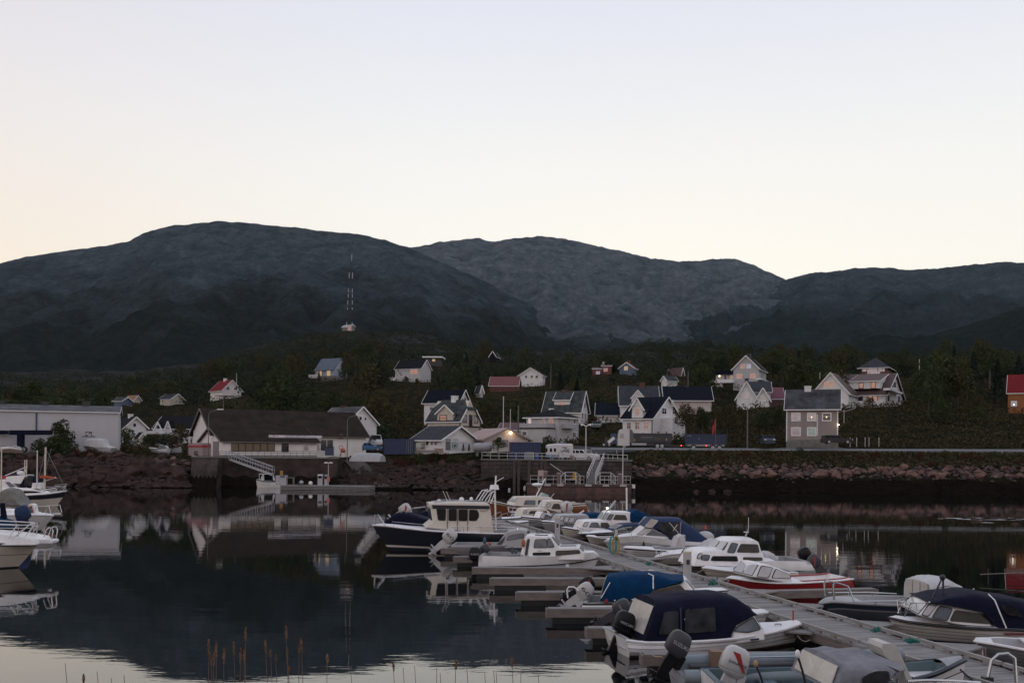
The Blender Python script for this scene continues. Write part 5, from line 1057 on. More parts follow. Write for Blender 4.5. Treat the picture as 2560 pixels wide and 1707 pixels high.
def tree_meshes(seed, h=8., w=3.2, lobes=9, n=1500, ls=.27, bare=.22, low=False):
    r_ = random.Random(seed); tr = MB(); cr = MB()
    top = Vector((r_.uniform(-.3, .3), r_.uniform(-.3, .3), h * .8)); tr.tube([(0, 0, -.6), (r_.uniform(-.1, .1), 0, h * .3), top * .7, top], [.05 * h ** .7, .035 * h ** .7, .02 * h ** .7, .01], 6)
    L = []
    for i in range(lobes):
        a = 6.2832 * i / lobes * 1.6 + r_.uniform(-.5, .5); t_ = (i + .5) / lobes; rad = w * (.62 - .35 * abs(t_ - .35)) * r_.uniform(.5, 1.1) * (.45 if i == lobes - 1 else 1)
        c = Vector((math.cos(a) * rad, math.sin(a) * rad, h * lerp(bare + .12, .88, t_))); L.append((c, w * r_.uniform(.34, .55) * (.8 if t_ > .7 else 1)))
        tr.tube([(0, 0, c.z * .55), c * .55 + Vector((0, 0, c.z * .25)), c], [.03 * h ** .5, .02 * h ** .5, .008], 4)
    for i in range(n):
        c, rr = r_.choice(L); d = Vector((r_.gauss(0, 1), r_.gauss(0, 1), r_.gauss(0, 1))).normalized(); q = c + d * rr * r_.uniform(.45, 1.12) ** .7; q.z = c.z + (q.z - c.z) * 1.05
        if q.z > .15: leafquad(cr, q, ls * r_.uniform(.6, 1.3), r_)
    return tr, cr
def spruce_meshes(seed, h=10., w=2.4, n=1000):
    r_ = random.Random(seed); tr = MB(); cr = MB(); tr.tube([(0, 0, -.6), (0, 0, h * .5), (0, 0, h)], [.2, .12, .02], 6); k = 15
    for i in range(n):
        t_ = r_.random() ** .8; z = h * (.08 + .92 * t_); lay = (t_ * k) % 1; rad = w * (1 - t_) ** .85 * (1.05 - .5 * lay) * r_.uniform(.35, 1.05); a = r_.uniform(0, 6.28); c = Vector((math.cos(a) * rad, math.sin(a) * rad, z - rad * .25)); leafquad(cr, c, .3 * r_.uniform(.7, 1.3), r_)
    return tr, cr
PROTO = []
def proto(kind, fn, mat):
    tr, cr = fn; a = tr.build('trunk', BARK, None, 60, fixn=False); b = cr.build('crown', mat, None, fixn=False); PROTO.append((kind, a.data, b.data))
    bpy.data.objects.remove(a); bpy.data.objects.remove(b)
for i in range(6): proto('birch', tree_meshes(30 + i, h=7.5 + .4 * i, w=3 + .25 * i, n=1600), LEAF)
for i in range(3): proto('spruce', spruce_meshes(50 + i, w=2.2 + .4 * i), SPRU)
for i in range(3): proto('bush', tree_meshes(60 + i, h=3.0, w=2.2, lobes=7, n=950, ls=.17, bare=.02), LEAF)
proto('autumn_bush', tree_meshes(70, h=2.0, w=2.0, lobes=7, n=700, ls=.15, bare=.02), RUSTL)
KIND = {k: [q for q in PROTO if q[0] == k] for k in ('birch', 'spruce', 'bush', 'autumn_bush')}
rt = random.Random(21); TREES = []
def plant(kind, P, s, label, group=None, name=None):
    k, a, b = rt.choice(KIND[kind]); t = thing(name or {'birch': 'birch_tree', 'spruce': 'spruce_tree'}.get(kind, 'bush'), label, 'tree' if kind in ('birch', 'spruce') else 'bush', P, rt.uniform(0, 6.28), group); t.scale = (s * rt.uniform(.9, 1.15), s * rt.uniform(.9, 1.15), s * rt.uniform(.9, 1.12))
    for n_, me in (('trunk', a), ('crown', b)): o = bpy.data.objects.new(n_, me); C.objects.link(o); o.parent = t
    return t
def clear(x0, y0, x1, y1, Y, tol=.12):
    for a, b, c, d, HY_, lab in HB:
        if Y < HY_ + 4 and x0 < c and x1 > a and y0 < d and y1 > b:
            w = (min(x1, c) - max(x0, a)); 
            if Y > HY_ - 14 and y0 > b + .78 * (d - b) and Y < HY_: continue
            return False
    return True
KEEP = [(2095, 1050, 2110, 1110), (840, 560, 900, 830)]
def where(x, y, Y):
    best = min(HB, key=lambda q: (abs((q[0] + q[2]) / 2 - x) + 1.5 * abs((q[1] + q[3]) / 2 - y) + abs(q[4] - Y) * .3))
    cx = (best[0] + best[2]) / 2; side = 'left of' if x < best[0] else 'right of' if x > best[2] else 'behind' if Y > best[4] else 'in front of'
    return side, best[5]
def short(lab, n=8): return ' '.join(lab.split()[:n])
def put_tree(kind, x, Y, s, hgt):
    q = (x - HX) / FP * Y; z = zg(q, Y); b = proj(Vector((q, Y, z))); tpx = proj(Vector((q, Y, z + hgt * s)))[1]; hw = hgt * s * .36 * FP / Y
    if not clear(x - hw, tpx, x + hw, b[1], Y): return False
    side, lab = where(x, (tpx + b[1]) / 2, Y); size = ('small' if s < .8 else 'tall' if s > 1.15 else 'full')
    w = {'birch': 'dark leafy birch', 'spruce': 'dark pointed spruce', 'bush': 'rounded green bush'}[kind]
    lab = ' '.join(lab.split(' with ')[0].split()[:7])
    plant(kind, (q, Y, z), s, f'{size} {w} standing {side} the {lab}', 'trees on the village slope' if kind != 'bush' else 'bushes on the village slope'); return True
n = 0; tries = 0
while n < 215 and tries < 6000:
    tries += 1; Y = rt.choice((rt.uniform(182, 260), rt.uniform(200, 330), rt.uniform(300, 460))); x = rt.uniform(-40, 2600)
    if Y < 200 and x < 420: continue
    if put_tree('birch', x, Y, rt.uniform(.65, 1.3), 9.5): n += 1
n = 0; tries = 0
while n < 14 and tries < 900: tries += 1; n += put_tree('spruce', rt.uniform(560, 2560), rt.uniform(210, 330), rt.uniform(.7, 1.15), 10)
n = 0; tries = 0
while n < 60 and tries < 2500: tries += 1; n += put_tree('bush', rt.uniform(-40, 2600), rt.uniform(176, 260), rt.uniform(.7, 1.5), 3)
# trees the photograph singles out
def special(kind, k, x, ybot, Y, hpx, hgt, label, group=None):
    P = at(*px(k, x, ybot), Y); s = hpx / RG[k][2] * Y / FP / hgt; return plant(kind, P, s, label, group)
special('birch', 'A', 760, 790, 158, 490, 9.2, 'tall bushy dark tree in front of the white warehouse wall'); special('bush', 'A', 480, 775, 156, 230, 3.2, 'broad bush left of the tall tree by the warehouse'); special('bush', 'A', 620, 790, 156, 200, 3.2, 'broad bush below the tall tree by the warehouse')
for x in (840, 700): special('bush', 'A', x, 790, 156.5, 230, 3.2, 'thick bush under the tall tree at the warehouse wall', 'bushes at the warehouse wall')
special('birch', 'E', 1110, 905, 172, 370, 9.2, 'brownish bushy tree hiding the right side of the villa'); special('birch', 'E', 1290, 900, 176, 330, 9.2, 'broad dark tree above the blue trailer'); special('birch', 'E', 1560, 905, 180, 380, 9.2, 'dark tree between the blue trailer and the tall wooden pole'); special('birch', 'E', 1440, 800, 186, 280, 9.2, 'dark tree behind the red flag')
special('birch', 'E', 1960, 860, 190, 300, 9.2, 'leafy tree left of the beige house wall'); special('birch', 'E', 2120, 850, 192, 280, 9.2, 'leafy tree touching the beige house wall'); special('birch', 'E', 1720, 850, 195, 260, 9.2, 'leafy tree below the narrow white gabled house')
special('spruce', 'F', 210, 330, 262, 330, 10, 'tall dark spruce behind the corrugated roof of the beige house'); special('bush', 'F', 880, 520, 215, 95, 3.2, 'small dark conifer bush at the balcony of the big white house')
special('birch', 'C', 1330, 840, 153, 190, 9.2, 'thin sparse young tree in front of the boathouse'); special('bush', 'C', 1880, 800, 165, 140, 3.2, 'bush at the front wall of the hipped grey house'); special('bush', 'C', 2120, 770, 164, 90, 3.2, 'small bush at the right corner of the hipped grey house')
special('spruce', 'C', 950, 818, 152, 85, 10, 'small young spruce before the green emblem store', None); special('spruce', 'C', 1012, 818, 152, 88, 10, 'small young spruce right of another before the store')
special('spruce', 'H', 1165, 370, 338, 110, 10, 'small dark spruce in front of the light blue house'); special('birch', 'H', 1415, 365, 338, 210, 9.2, 'round dark tree at the right gable of the light blue house')
special('birch', 'H', 2020, 420, 322, 100, 9.2, 'low leafy tree before the pale house with black roof'); special('birch', 'H', 2130, 420, 322, 90, 9.2, 'second low leafy tree before the pale house with black roof')
for x, y in ((1820, 660), (1930, 650), (2040, 660), (2140, 655)): special('bush', 'A', x, y, 195, 150, 3.2, 'rounded hedge tree below the white balcony', 'hedge below the white balcony')
special('bush', 'A', 1520, 700, 190, 240, 3.2, 'dark bush against the small white gabled house'); special('bush', 'A', 2230, 620, 190, 220, 3.2, 'dark bush beside the left gable of the harbour building')
special('bush', 'B', 2140, 560, 176, 80, 3.2, 'small bush beside the white van')
for x, s in ((300, 240), (330, 200)): pass
for i in range(10):
    x = 905 + i * 62; special('autumn_bush', 'A', x, 782 + rt.uniform(-6, 10), 153.5 + rt.uniform(-.5, .5), 60 + rt.uniform(-10, 25), 2.2, 'low reddish brown bush on top of the left breakwater', 'reddish bushes on the breakwater')
for i in range(26):
    x = 1610 + i * 38 + rt.uniform(-12, 12); Y = rt.uniform(155.5, 160.5); q = (x - HX) / FP * Y
    plant(rt.choice(('bush', 'autumn_bush', 'autumn_bush')), (q, Y, zbase(q, Y) - .1), rt.uniform(.3, .55), 'low scrubby bush on the grass bank below the guard rail', 'scrub on the road bank')
for i in range(12):
    x = rt.uniform(985, 1230); Y = rt.uniform(151, 154); q = (x - HX) / FP * Y; plant(rt.choice(('bush', 'autumn_bush')), (q, Y, zbase(q, Y)), rt.uniform(.35, .7), 'low scrubby bush on the rocky bank below the white store', 'scrub below the store')
# undergrowth and far wood: nobody could count it
def undergrowth():
    m_ = MB(); r_ = random.Random(8)
    for i in range(24000):
        Y = 172 + 300 * r_.random() ** 1.5; x = r_.uniform(-80, 2640); q = (x - HX) / FP * Y; z = zg(q, Y); c = Vector((q, Y, z + r_.uniform(.1, 1.0)))
        for _ in range(4): leafquad(m_, c + Vector((r_.gauss(0, .6), r_.gauss(0, .6), r_.gauss(0, .25))), r_.uniform(.14, .34), r_)
    for i in range(9000):
        Y = r_.uniform(155, 164); x = r_.uniform(1590, 2640); q = (x - HX) / FP * Y; leafquad(m_, Vector((q, Y, zbase(q, Y) + r_.uniform(0, .3))), r_.uniform(.1, .32), r_)
    for i in range(2400):
        Y = r_.uniform(150, 157); x = r_.choice((r_.uniform(-60, 470), r_.uniform(860, 1235))); q = (x - HX) / FP * Y; leafquad(m_, Vector((q, Y, zbase(q, Y) + r_.uniform(0, .35))), r_.uniform(.1, .35), r_)
    return struct(m_.build('undergrowth', leaf_mat('brush', [(.040, .042, .022), (.075, .058, .032)]), fixn=False), 'stuff')
def farwood():
    m_ = MB(); r_ = random.Random(9)
    for i in range(3300):
        Y = r_.uniform(300, 780); x = r_.uniform(-80, 2640); q = (x - HX) / FP * Y
        if fbm(q * .012, Y * .012, 4) + (.5 - (Y - 300) / 900 if x < 560 or x > 1150 else .35 - (Y - 300) / 600) < .0: continue
        z = zg(q, Y); h = r_.uniform(3.5, 7.5); p_ = proj(Vector((q, Y, z + h)))
        if not clear(p_[0] - 5, p_[1], p_[0] + 5, p_[1] + h * FP / Y, Y): continue
        if 828 < p_[0] < 905 and p_[1] < 830: continue
        for _ in range(60): d = Vector((r_.gauss(0, 1), r_.gauss(0, 1), r_.gauss(0, 1))).normalized() * r_.uniform(.5, 1.0); leafquad(m_, Vector((q + d.x * h * .5, Y + d.y * h * .5, z + h * .46 + d.z * h * .42)), r_.uniform(.3, .6), r_)
    for i in range(6500):
        Y = r_.uniform(420, 900) if i < 4200 else r_.uniform(470, 740); x = r_.uniform(-80, 2640) if i < 4200 else r_.uniform(480, 1180); q = (x - HX) / FP * Y; z = zg(q, Y); h = r_.uniform(.9, 2.6); p_ = proj(Vector((q, Y, z + h)))
        if not clear(p_[0] - 4, p_[1], p_[0] + 4, p_[1] + h * FP / Y, Y) or (780 < x < 960 and 560 < Y < 700 and p_[1] < 836): continue
        for _ in range(12): d = Vector((r_.gauss(0, 1), r_.gauss(0, 1), r_.gauss(0, 1))).normalized(); leafquad(m_, Vector((q + d.x * h * .8, Y + d.y * h * .8, z + h * .4 + d.z * h * .4)), r_.uniform(.3, .7), r_)
    return struct(m_.build('far_wood', leaf_mat('far_foliage', [(.028, .036, .022), (.040, .042, .024)]), fixn=False), 'stuff')
# ================================================================ pontoon and boats
def dockz(x, y, z=.5): return gd(x, y, z)
DL0, DL1 = dockz(1499, 1401), dockz(2117, 1604); DR0, DR1 = dockz(1597, 1401), dockz(2281, 1604)
dd = ((DL1 - DL0) + (DR1 - DR0)).normalized(); DW = 1.86; c0 = (DL0 + DR0) / 2
dn = Vector((-dd.y, dd.x, 0)); dn = dn if dn.x > 0 else -dn
# dock frame: origin at far end, local x along dd (towards the camera), y = to the right
far = c0 - dd * 26; LD = 26 + 42
t = thing('pontoon', 'long grey plank pontoon running diagonally between the two rows of boats', 'pontoon', (far.x, far.y, 0), math.atan2(dd.y, dd.x))
sgn = 1 if Vector((-dd.y, dd.x, 0)).dot(dn) > 0 else -1
m_ = MB(); n = int(LD / .16)
for i in range(n): x = i * .16; m_.box(x, x + .140, -DW / 2, DW / 2, .455, .5 + .004 * math.sin(i * 7.3))
m_.build('deck', M('pontoon_plank', (.29, .275, .272), .9, .3, 1.0, sq=(6.25, .25, 1), col2=(.115, .108, .105), lo=.3, hi=.62), t)
MB().box(0, LD, -DW / 2 + .02, DW / 2 - .02, .2, .452).build('frame', BEAM, t)
for i in range(9): x = 2 + i * 7.6; MB().box(x, x + 4.5, -DW / 2 + .12, DW / 2 - .12, -.4, .2).build('float', BLACKF, t)
KR = M('kerb_pale', (.34, .32, .31), .7, .2, 3, sq=(.5, 4, 4))
for sd_ in (-1, 1):
    x = .5; k = 0
    while x < LD - 3:
        ln = 2.75 + .5 * ((k * 37) % 10) / 10; m_ = MB(); m_.box(x, x + ln, sd_ * (DW / 2 - .06) - .05, sd_ * (DW / 2 - .06) + .05, .575, .66)
        for q in (.15, .38, .62, .85): m_.box(x + ln * q - .1, x + ln * q + .1, sd_ * (DW / 2 - .06) - .045, sd_ * (DW / 2 - .06) + .045, .502, .574)
        m_.build('kerb_rail', KR, t); x += ln + .12; k += 1
ROPE = M('rope_pale', (.32, .29, .26), .9, .2, 8); GROPE = M('rope_green', (.03, .22, .19), .8, .2, 6); DROPE = M('rope_dark', (.03, .03, .035), .8, .2, 6)
def rope(label, pts, mat=ROPE, r=.014, sag=.15, name='mooring_rope'):
    o = pts[0]; t = []; 
    for a, b in zip(pts, pts[1:]):
        for i in range(9): k = i / 8; q = a.lerp(b, k) - o; q.z -= sag * 4 * k * (1 - k); t.append(q)
    return tag(MB().tube(t, r, 5).build(name, mat, None, 60), label, 'rope', None, o)
# fingers
FE = []
def finger(label, a, heading, L, flip, wdt=.42):
    """a: outer end on the water side (world, z ignored); heading towards the dock"""
    t = thing('finger_pier', label, 'finger pier', (a.x, a.y, 0), heading, 'finger piers along the pontoon')
    m_ = MB(); m_.box(0, L, 0, .05, .2, .45); m_.box(0, L, wdt - .05, wdt, .2, .45); m_.box(-.05, 0, -.02, wdt + .02, .19, .46)
    m_.build('beam', BEAM, t); m_ = MB()
    for i in range(3): m_.box(.02, L - 1.2, .02 + i * (wdt - .02) / 3, (i + 1) * (wdt - .02) / 3, .452, .485)
    m_.build('top_plank', PLANK, t)
    g = MB(); g.prism([(max(.05, L - 1.6), 0, .43), (max(.05, L - 1.6), wdt, .43), (L + .05, wdt + .75, .43), (L + .05, -.75, .43)], (0, 0, .05)); g.build('gusset', PLANK, t)
    MB().box(.15, min(2.2, L - .1), .03, wdt - .03, -.45, .19).build('float', BLACKF, t)
    return t
names = ['far', 'third', 'fourth']
LF = [(1104, 1370, 'narrow finger pier behind the grey hulled boat'), (1135, 1391, 'finger pier ending beside the black outboard of the white cabin boat'), (1183, 1418, 'finger pier in front of the white cabin boat with black outboard'), (1227, 1445, 'empty finger pier second in front of the white cabin boat'),
      (1293, 1480, 'finger pier behind the boat with bright blue cover'), (1370, 1521, 'finger pier in front of the boat with bright blue cover'), (1470, 1570, 'finger pier behind the boat with navy canopy'), (1610, 1636, 'finger pier in front of the boat with navy canopy')]
for x, y, lab in LF:
    a = gd(x, y + 1, .47); hd = R(2.5)
    # distance to the pontoon's left edge along the heading
    e0 = Vector((far.x, far.y)) - dn.xy * DW / 2; h2 = Vector((math.cos(hd), math.sin(hd))); den = h2.x * dd.y - h2.y * dd.x; w = e0 - a.xy; L = (w.x * dd.y - w.y * dd.x) / den
    finger(lab, a, hd, L, 1)
RF = [(1573, 1395, 'finger pier beyond the white post of hoses on the right side'), (1645, 1418, 'finger pier beside the small white bow'), (1731, 1446, 'finger pier under the cream open boat'), (1834, 1476, 'long finger pier in front of the red boat'), (1962, 1512, 'finger pier beside the bow of the grey aluminium boat'),
      (2118, 1557, 'finger pier beside the bow of the cream boat with navy canopy'), (2322, 1614, 'finger pier beside the light grey bow at the right edge')]
for x, y, lab in RF:
    p_ = gd(x, y, .47); hd = R(12); L = 5.6 if x < 1900 else 1.35; q = p_ + Vector((math.cos(hd), math.sin(hd), 0)) * L
    o = finger(lab, q, hd + math.pi, L, -1)
# white service posts
def post(label, k, x, ytop, ybot, r=.16, hose=False):
    P = gd(*px(k, x, ybot), .5); h = (px(k, x, ybot)[1] - px(k, x, ytop)[1]) * P.y / FP; t = thing('service_post', label, 'post', P)
    m_ = MB(); m_.cone((0, 0, 0), (0, 0, h), r, r, 14); m_.build('column', M('post_white', (.46, .455, .46), .5, .1, 2), t, 40); MB().cone((0, 0, h), (0, 0, h + .05), r * 1.05, r * 1.05, 14).build('lamp_cap', M('cap_yellow', (.62, .55, .36), .4), t)
    MB().box(-.06, .06, -r - .02, -r + .02, h * .62, h * .78).build('socket', DKSTEEL, t)
    if hose:
        for i, (c_, rr) in enumerate((((.05, .25, .26), .26), ((.38, .25, .07), .22))):
            m_ = MB(); m_.tube([(-.18 + .15 * i + .16 * math.cos(a / 12 * 6.283), -r - .08, h * .45 + .42 * math.sin(a / 12 * 6.283)) for a in range(13)], .05, 6); m_.build('hose', M('hose%s' % ('_teal' if i == 0 else '_ochre'), c_, .6), t)
    return t
post('white service post with yellow cap nearest on the pontoon', 'b', 1246, 905, 1195, .16); post('grey service post with yellow cap in the far part of the pontoon', 'a', 1933, 568, 800, .15); post('weathered post hung with teal and ochre hoses on the pontoon', 'b', 550, 690, 940, .07, True)
for k, x, y, s in (('b', 868, 1030, .16), ('b', 1500, 1222, .18), ('f', 708, 985, .2), ('f', 195, 820, .12)):
    P = gd(*px(k, x, y), .66); r_ = random.Random(x); m_ = MB(); m_.tube([(r_.gauss(0, s * .5), r_.gauss(0, s * .4), abs(r_.gauss(0, s * .5))) for _ in range(30)], .02, 5)
    m_.build('rope_knot', GROPE, None, 60); tag(bpy.context.scene.objects[-1] if False else [o for o in C.objects if o.name.startswith('rope_knot')][-1], {868: 'small green rope knot on the kerb far along the pontoon', 1500: 'green rope knot on the kerb left of the red boat', 708: 'big turquoise rope knot on the kerb near the cream boat', 195: 'thin green rope wrapped on the kerb by the cream bow'}[x], 'rope', None, P)
# ---------------------------------------------------------------- boat kit
GW = M('gelcoat_white', (.84, .825, .83), .38, .11, 1.6, sq=(1, 1, .5), coat=.2); GC = M('gelcoat_cream', (.64, .58, .51), .4, .08, 1.2, coat=.15); GG = M('gelcoat_grey', (.36, .36, .375), .45, .1, 1.2, coat=.1)
DECKW = M('deck_white', (.80, .79, .81), .6, .08, 2); INNER = M('cockpit_grey', (.36, .36, .37), .7, .12, 2); SEAM_SHADE = M('seam_shade_dark', (.10, .09, .085), .8); BLK = M('rub_black', (.018, .018, .022), .5, .1)
NAVY = M('hull_navy', (.010, .012, .022), .30, .06, 1, coat=.3); CNAVY = M('canvas_navy', (.0050, .0065, .026), .85, .2, 2.5, spec=.2, bump=.7, bscale=3); CBLUE = M('canvas_blue', (.002, .040, .118), .9, .2, 2, spec=.15, bump=.7, bscale=3); CDB = M('canvas_mid_blue', (.014, .034, .10), .85, .12, 2, bump=.3, bscale=5); CGREY = M('canvas_grey', (.25, .25, .28), .9, .2, 2, spec=.2, bump=.7, bscale=3); CWHITE = M('canvas_white', (.55, .54, .55), .8, .1, 2, bump=.2, bscale=4)
CLEAR = M('clear_vinyl', (.56, .53, .49), .25, .12, 3, coat=.3, bump=.1, bscale=6); SMOKE = M('smoky_vinyl', (.06, .062, .068), .1, .38, 1.6, spec=.4, bump=.06, bscale=4); BROWNG = M('brown_glass', (.06, .047, .038), .08, .35, 2, spec=.3); GLW = M('pale_glass', (.44, .435, .45), .18, .12, 2, metal=.35); GLB = M('blue_glass', (.12, .14, .17), .08, .3, 2, spec=.5, metal=.3); GLD = GLASSD
CHR = M('stainless', (.55, .55, .56), .25, .06, 4, metal=.9); MOTB = M('motor_black', (.007, .007, .009), .4, .15, 2, spec=.25); MOTG = M('motor_grey', (.06, .06, .068), .4, .1, 2, spec=.3); MOTW = M('motor_white', (.52, .51, .51), .35, .08, 2, coat=.2); MOTR = M('motor_red', (.35, .03, .03), .35)
REDH = M('hull_red', (.27, .014, .016), .35, .08, 1, coat=.25); ORH = M('hull_orange', (.22, .075, .03), .5, .15, 1); ALU = M('hull_slate', (.10, .115, .14), .45, .15, 1); ALUB = M('hull_slate_blue', (.035, .045, .085), .45, .1, 1); BLUEH = M('hull_blue', (.02, .07, .19), .4, .1, 1); TEAL = M('teal_interior', (.085, .135, .155), .55, .12, 1.5); ANTI = M('antifoul', (.05, .018, .016), .8)
RUB = M('inflatable_grey', (.22, .26, .29), .55, .1, 1.5)
def cat1(p0, p1, p2, p3, t): return .5 * ((2 * p1) + (-p0 + p2) * t + (2 * p0 - 5 * p1 + 4 * p2 - p3) * t * t + (-p0 + 3 * p1 - 3 * p2 + p3) * t ** 3)
def smooth_tab(tab, x):
    if x <= tab[0][0]: return tab[0][1]
    for i in range(len(tab) - 1):
        if x <= tab[i + 1][0]:
            t_ = (x - tab[i][0]) / max(1e-6, tab[i + 1][0] - tab[i][0]); a = tab[max(0, i - 1)][1]; d = tab[min(len(tab) - 1, i + 2)][1]
            return cat1(a, tab[i][1], tab[i + 1][1], d, t_)
    return tab[-1][1]
def rounded(poly, it=2, rad=.07):
    p_ = [Vector(q) for q in poly]; o = []
    for i in range(len(p_)):
        a, b, c_ = p_[i - 1], p_[i], p_[(i + 1) % len(p_)]; ta = min(.36, rad / max(.001, (a - b).length)); tc = min(.36, rad / max(.001, (c_ - b).length)); u, w = b.lerp(a, ta), b.lerp(c_, tc)
        for k in (0, .33, .67, 1): o.append(u.lerp(b, k).lerp(b.lerp(w, k), k))
    return o
FLEET = []
class Boat:
    def __init__(s, name, label, k, bow, stern, beam, world=None, group=None, cat='boat'):
        s.k = k; s.beam = beam
        if world: (bx, by), hd, L = world; d = Vector((math.cos(hd), math.sin(hd), 0)); s.O = Vector((bx, by, 0)) - d * L; s.L = L
        else:
            Pb, Ps = gd(*px(k, *bow)), gd(*px(k, *stern)); d = (Pb - Ps).normalized(); pr = Vector((-d.y, d.x, 0)); nr = 1 if pr.dot(-Ps) > 0 else -1
            s.O = Ps - pr * nr * beam * .42; d = (Pb - s.O).normalized(); s.L = (Pb - s.O).length
        s.d = d; s.pr = Vector((-d.y, d.x, 0)); s.nr = 1 if s.pr.dot(-s.O) > 0 else -1; s.rz = math.atan2(d.y, d.x)
        s.t = thing(name, label, cat, s.O, s.rz, group)
    def q(s, x, y, w):
        P = s.O + s.pr * s.nr * w; a, z = onplane(*px(s.k, x, y), P, s.d); return a, z
    def hb(s, u): b = s.beam / 2; return b * (.9 + .1 * min(1, u / .35)) if u < .35 else b * (1 - ((u - .35) / .65) ** s.full)
    def hw(s, u): b = s.beam / 2; return b * (.82 + .04 * min(1, u / .3)) if u < .3 else b * .86 * (1 - ((u - .3) / .7) ** (s.full * .8))
    def hull(s, sheer, mats, bands=((0, 1, 0),), planks=0, uz=None, full=2.3, inner=INNER, deck=.55, deckmat=DECKW, floor=.22, rim=.12, cam=.08, rub=BLK, rubr=.035, rubpath=None, stern_over=0., open_=True, seam=None):
        s.full = full
        if uz: s.x0, s.x1 = uz[0][0], uz[-1][0]; tab = [((x - s.x0) / (s.x1 - s.x0), z) for x, z in uz]
        else:
            xs = [s.q(*sheer[0], s.beam * .45)[0], s.q(*sheer[-1], 0)[0]]; s.x0, s.x1 = xs; tab = []
            for x, y in sheer:
                u = .5
                for _ in range(5): a, z = s.q(x, y, s.hb(max(0, min(1, u)))); u = (a - s.x0) / (s.x1 - s.x0)
                tab.append((max(0, min(1, u)), max(.15, z)))
        s.tab = tab; FLEET.append(s); N = 26; us = [1 - (1 - i / N) ** 1.35 for i in range(N + 1)]
        s.zs = lambda u: smooth_tab(s.tab, u)
        fs = []
        for f0, f1, mi in bands:
            if planks and mi == 0:
                n = max(1, round(planks * (f1 - f0)))
                for i in range(n): a, b = lerp(f0, f1, i / n), lerp(f0, f1, (i + 1) / n); fs += [(a, lerp(a, b, .9), 0, 0), (lerp(a, b, .9), b, len(mats), .014)]  # dark strip stands in for the shade under each plank lap
            else:
                for i in range(2): fs.append((lerp(f0, f1, i / 2), lerp(f0, f1, (i + 1) / 2), mi, 0))
        def pt(u, f, ins=0.):
            xs_ = lerp(s.x0, s.x1, u); xw = lerp(0, s.L, u); g = f ** .8
            return (lerp(xs_, xw, f ** 1.15), max(0, lerp(s.hb(u), s.hw(u), g) + .05 * s.beam * math.sin(math.pi * f) * (1 - u) - ins), s.zs(u) * (1 - f))
        m_ = MB(); al = list(mats) + [seam or SEAM_SHADE]
        for sy in (1, -1):
            for f0, f1, mi, ins in fs:
                m_.loft([[(p_[0], p_[1] * sy, p_[2]) for p_ in (pt(u, f0, 0), pt(u, f1, ins))] for u in us], mi)
            m_.loft([[(p_[0], p_[1] * sy, p_[2]) for p_ in (pt(u, 1), (lerp(0, s.L, u) - .12 * u, 0, -.4 * (1 - u ** 3) - .03))] for u in us], 0)
        tr = [pt(0, f) for f in (0, .35, .7, 1)]; poly = tr + [(tr[-1][0], 0, -.3)] + [(x, -y, z) for x, y, z in tr[::-1]]; m_.add(poly, [tuple(range(len(poly)))])
        s.hullo = m_.build('hull', al, s.t, 35)
        # deck, side rim, cockpit
        ud = deck; D = MB(); k = 12
        dus = [lerp(ud, 1, i / k) for i in range(k + 1)]
        D.loft([[(lerp(s.x0, s.x1, u), s.hb(u) * v, s.zs(u) + .005 + cam * (1 - v * v) * (1 if u < .99 else 0)) for v in (-1, -.6, -.2, .2, .6, 1)] for u in dus])
        D.build('deck', deckmat, s.t, 40)
        if open_:
            def yin(u):
                f = max(0, 1 - floor / s.zs(u)); k_ = f ** 1.15; v = (lerp(s.x0, s.x1, u) - s.x0 * (1 - k_)) / ((s.x1 - s.x0) * (1 - k_) + k_ * s.L)
                return .02 if v >= 1 else max(.02, min(s.hb(u) - rim - .05, lerp(s.hb(max(0, v)), s.hw(max(0, v)), f ** .8) - .06))
            K = MB(); cus = [lerp(.0, ud, i / 10) for i in range(11)]
            for sy in (1, -1):
                K.loft([[(lerp(s.x0, s.x1, u) + (.12 if u == 0 else 0), s.hb(u) * sy, s.zs(u) + .006), (lerp(s.x0, s.x1, u) + (.12 if u == 0 else 0), (s.hb(u) - rim) * sy, s.zs(u) + .006), (lerp(s.x0, s.x1, u) + (.14 if u == 0 else 0), yin(u) * sy, floor)] for u in cus])
            K.loft([[(lerp(s.x0, s.x1, u), yin(u) * v, floor) for v in (-1, 1)] for u in cus])
            x = lerp(s.x0, s.x1, 0); zz = s.zs(0); b0 = s.hb(0)
            K.add([(x + .01, -b0, zz + .006), (x + .01, b0, zz + .006), (x + .14, b0 - rim, zz + .006), (x + .14, -b0 + rim, zz + .006), (x + .15, -b0 + rim, floor), (x + .15, b0 - rim, floor)], [(0, 1, 2, 3), (3, 2, 5, 4)])
            x = lerp(s.x0, s.x1, ud); b = s.hb(ud); K.add([(x - .01, -b + .02, s.zs(ud)), (x - .01, b - .02, s.zs(ud)), (x - .01, yin(ud), floor), (x - .01, -yin(ud), floor)], [(0, 1, 2, 3)])
            K.build('cockpit', inner, s.t)
        if rub:
            m_ = MB()
            for sy in (1, -1):
                if rubpath:
                    P = []
                    for x, y in rubpath:
                        u = .5
                        for _ in range(5): a, z = s.q(x, y, s.hb(max(0, min(1, u))) + .02); u = (a - s.x0) / (s.x1 - s.x0)
                        P.append((max(0, min(1, u)), z))
                    P.sort(); m_.tube([(lerp(s.x0, s.x1, u) - (0.02), (s.hb(u) + .022) * sy, smooth_tab(P, u)) for u in us], rubr, 6)
                else: m_.tube([(lerp(s.x0, s.x1, u), (s.hb(u) + .012) * sy, s.zs(u) - .02) for u in us], rubr, 6)
            m_.build('rub_rail', rub, s.t, 50)
        return s
    def wfn(s, wb, wt, z0, z1): return lambda z: lerp(wb, wt, max(0, min(1.05, (z - z0) / max(.01, z1 - z0))))
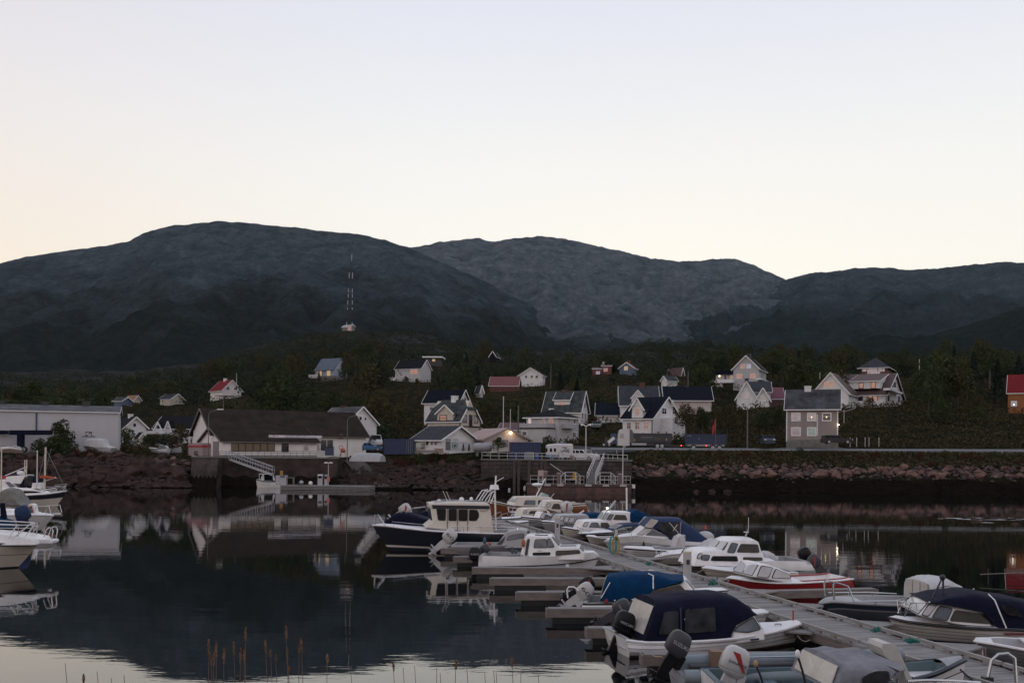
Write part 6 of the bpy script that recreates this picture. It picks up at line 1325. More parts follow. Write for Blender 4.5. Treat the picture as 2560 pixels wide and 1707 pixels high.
    def solve(s, pts, w):
        o = []
        for x, y in pts:
            ww = w(.9)
            for _ in range(4): a, z = s.q(x, y, ww); ww = w(z)
            o.append((a, z))
        return o
    def cabin(s, prof, wb, wt, mat=None, name='cabin', roof=None, bev=.05):
        z_ = [s.q(x, y, wb)[1] for x, y in prof]; s.w = s.wfn(wb, wt, min(z_), max(z_)); P = s.solve(prof, s.w); s.prof = P; zl_ = min(p_[1] for p_ in P); P = [(x, z - .16 if z < zl_ + .14 else z) for x, z in P]; m_ = MB(); n = len(P)
        m_.loft([[(x, s.w(z) * v, z + (.05 * (1 - v * v) if z > max(p_[1] for p_ in P) - .12 else 0)) for x, z in P] for v in (-1, -.5, 0, .5, 1)], close=True, caps=True)
        o = m_.build(name, mat or GW, s.t, 40); bm = o.modifiers.new('bevel', 'BEVEL'); bm.width = bev; bm.segments = 2; bm.limit_method = 'ANGLE'; bm.angle_limit = R(35); s.cab = o; return s
    def glass(s, poly, mat=GLD, frame=BLK, fw=.035, both=True, rnd=2, out=.006, w=None, name='window'):
        w = w or s.w; P = s.solve(poly, w); P = [Vector((x, z, 0)) for x, z in P]
        if rnd: P = rounded(P, rnd)
        c_ = sum(P, Vector()) / len(P)
        for sy in ((s.nr, -s.nr) if both else (s.nr,)):
            f = MB(); g = MB()
            if frame:
                Q = [q + (q - c_).normalized() * fw for q in P]; f.prism([(q.x, sy * (w(q.y) + out - .03), q.y) for q in Q], (0, sy * .035, 0))
            g.prism([(q.x, sy * (w(q.y) + out - .02), q.y) for q in P], (0, sy * .03, 0))
            if frame: fo = f.build(name, frame, s.t); g.build('pane', mat, fo)
            else: g.build(name, mat, s.t)
        return s
    def wind(s, i, j, mat=GLB, panes=2, frame=BLK, fr=.12, lo=.12, hi=.9):
        """windscreen across the profile edge i-j"""
        a, b = s.prof[i], s.prof[j]; d = Vector((b[0] - a[0], 0, b[1] - a[1])); nn = Vector((d.z, 0, -d.x)).normalized(); nn = nn if nn.x > 0 else -nn
        for k in range(panes):
            v0, v1 = lerp(-1, 1, k / panes) + fr * .5, lerp(-1, 1, (k + 1) / panes) - fr * .5
            def cor(t_, v): x, z = lerp(a[0], b[0], t_), lerp(a[1], b[1], t_); return Vector((x, v * s.w(z) * .97, z))
            C4 = [cor(lo, v0), cor(lo, v1), cor(hi, v1), cor(hi, v0)]; c_ = sum(C4, Vector()) / 4
            fo = MB().prism([q + (q - c_).normalized() * .04 - nn * .02 for q in C4], nn * .03).build('windscreen', frame, s.t); MB().prism([q - nn * .015 for q in C4], nn * .035).build('pane', mat, fo)
        return s
    def canopy(s, top, bot, w, mat=CNAVY, name='canopy', n=26, wt=.93, rear=None, rlo=.14, rhi=.84, front=None):
        T = [s.q(x, y, w * .55) for x, y in top]; B = [s.q(x, y, w) for x, y in bot]; x0, x1 = max(min(p_[0] for p_ in T), min(p_[0] for p_ in B)) , min(max(p_[0] for p_ in T), max(p_[0] for p_ in B))
        Ts = sorted(T); Bs = sorted(B); rows = []; x0 = min(Ts[0][0], Bs[0][0]); x1 = max(Ts[-1][0], Bs[-1][0])
        for i in range(n + 1):
            t_ = i / n; rt_ = []
            xt = lerp(Ts[0][0], Ts[-1][0], t_); xb = lerp(Bs[0][0], Bs[-1][0], t_); zt = interp(Ts, xt); zb = interp(Bs, xb); h = max(.03, zt - zb); wr = .015 * math.sin(i * 1.9) + .01 * math.sin(i * 4.3)
            sec = [(-1, 0, 0), (-.985, .35, .35), (-wt - .01, .72, .72), (-.8, .93, .93), (-.45, 1.0, 1), (0, 1.03, 1), (.45, 1.0, 1), (.8, .93, .93), (wt + .01, .72, .72), (.985, .35, .35), (1, 0, 0)]
            rows.append([(lerp(xb, xt, k), v * w + wr * (1 if v > 0 else -1), zb + h * f - (.03 * abs(math.sin(math.pi * t_ * 3)) if f > .9 else 0)) for v, f, k in sec])
        m_ = MB(); m_.loft(rows)
        for r_ in (rows[0], rows[-1]): m_.add(r_, [tuple(range(len(r_)))])
        s.can = m_.build(name, mat, s.t, 50)
        for rear, row_, ox_ in ((rear, rows[0], -.02), (front, rows[-1], .04)):
            if not rear: continue
            a_ = Vector(row_[0]); y_, zt_ = abs(a_.y), row_[5][2]; xt_ = row_[5][0]
            def rp_(h, v): return (lerp(a_.x, xt_, h) + ox_, v * y_, lerp(a_.z, zt_, h))
            np_ = 1 if ox_ < 0 else 3
            for k_ in range(np_): va, vb = lerp(-.84, .84, k_ / np_) + .03, lerp(-.84, .84, (k_ + 1) / np_) - .03; MB().prism([rp_(rlo, va), rp_(rlo, vb), rp_(rhi, vb * .95), rp_(rhi, va * .95)], (-.02, 0, 0)).build('canopy_window', rear, s.t)
        zmin = min(p_[1] for p_ in B); zmax = max(p_[1] for p_ in T); s.cw = lambda z: w * lerp(1.0, .955, max(0, min(1, (z - zmin) / (zmax - zmin))))
        return s
    def endpane(s, poly, mat=CLEAR, vw=.8, w=None, name='rear_window', off=-.03, dirx=-1):
        """a pane across the slanted rear of the canopy: poly is its near outline [bottom, top] in pixels"""
        (x0, z0), (x1, z1) = [s.q(*q, s.beam * .4) for q in poly]; ww = (w or s.beam * .4)
        MB().prism([(x0 + off, -ww * vw, z0), (x0 + off, ww * vw, z0), (x1 + off, ww * vw * .95, z1), (x1 + off, -ww * vw * .95, z1)], (-.015, 0, 0)).build(name, mat, s.t); return s
    def rail(s, pts, w=None, r=.022, mat=CHR, both=True, name='hand_rail'):
        for sy in ((1, -1) if both else (1,)):
            L = []; m_ = MB()
            for p_ in pts:
                ww = p_[2] if len(p_) > 2 else w; a, z = s.q(p_[0], p_[1], ww); L.append((a, s.nr * ww * sy, z))
            m_.tube(L, r, 6); m_.build(name, mat, s.t, 60)
        return s
    def stanch(s, xs, ytop, ybot, w, r=.018, mat=CHR):
        for x in xs: s.rail([(x, ybot, w), (x, ytop, w)], None, r, mat, name='stanchion')
        return s
    def motor(s, k_, x, y, tilt=0., sc=1., cowl=None, leg=None, yo=0., stripe=None, text=None, trim=0.):
        """pivot given in pixels"""
        sv = s.k; s.k = k_; a, z = s.q(x, y, abs(yo)); s.k = sv; Tm = Matrix.Translation((a, yo, z)) @ Matrix.Rotation(R(tilt), 4, 'Y') @ Matrix.Scale(sc, 4)
        cowl = cowl or MOTB; leg = leg or cowl
        def put(m_, n_, mat, par=s.t, sm=50): m_.v = [tuple(Tm @ Vector(q)) for q in m_.v]; return m_.build(n_, mat, par, sm)
        m_ = MB(); rows = []
        for z_, x0, x1, hw in ((.02, -.38, -.06, .13), (.10, -.56, .0, .19), (.14, -.58, .02, .2), (.15, -.565, .005, .19), (.17, -.585, .02, .205), (.40, -.60, .0, .20), (.56, -.57, -.04, .18), (.64, -.50, -.10, .14), (.67, -.42, -.18, .08)): 
            c_, hx = (x0 + x1) / 2, (x1 - x0) / 2; rows.append([(c_ + hx * math.copysign(abs(math.cos(a_)) ** .55, math.cos(a_)), hw * math.copysign(abs(math.sin(a_)) ** .55, math.sin(a_)), z_) for a_ in [6.2832 * i / 16 for i in range(16)]])
        m_.loft(rows, close=True, caps=True); m_.loft([[(x * 1.012 - .003, y * 1.02, z_) for x, y, z in rows[3]] for z_ in (.148, .172)], 1, close=True); mo = put(m_, 'outboard_motor', [cowl, BLK if cowl is not MOTB else MOTG])
        m_ = MB(); m_.loft([[(x0, -hw, z_), (x1, -hw * .7, z_), (x1, hw * .7, z_), (x0, hw, z_)] for z_, x0, x1, hw in ((.06, -.14, -.40, .11), (-.2, -.12, -.42, .08), (-.55, -.16, -.40, .05), (-.75, -.16, -.36, .045))], close=True, caps=True)
        m_.box(-.16, -.58, -.12, .12, -.58, -.555); m_.tube([(-.02, 0, -.72), (-.1, 0, -.72), (-.4, 0, -.72), (-.5, 0, -.72)], [.015, .065, .06, .02], 8); m_.prism([(-.18, -.012, -.76), (-.34, -.012, -.76), (-.36, -.012, -.95), (-.28, -.012, -.95)], (0, .024, 0)); m_.box(-.12, .04, -.13, .13, -.25, .12)
        put(m_, 'lower_unit', leg, mo, 40)
        m_ = MB()
        for i in range(3): a_ = i * 2.094; m_.prism([(-.46, 0, -.72), (-.50, .05 * math.cos(a_) - .06 * math.sin(a_), -.72 + .05 * math.sin(a_) + .06 * math.cos(a_)), (-.49, .17 * math.cos(a_), -.72 + .17 * math.sin(a_)), (-.44, .08 * math.cos(a_) + .09 * math.sin(a_), -.72 + .08 * math.sin(a_) - .09 * math.cos(a_))], (.012, 0, 0))
        put(m_, 'propeller', DKSTEEL, mo, None)
        if stripe:
            for sy in (1, -1): put(MB().prism([(-.46, sy * .178, .55), (-.30, sy * .18, .55), (-.05, sy * .2, .2), (-.12, sy * .2, .2)], (0, sy * .014, 0)), 'stripe', stripe, mo, None)
        if text:
            cu = bpy.data.curves.new('t', 'FONT'); cu.body = text; cu.extrude = .001; tmp = bpy.data.objects.new('t', cu); C.objects.link(tmp); me = bpy.data.meshes.new_from_object(tmp.evaluated_get(bpy.context.evaluated_depsgraph_get())); bpy.data.objects.remove(tmp)
            xs = [v.co.x for v in me.vertices]; X0, X1 = min(xs), max(xs); ss = .42 / (X1 - X0); m_ = MB(); m_.v = [(-.48 + (v.co.x - X0) * ss if s.nr < 0 else -.06 - (v.co.x - X0) * ss, s.nr * (.212 + v.co.z), .30 + v.co.y * min(ss, .2)) for v in me.vertices]; m_.f = [tuple(p_.vertices) for p_ in me.polygons]; m_.m = [0] * len(m_.f); put(m_, 'lettering', M('motor_letter', (.5, .5, .5), .5) if cowl is not MOTW else TXT, mo, None)
        return s
    def text(s, x0, y0, x1, y1, body, w=None, mat=TXT, out=.012, flip=False):
        w = w or s.w; cu = bpy.data.curves.new('t', 'FONT'); cu.body = body; cu.extrude = .001; tmp = bpy.data.objects.new('t', cu); C.objects.link(tmp); me = bpy.data.meshes.new_from_object(tmp.evaluated_get(bpy.context.evaluated_depsgraph_get())); bpy.data.objects.remove(tmp)
        (a0, z1), (a1, z0) = s.solve([(x0, y0), (x1, y1)], w); xs = [v.co.x for v in me.vertices]; ys = [v.co.y for v in me.vertices]; A, B, D_, E_ = min(xs), max(xs), min(ys), max(ys); m_ = MB()
        for v in me.vertices: z = lerp(z0, z1, (v.co.y - D_) / (E_ - D_)); m_.v.append((lerp(a0, a1, (v.co.x - A) / (B - A)), s.nr * (w(z) + out + v.co.z), z))
        m_.f = [tuple(p_.vertices) for p_ in me.polygons]; m_.m = [0] * len(m_.f); m_.build('lettering', mat, s.t); return s
    def slab(s, poly, w0, w1, mat, name, both=False):
        m_ = MB()
        for sy in ((s.nr, -s.nr) if both else (s.nr,)):
            P = [s.q(x, y, (w0 + w1) / 2) for x, y in poly]; m_.prism([(a, sy * w0, z) for a, z in P], (0, sy * (w1 - w0), 0))
            m_.build(name, mat, s.t); m_ = MB()
        return s
    def ball(s, x, y, w, r, mat, name, sc=(1, 1, 1)): a, z = s.q(x, y, abs(w)); MB().ball((a, s.nr * w, z), r, 12, 8, sc=sc).build(name, mat, s.t, 60); return s
# ================================================================ the fleet: left of the pontoon
B = Boat('motor_cruiser', 'navy hulled motor cruiser with cream wheelhouse and radar mast', 'a', (292, 883), (1640, 893), 3.0)
B.hull([(1640, 718), (1300, 714), (1000, 705), (700, 690), (450, 665), (250, 641), (120, 632)], [NAVY, GC], ((0, .06, 1), (.06, .78, 0), (.78, .86, 1), (.86, 1, 0)), deck=.3, rub=GW, rubr=.04, floor=.5)
B.cabin([(640, 660), (712, 602), (690, 470), (676, 426), (985, 414), (1262, 428), (1274, 446), (1316, 708)], 1.12, 1.0, GC)
B.slab([(705, 438), (1268, 446), (1272, 478), (712, 474)], 1.0, 1.062, NAVY, 'fascia', True)
for q in ([(750, 478), (840, 480), (836, 588), (768, 586)], [(870, 481), (944, 482), (944, 591), (870, 590)], [(968, 484), (1049, 486), (1047, 592), (968, 591)], [(1073, 487), (1146, 490), (1161, 520), (1161, 558), (1138, 591), (1071, 590)]): B.glass(q, GLD, BLK, .03)
B.wind(1, 2, GLB, 3, lo=.1, hi=.95).text(1172, 487, 1254, 508, 'Targa 27.')
for x in (856, 955, 1056): B.slab([(x - 3, 478), (x + 3, 478), (x + 3, 704), (x - 3, 704)], 1.08, 1.13, M('teak_strip', (.13, .09, .075), .6), 'door_trim')
B.rail([(845, 692), (872, 651), (1150, 645), (1560, 660), (1580, 700)], 1.42).stanch((1015, 1178, 1378), 650, 712, 1.42)
B.rail([(150, 632, .25), (147, 542, .3), (182, 541, .3), (248, 636, .7)], None, .025).rail([(200, 560, .35), (238, 632, .6)], None, .02)
B.rail([(330, 650, .9), (330, 625, .9), (840, 680, 1.35)], None, .016)
B.rail([(1330, 690), (1322, 300), (1333, 152)], .0, .05, GW, False, 'mast'); B.rail([(1335, 210), (1408, 168)], .0, .02, GW, False, 'antenna')
a, z = B.q(1316, 262, 0); MB().cone((a, 0, z - .14), (a, 0, z + .12), .28, .22, 18).build('radar', GW, B.t, 40)
B.rail([(1165, 395), (1225, 305), (1285, 295)], .6, .03, GW, True, 'radar_arch').rail([(1225, 400), (1280, 320), (1320, 305)], .6, .03, GW, True, 'radar_arch').rail([(1280, 425), (1325, 310)], .5, .03, GW, True, 'radar_arch')
B.ball(775, 400, .3, .12, CHR, 'searchlight'); B.ball(995, 385, 0, .14, GW, 'vent'); B.ball(1090, 378, .2, .1, GW, 'vent')
B.rail([(855, 395), (812, 298)], .5, .012, GW, False, 'antenna').rail([(885, 395), (848, 310)], .4, .012, GW, False, 'antenna').rail([(720, 415), (860, 398), (1240, 408)], .7, .018, CHR, True, 'roof_rail')
B.slab([(915, 688), (990, 694), (985, 700), (920, 696)], 1.15, 1.25, M('mat_blue', (.03, .05, .18), .7), 'fender_roll')
# boats beyond the cruiser
B = Boat('covered_boat', 'small navy covered boat with raised white outboard beyond the navy cruiser', 'a', (900, 785), (330, 785), 1.9)
B.hull([(330, 640), (600, 640), (800, 620), (930, 600)], [ALUB], deck=.5).canopy([(245, 600), (330, 520), (420, 500), (700, 580)], [(240, 640), (460, 640), (760, 620)], .9, CNAVY).motor('a', 420, 560, 55, 1.15, MOTW, stripe=MOTR).rail([(350, 600), (400, 520), (425, 490), (455, 520), (370, 600)], .7)
B = Boat('white_runabout', 'white runabout with navy spray hood half hidden by the navy cruiser', 'a', (1050, 742), (470, 742), 2.0)
B.hull([(470, 590), (700, 590), (900, 575), (1100, 560)], [GW], deck=.45).canopy([(500, 560), (600, 500), (690, 475), (760, 480)], [(480, 585), (760, 580)], .9, CNAVY).rail([(450, 560), (470, 480), (640, 460), (660, 500)], .85).slab([(505, 480), (560, 465), (570, 520), (520, 540)], .4, .5, GLB, 'windscreen')
B.ball(480, 500, .3, .16, GW, 'seat'); B.ball(515, 500, .3, .16, GW, 'seat')
B = Boat('open_boat', 'low light blue open boat past the stern of the navy cruiser', 'a', (1640, 680), (1180, 700), 1.8); B.hull([(1180, 625), (1400, 620), (1560, 610), (1660, 600)], [GW, CDB], ((0, .5, 0), (.5, .7, 1), (.7, 1, 0)), deck=.6).rail([(1320, 590), (1400, 530), (1445, 515), (1450, 560)], .6)
B = Boat('open_boat', 'small white open boat farthest along the left of the pontoon', 'a', (1600, 640), (1150, 645), 1.7); B.hull([(1150, 580), (1400, 575), (1560, 565), (1620, 556)], [GW], deck=.5).rail([(1470, 580), (1500, 530), (1560, 545)], .5)
B = Boat('workboat', 'grey hulled workboat with open backed wheelhouse and raised white outboard', 'a', (1690, 948), (890, 952), 2.1)
B.hull([(890, 832), (1200, 838), (1450, 832), (1600, 815), (1720, 800)], [M('hull_mauve_grey', (.17, .16, .165), .5, .1), GG], ((0, .12, 1), (.12, 1, 0)), deck=.62, rub=None).cabin([(1312, 836), (1432, 702), (1570, 678), (1628, 690), (1660, 760), (1700, 832)], .85, .72, GG)
B.glass([(1440, 785), (1462, 738), (1588, 716), (1606, 726), (1600, 762)], GLB, BLK).glass([(1335, 825), (1425, 745), (1405, 800), (1385, 826)], M('painted_dim_inside', (.06, .06, .062), .8), None, 0).wind(3, 5, GLB, 2).motor('a', 868, 838, 48, 1.15, MOTW, text='60')  # dark pane painted for the shade inside the open wheelhouse
B.ball(1222, 790, .5, .1, M('jar_blue', (.05, .09, .13), .6), 'bottle', (1, 1, 2)); B.ball(1268, 820, .5, .1, M('bag_orange', (.4, .12, .04), .6), 'bag')
B = Boat('cabin_boat', 'white cabin boat with tall wheelhouse black line and black outboard', 'a', (2270, 1102), (1195, 1102), 2.2)
B.hull([(1165, 936), (1400, 942), (1700, 944), (1950, 938), (2150, 918), (2290, 905), (2345, 930)], [GW], deck=.42, rubpath=[(1190, 1046), (1500, 1040), (1800, 1030), (2100, 1008), (2345, 962)], rubr=.03, floor=.35)
B.cabin([(1556, 946), (1618, 748), (1650, 740), (1872, 745), (1952, 850), (2142, 850), (2196, 905), (2200, 945)], .86, .74, GW)
B.glass([(1706, 856), (1720, 778), (1824, 774), (1832, 856)], GLB).glass([(1842, 854), (1836, 774), (1862, 772), (1906, 846)], GLB).glass([(1692, 904), (1868, 899), (1864, 930), (1692, 934)], GLD, None).glass([(1926, 886), (2144, 878), (2156, 914), (1922, 934)], BROWNG).wind(3, 4, GLW, 2).wind(5, 6, GLW, 2, lo=.2, hi=.8)
B.glass([(1612, 930), (1640, 770), (1666, 768), (1640, 936)], M('painted_dim_inside', ()), None, 0)  # dark panel painted as shade in the open cabin end
B.ball(1600, 810, .9, .09, M('bag_orange', ()), 'fender', (1, 1, 2.2)); B.text(1742, 882, 1788, 892, 'SIRIUS')
B.rail([(1716, 742), (1716, 733), (1842, 733), (1842, 744)], .6, .02, BLK).rail([(1725, 740), (1728, 680), (1760, 735)], .1, .025, BLK, False, 'antenna').rail([(1962, 852), (1964, 838), (2112, 836), (2114, 850)], .5, .02, BLK).rail([(1240, 950), (1600, 930)], .95, .014, BLK)
B.motor('a', 1186, 985, 0, .95, MOTB, text='SUZUKI', yo=-.0).motor('a', 1170, 960, 58, .75, MOTG, yo=.55).slab([(2016, 1020), (2048, 1020), (2048, 1058), (2016, 1058)], .95, 1.08, GW, 'fender')
for q in ([(1480, 850), (1500, 850), (1505, 915), (1485, 915)], [(1515, 880), (1535, 880), (1540, 915), (1520, 915)]): B.slab(q, .4, .6, M('jar_blue', ()), 'bottle')
B = Boat('cuddy_boat', 'white cuddy boat under a bright blue canvas cover with raised outboards', 'd', (2010, 702), (310, 702), 2.1)
B.hull([(290, 548), (600, 546), (1100, 525), (1550, 470), (1900, 405), (2148, 380)], [GW, BLK], ((0, .1, 0), (.1, .16, 1), (.16, 1, 0)), planks=4, deck=.5, rub=BLK, rubr=.02)
B.cabin([(1040, 512), (1190, 384), (1538, 302), (1594, 250), (1728, 402), (1740, 470)], .92, .72, GW).glass([(1152, 462), (1205, 394), (1525, 318), (1612, 408), (1500, 432)], BROWNG, M('frame_brown', (.06, .045, .035), .5)).wind(3, 4, GLW, 2, lo=.1, hi=.88)
B.canopy([(600, 205), (680, 190), (800, 170), (1120, 165), (1350, 200), (1580, 240)], [(510, 522), (800, 515), (1095, 508), (1190, 380), (1560, 268)], .95, CBLUE, rear=CLEAR)
B.rail([(1130, 170, .5), (1190, 195, .8), (1190, 365, .97)], None, .022, TRIM, True, 'strap').rail([(640, 280, .93), (525, 480, .985)], None, .016, TRIM, True, 'strap')
for i in range(7): B.ball(700 + i * 75, 512 - i * 3, 1.0, .03, TRIM, 'canopy_hook')
B.slab([(565, 505), (610, 490), (612, 540), (566, 545)], 1.0, 1.1, M('fender_red', (.3, .03, .03), .5), 'fender').motor('d', 290, 540, 52, .92, MOTW, text='60', yo=-.1).motor('d', 270, 500, 58, .85, MOTB, stripe=MOTR, yo=.6).rail([(100, 480), (88, 380), (110, 340), (180, 340), (240, 390)], .3, .03, TRIM, False, 'guard_hoop')
B = Boat('open_dinghy', 'low open boat with white bow and grey outboard behind the navy canopied boat', 'd', (2560, 935), (790, 935), 1.8)
B.hull([(780, 800), (1400, 790), (2000, 740), (2380, 690), (2650, 655)], [GW], planks=4, deck=.72, rub=TRIM, rubr=.05).motor('d', 745, 770, 56, .9, MOTG, text='YAMAHA')
B = Boat('canopied_boat', 'white lapstrake boat under a navy canvas canopy with black outboard', 'd', (2970, 1075), (955, 1240), 2.15)
B.hull([(842, 1012), (1080, 1042), (1500, 1036), (2000, 1012), (2342, 977), (2642, 922), (2892, 862), (3030, 812), (3102, 806)], [GW, ANTI], ((0, .9, 0), (.9, 1, 1)), planks=5, deck=.6, rub=GW, rubr=.045)
B.cabin([(2186, 1005), (2208, 860), (2482, 700), (2612, 910), (2622, 950)], .96, .78, GW).glass([(2232, 905), (2255, 862), (2464, 730), (2556, 878), (2420, 905)], GLB, BLK, .04).wind(2, 3, GLB, 2)
B.canopy([(1200, 500), (1500, 456), (1800, 424), (2100, 434), (2250, 456), (2372, 550), (2468, 692)], [(1080, 1030), (1500, 1034), (2190, 996), (2212, 850), (2464, 714)], .99, CNAVY, rear=CLEAR)
B.glass([(1326, 652), (1502, 642), (1508, 935), (1254, 940)], SMOKE, None, out=.035, rnd=1, w=B.cw).glass([(1588, 630), (1966, 592), (1986, 904), (1592, 928)], SMOKE, None, out=.035, rnd=1, w=B.cw)
B.slab([(1533, 605), (1545, 605), (1555, 1010), (1545, 1010)], 1.0, 1.03, M('zip_blue', (.06, .065, .12), .6), 'zip').rail([(1350, 655, .98), (1505, 900, 1.01)], None, .012, CHR, False, 'frame_tube').rail([(1640, 625, .98), (1592, 760, 1.0)], None, .012, CHR, False, 'frame_tube')
B.slab([(2437, 1002), (2537, 992), (2537, 1012), (2437, 1024)], 1.03, 1.10, M('plate_blue', (.03, .04, .08), .5), 'name_plate'); B.rail([(2977, 790), (2977, 640)], 0, .022, M('pole_red', (.36, .04, .03), .5), False, 'flag_pole'); B.rail([(2742, 830), (2747, 812), (2818, 810), (2822, 828)], .3, .02, CHR, False, 'cleat')
B.motor('d', 872, 985, 24, .98, MOTB, text='MERCURY', yo=0)
# --- three boats nearest the camera, moored bow to the pontoon
B = Boat('inflatable_boat', 'large pale grey inflatable boat with dark grey outboard at the bottom', 'e', None, None, 1.9, world=((9.1, 23.5), R(3), 5.2))
B.hull(None, [GG], uz=[(-.05, .45), (1.5, .47), (3.2, .52), (4.4, .62), (5.3, .78)], inner=M('rib_floor', (.20, .22, .235), .7), deck=.86, rub=None, rim=.2, deckmat=RUB, full=2.6)
m_ = MB(); us = [i / 24 for i in range(25)]; m_.tube([(lerp(B.x0, B.x1, u), B.hb(u) - .05, B.zs(u) + .05) for u in us] + [(lerp(B.x0, B.x1, u), -B.hb(u) + .05, B.zs(u) + .05) for u in us[::-1]], .16, 12); m_.build('air_tube', RUB, B.t, 60)
m_ = MB(); m_.tube([(lerp(B.x0, B.x1, u), B.hb(u) - .28, B.zs(u) - .02) for u in us[2:18]], .05, 8); m_.build('grab_line', M('line_grey', (.10, .10, .11), .7), B.t, 60)
B.motor('d', 1600, 1330, 30, .92, MOTG, MOTB, text='SUZUKI', yo=.2)
for x, y in ((.9, .5), (2.9, .2)): m_ = MB(); m_.box(x, x + .35, y, y + .3, .2, .8); m_.build('locker', M('wood_brown', (.22, .13, .09), .7) if x < 1 else STEEL, B.t)
m_ = MB(); m_.box(3.4, 4.2, -.5, .55, .25, .72); m_.build('console', M('canvas_pale', (.42, .41, .43), .8), B.t)
B = Boat('open_boat', 'teal floored open boat with dark gunwale and white outboard with red flash', 'f', None, None, 2.0, world=((9.72, 21.6), R(2), 5.4))
B.hull(None, [GW], uz=[(-.05, .72), (1.5, .72), (3.2, .78), (4.5, .92), (5.5, 1.12)], planks=4, inner=TEAL, deck=.9, deckmat=M('deck_grey', (.34, .36, .38), .6), rub=NAVY, rubr=.055, rim=.1, full=2.8, floor=.25)
B.motor('e', 270, 1540, 22, .98, MOTW, stripe=MOTR, text='EVINRUDE', yo=-.25)
for x, w_ in ((1.2, .35), (2.6, .35)): MB().box(x, x + w_, -.85, .85, .45, .5).build('thwart', TEAL, B.t)
MB().prism([(4.0, -.75, .62), (4.0, .75, .62), (4.9, .3, .75), (4.9, -.3, .75)], (0, 0, .05)).build('bow_seat', GW, B.t)
m_ = MB(); m_.tube([(2.6, -.9, .8), (2.7, -.9, .98), (3.5, -.86, 1.0), (3.9, -.8, .95), (4.05, -.75, .9)], .022, 6); m_.build('hand_rail', CHR, B.t, 60)
m_ = MB(); m_.tube([(.8, .95, .78), (1.0, .95, .95), (3.0, .95, 1.0), (3.2, .9, .82)], .022, 6); m_.build('hand_rail', CHR, B.t, 60)
B = Boat('hooded_boat', 'boat with weathered grey canvas hood and clear panes nearest the camera', 'e', None, None, 2.1, world=((9.9, 18.55), R(7), 5.6))
B.hull(None, [GW], uz=[(-.05, .72), (1.5, .74), (3.2, .82), (4.6, .95), (5.7, 1.1)], planks=4, deck=.62, rub=NAVY, rubr=.05)
B.canopy([(1480, 1268), (1700, 1236), (1950, 1266), (2150, 1330), (2285, 1388)], [(1470, 1700), (1800, 1690), (2000, 1640), (2180, 1530), (2300, 1415)], .95, CGREY, rear=CLEAR)
B.glass([(1790, 1500), (1960, 1400), (2140, 1400), (2160, 1540), (1850, 1620)], SMOKE, None, out=.04, rnd=1, w=B.cw)
sv = B.k; B.k = 'f'; B.slab([(150, 1010), (175, 945), (300, 945), (380, 985), (640, 1568), (660, 1640), (560, 1640), (470, 1340), (200, 1130)], -.75, -.2, M('prow_white', (.52, .50, .47), .5, .1), 'windscreen_cowl'); B.rail([(480, 1600, .9), (500, 1490, .9)], None, .02); B.rail([(640, 1540, .7), (900, 1525, .7), (1300, 1535, .4), (1700, 1560, .1)], None, .03, CHR, False); B.k = sv
B.rail([(1100, 1600, .8), (1050, 1400, .85), (992, 1215, .9)], None, .02, BLK, False, 'light_pole'); B.ball(990, 1195, .9, .045, TRIM, 'stern_light', (1, 1, 1.7)); B.rail([(560, 1600, .6), (510, 1450, .6), (458, 1330, .6)], None, .02, BLK, False, 'light_pole'); B.ball(455, 1318, .6, .04, M('lamp_ochre', (.4, .26, .12), .5), 'stern_light', (1, 1, 1.6))
# ================================================================ right of the pontoon, far to near
B = Boat('fishing_boat', 'wooden fishing boat with orange brown hull white wheelhouse and leaning mast', 'a', (1300, 536), (2215, 532), 2.9)
B.hull([(2212, 428), (2000, 446), (1700, 452), (1500, 445), (1330, 410), (1235, 392)], [ORH, GC], ((0, .16, 1), (.16, 1, 0)), deck=.35, rub=BLK, rubr=.04, deckmat=GC)
sv = B.k; B.k = 'D'
B.cabin([(30, 1190), (45, 1150), (115, 1062), (440, 1052), (640, 1066), (690, 1110), (700, 1200)], 1.05, .9, GC).glass([(190, 1184), (228, 1112), (378, 1112), (378, 1186)], GLB).glass([(432, 1112), (578, 1116), (535, 1196), (432, 1186)], BROWNG).wind(1, 2, GLB, 3)
B.rail([(390, 1052), (450, 930), (540, 760)], 0, .06, GW, False, 'mast').rail([(440, 940), (420, 885)], 0, .03, GW, False, 'radar_strut'); B.ball(412, 856, 0, .5, GW, 'radar', (1, 1, .3)); B.slab([(440, 1055), (490, 985), (590, 1030), (530, 1075)], -.1, .5, M('hatch_teal', (.38, .47, .47), .4), 'roof_hatch'); B.rail([(460, 800), (530, 795)], 0, .03, GW, False, 'antenna'); B.k = sv
B.slab([(1900, 425), (2210, 418), (2212, 470), (1900, 470)], 1.15, 1.25, GC, 'bulwark', True)
B = Boat('small_cruiser', 'blue hulled boat with bow rails beside the wooden fishing boat', 'a', (1490, 575), (1850, 575), 2.0); B.hull([(1850, 510), (1700, 515), (1560, 515), (1460, 510)], [BLUEH, GW], ((0, .2, 1), (.2, 1, 0)), deck=.5).rail([(1470, 512, .1), (1465, 462, .2), (1520, 470, .5), (1600, 480, .8)], None, .03).stanch((1500, 1540), 468, 515, .5)
B = Boat('cabin_boat', 'cream cabin boat with raised rear wheelhouse and three low side windows', 'D', (185, 1460), (950, 1462), 2.4)
B.hull([(950, 1340), (700, 1350), (450, 1372), (250, 1378), (100, 1368)], [GG, GC], ((0, .35, 1), (.35, 1, 0)), deck=.35, rub=BLK)
B.cabin([(150, 1370), (195, 1262), (250, 1245), (540, 1240), (620, 1300), (640, 1360)], .95, .8, GC).glass([(180, 1312), (205, 1276), (246, 1276), (228, 1318)], GLW).glass([(280, 1330), (305, 1286), (398, 1286), (425, 1330)], BROWNG).glass([(446, 1300), (560, 1284), (566, 1328), (450, 1330)], BROWNG)
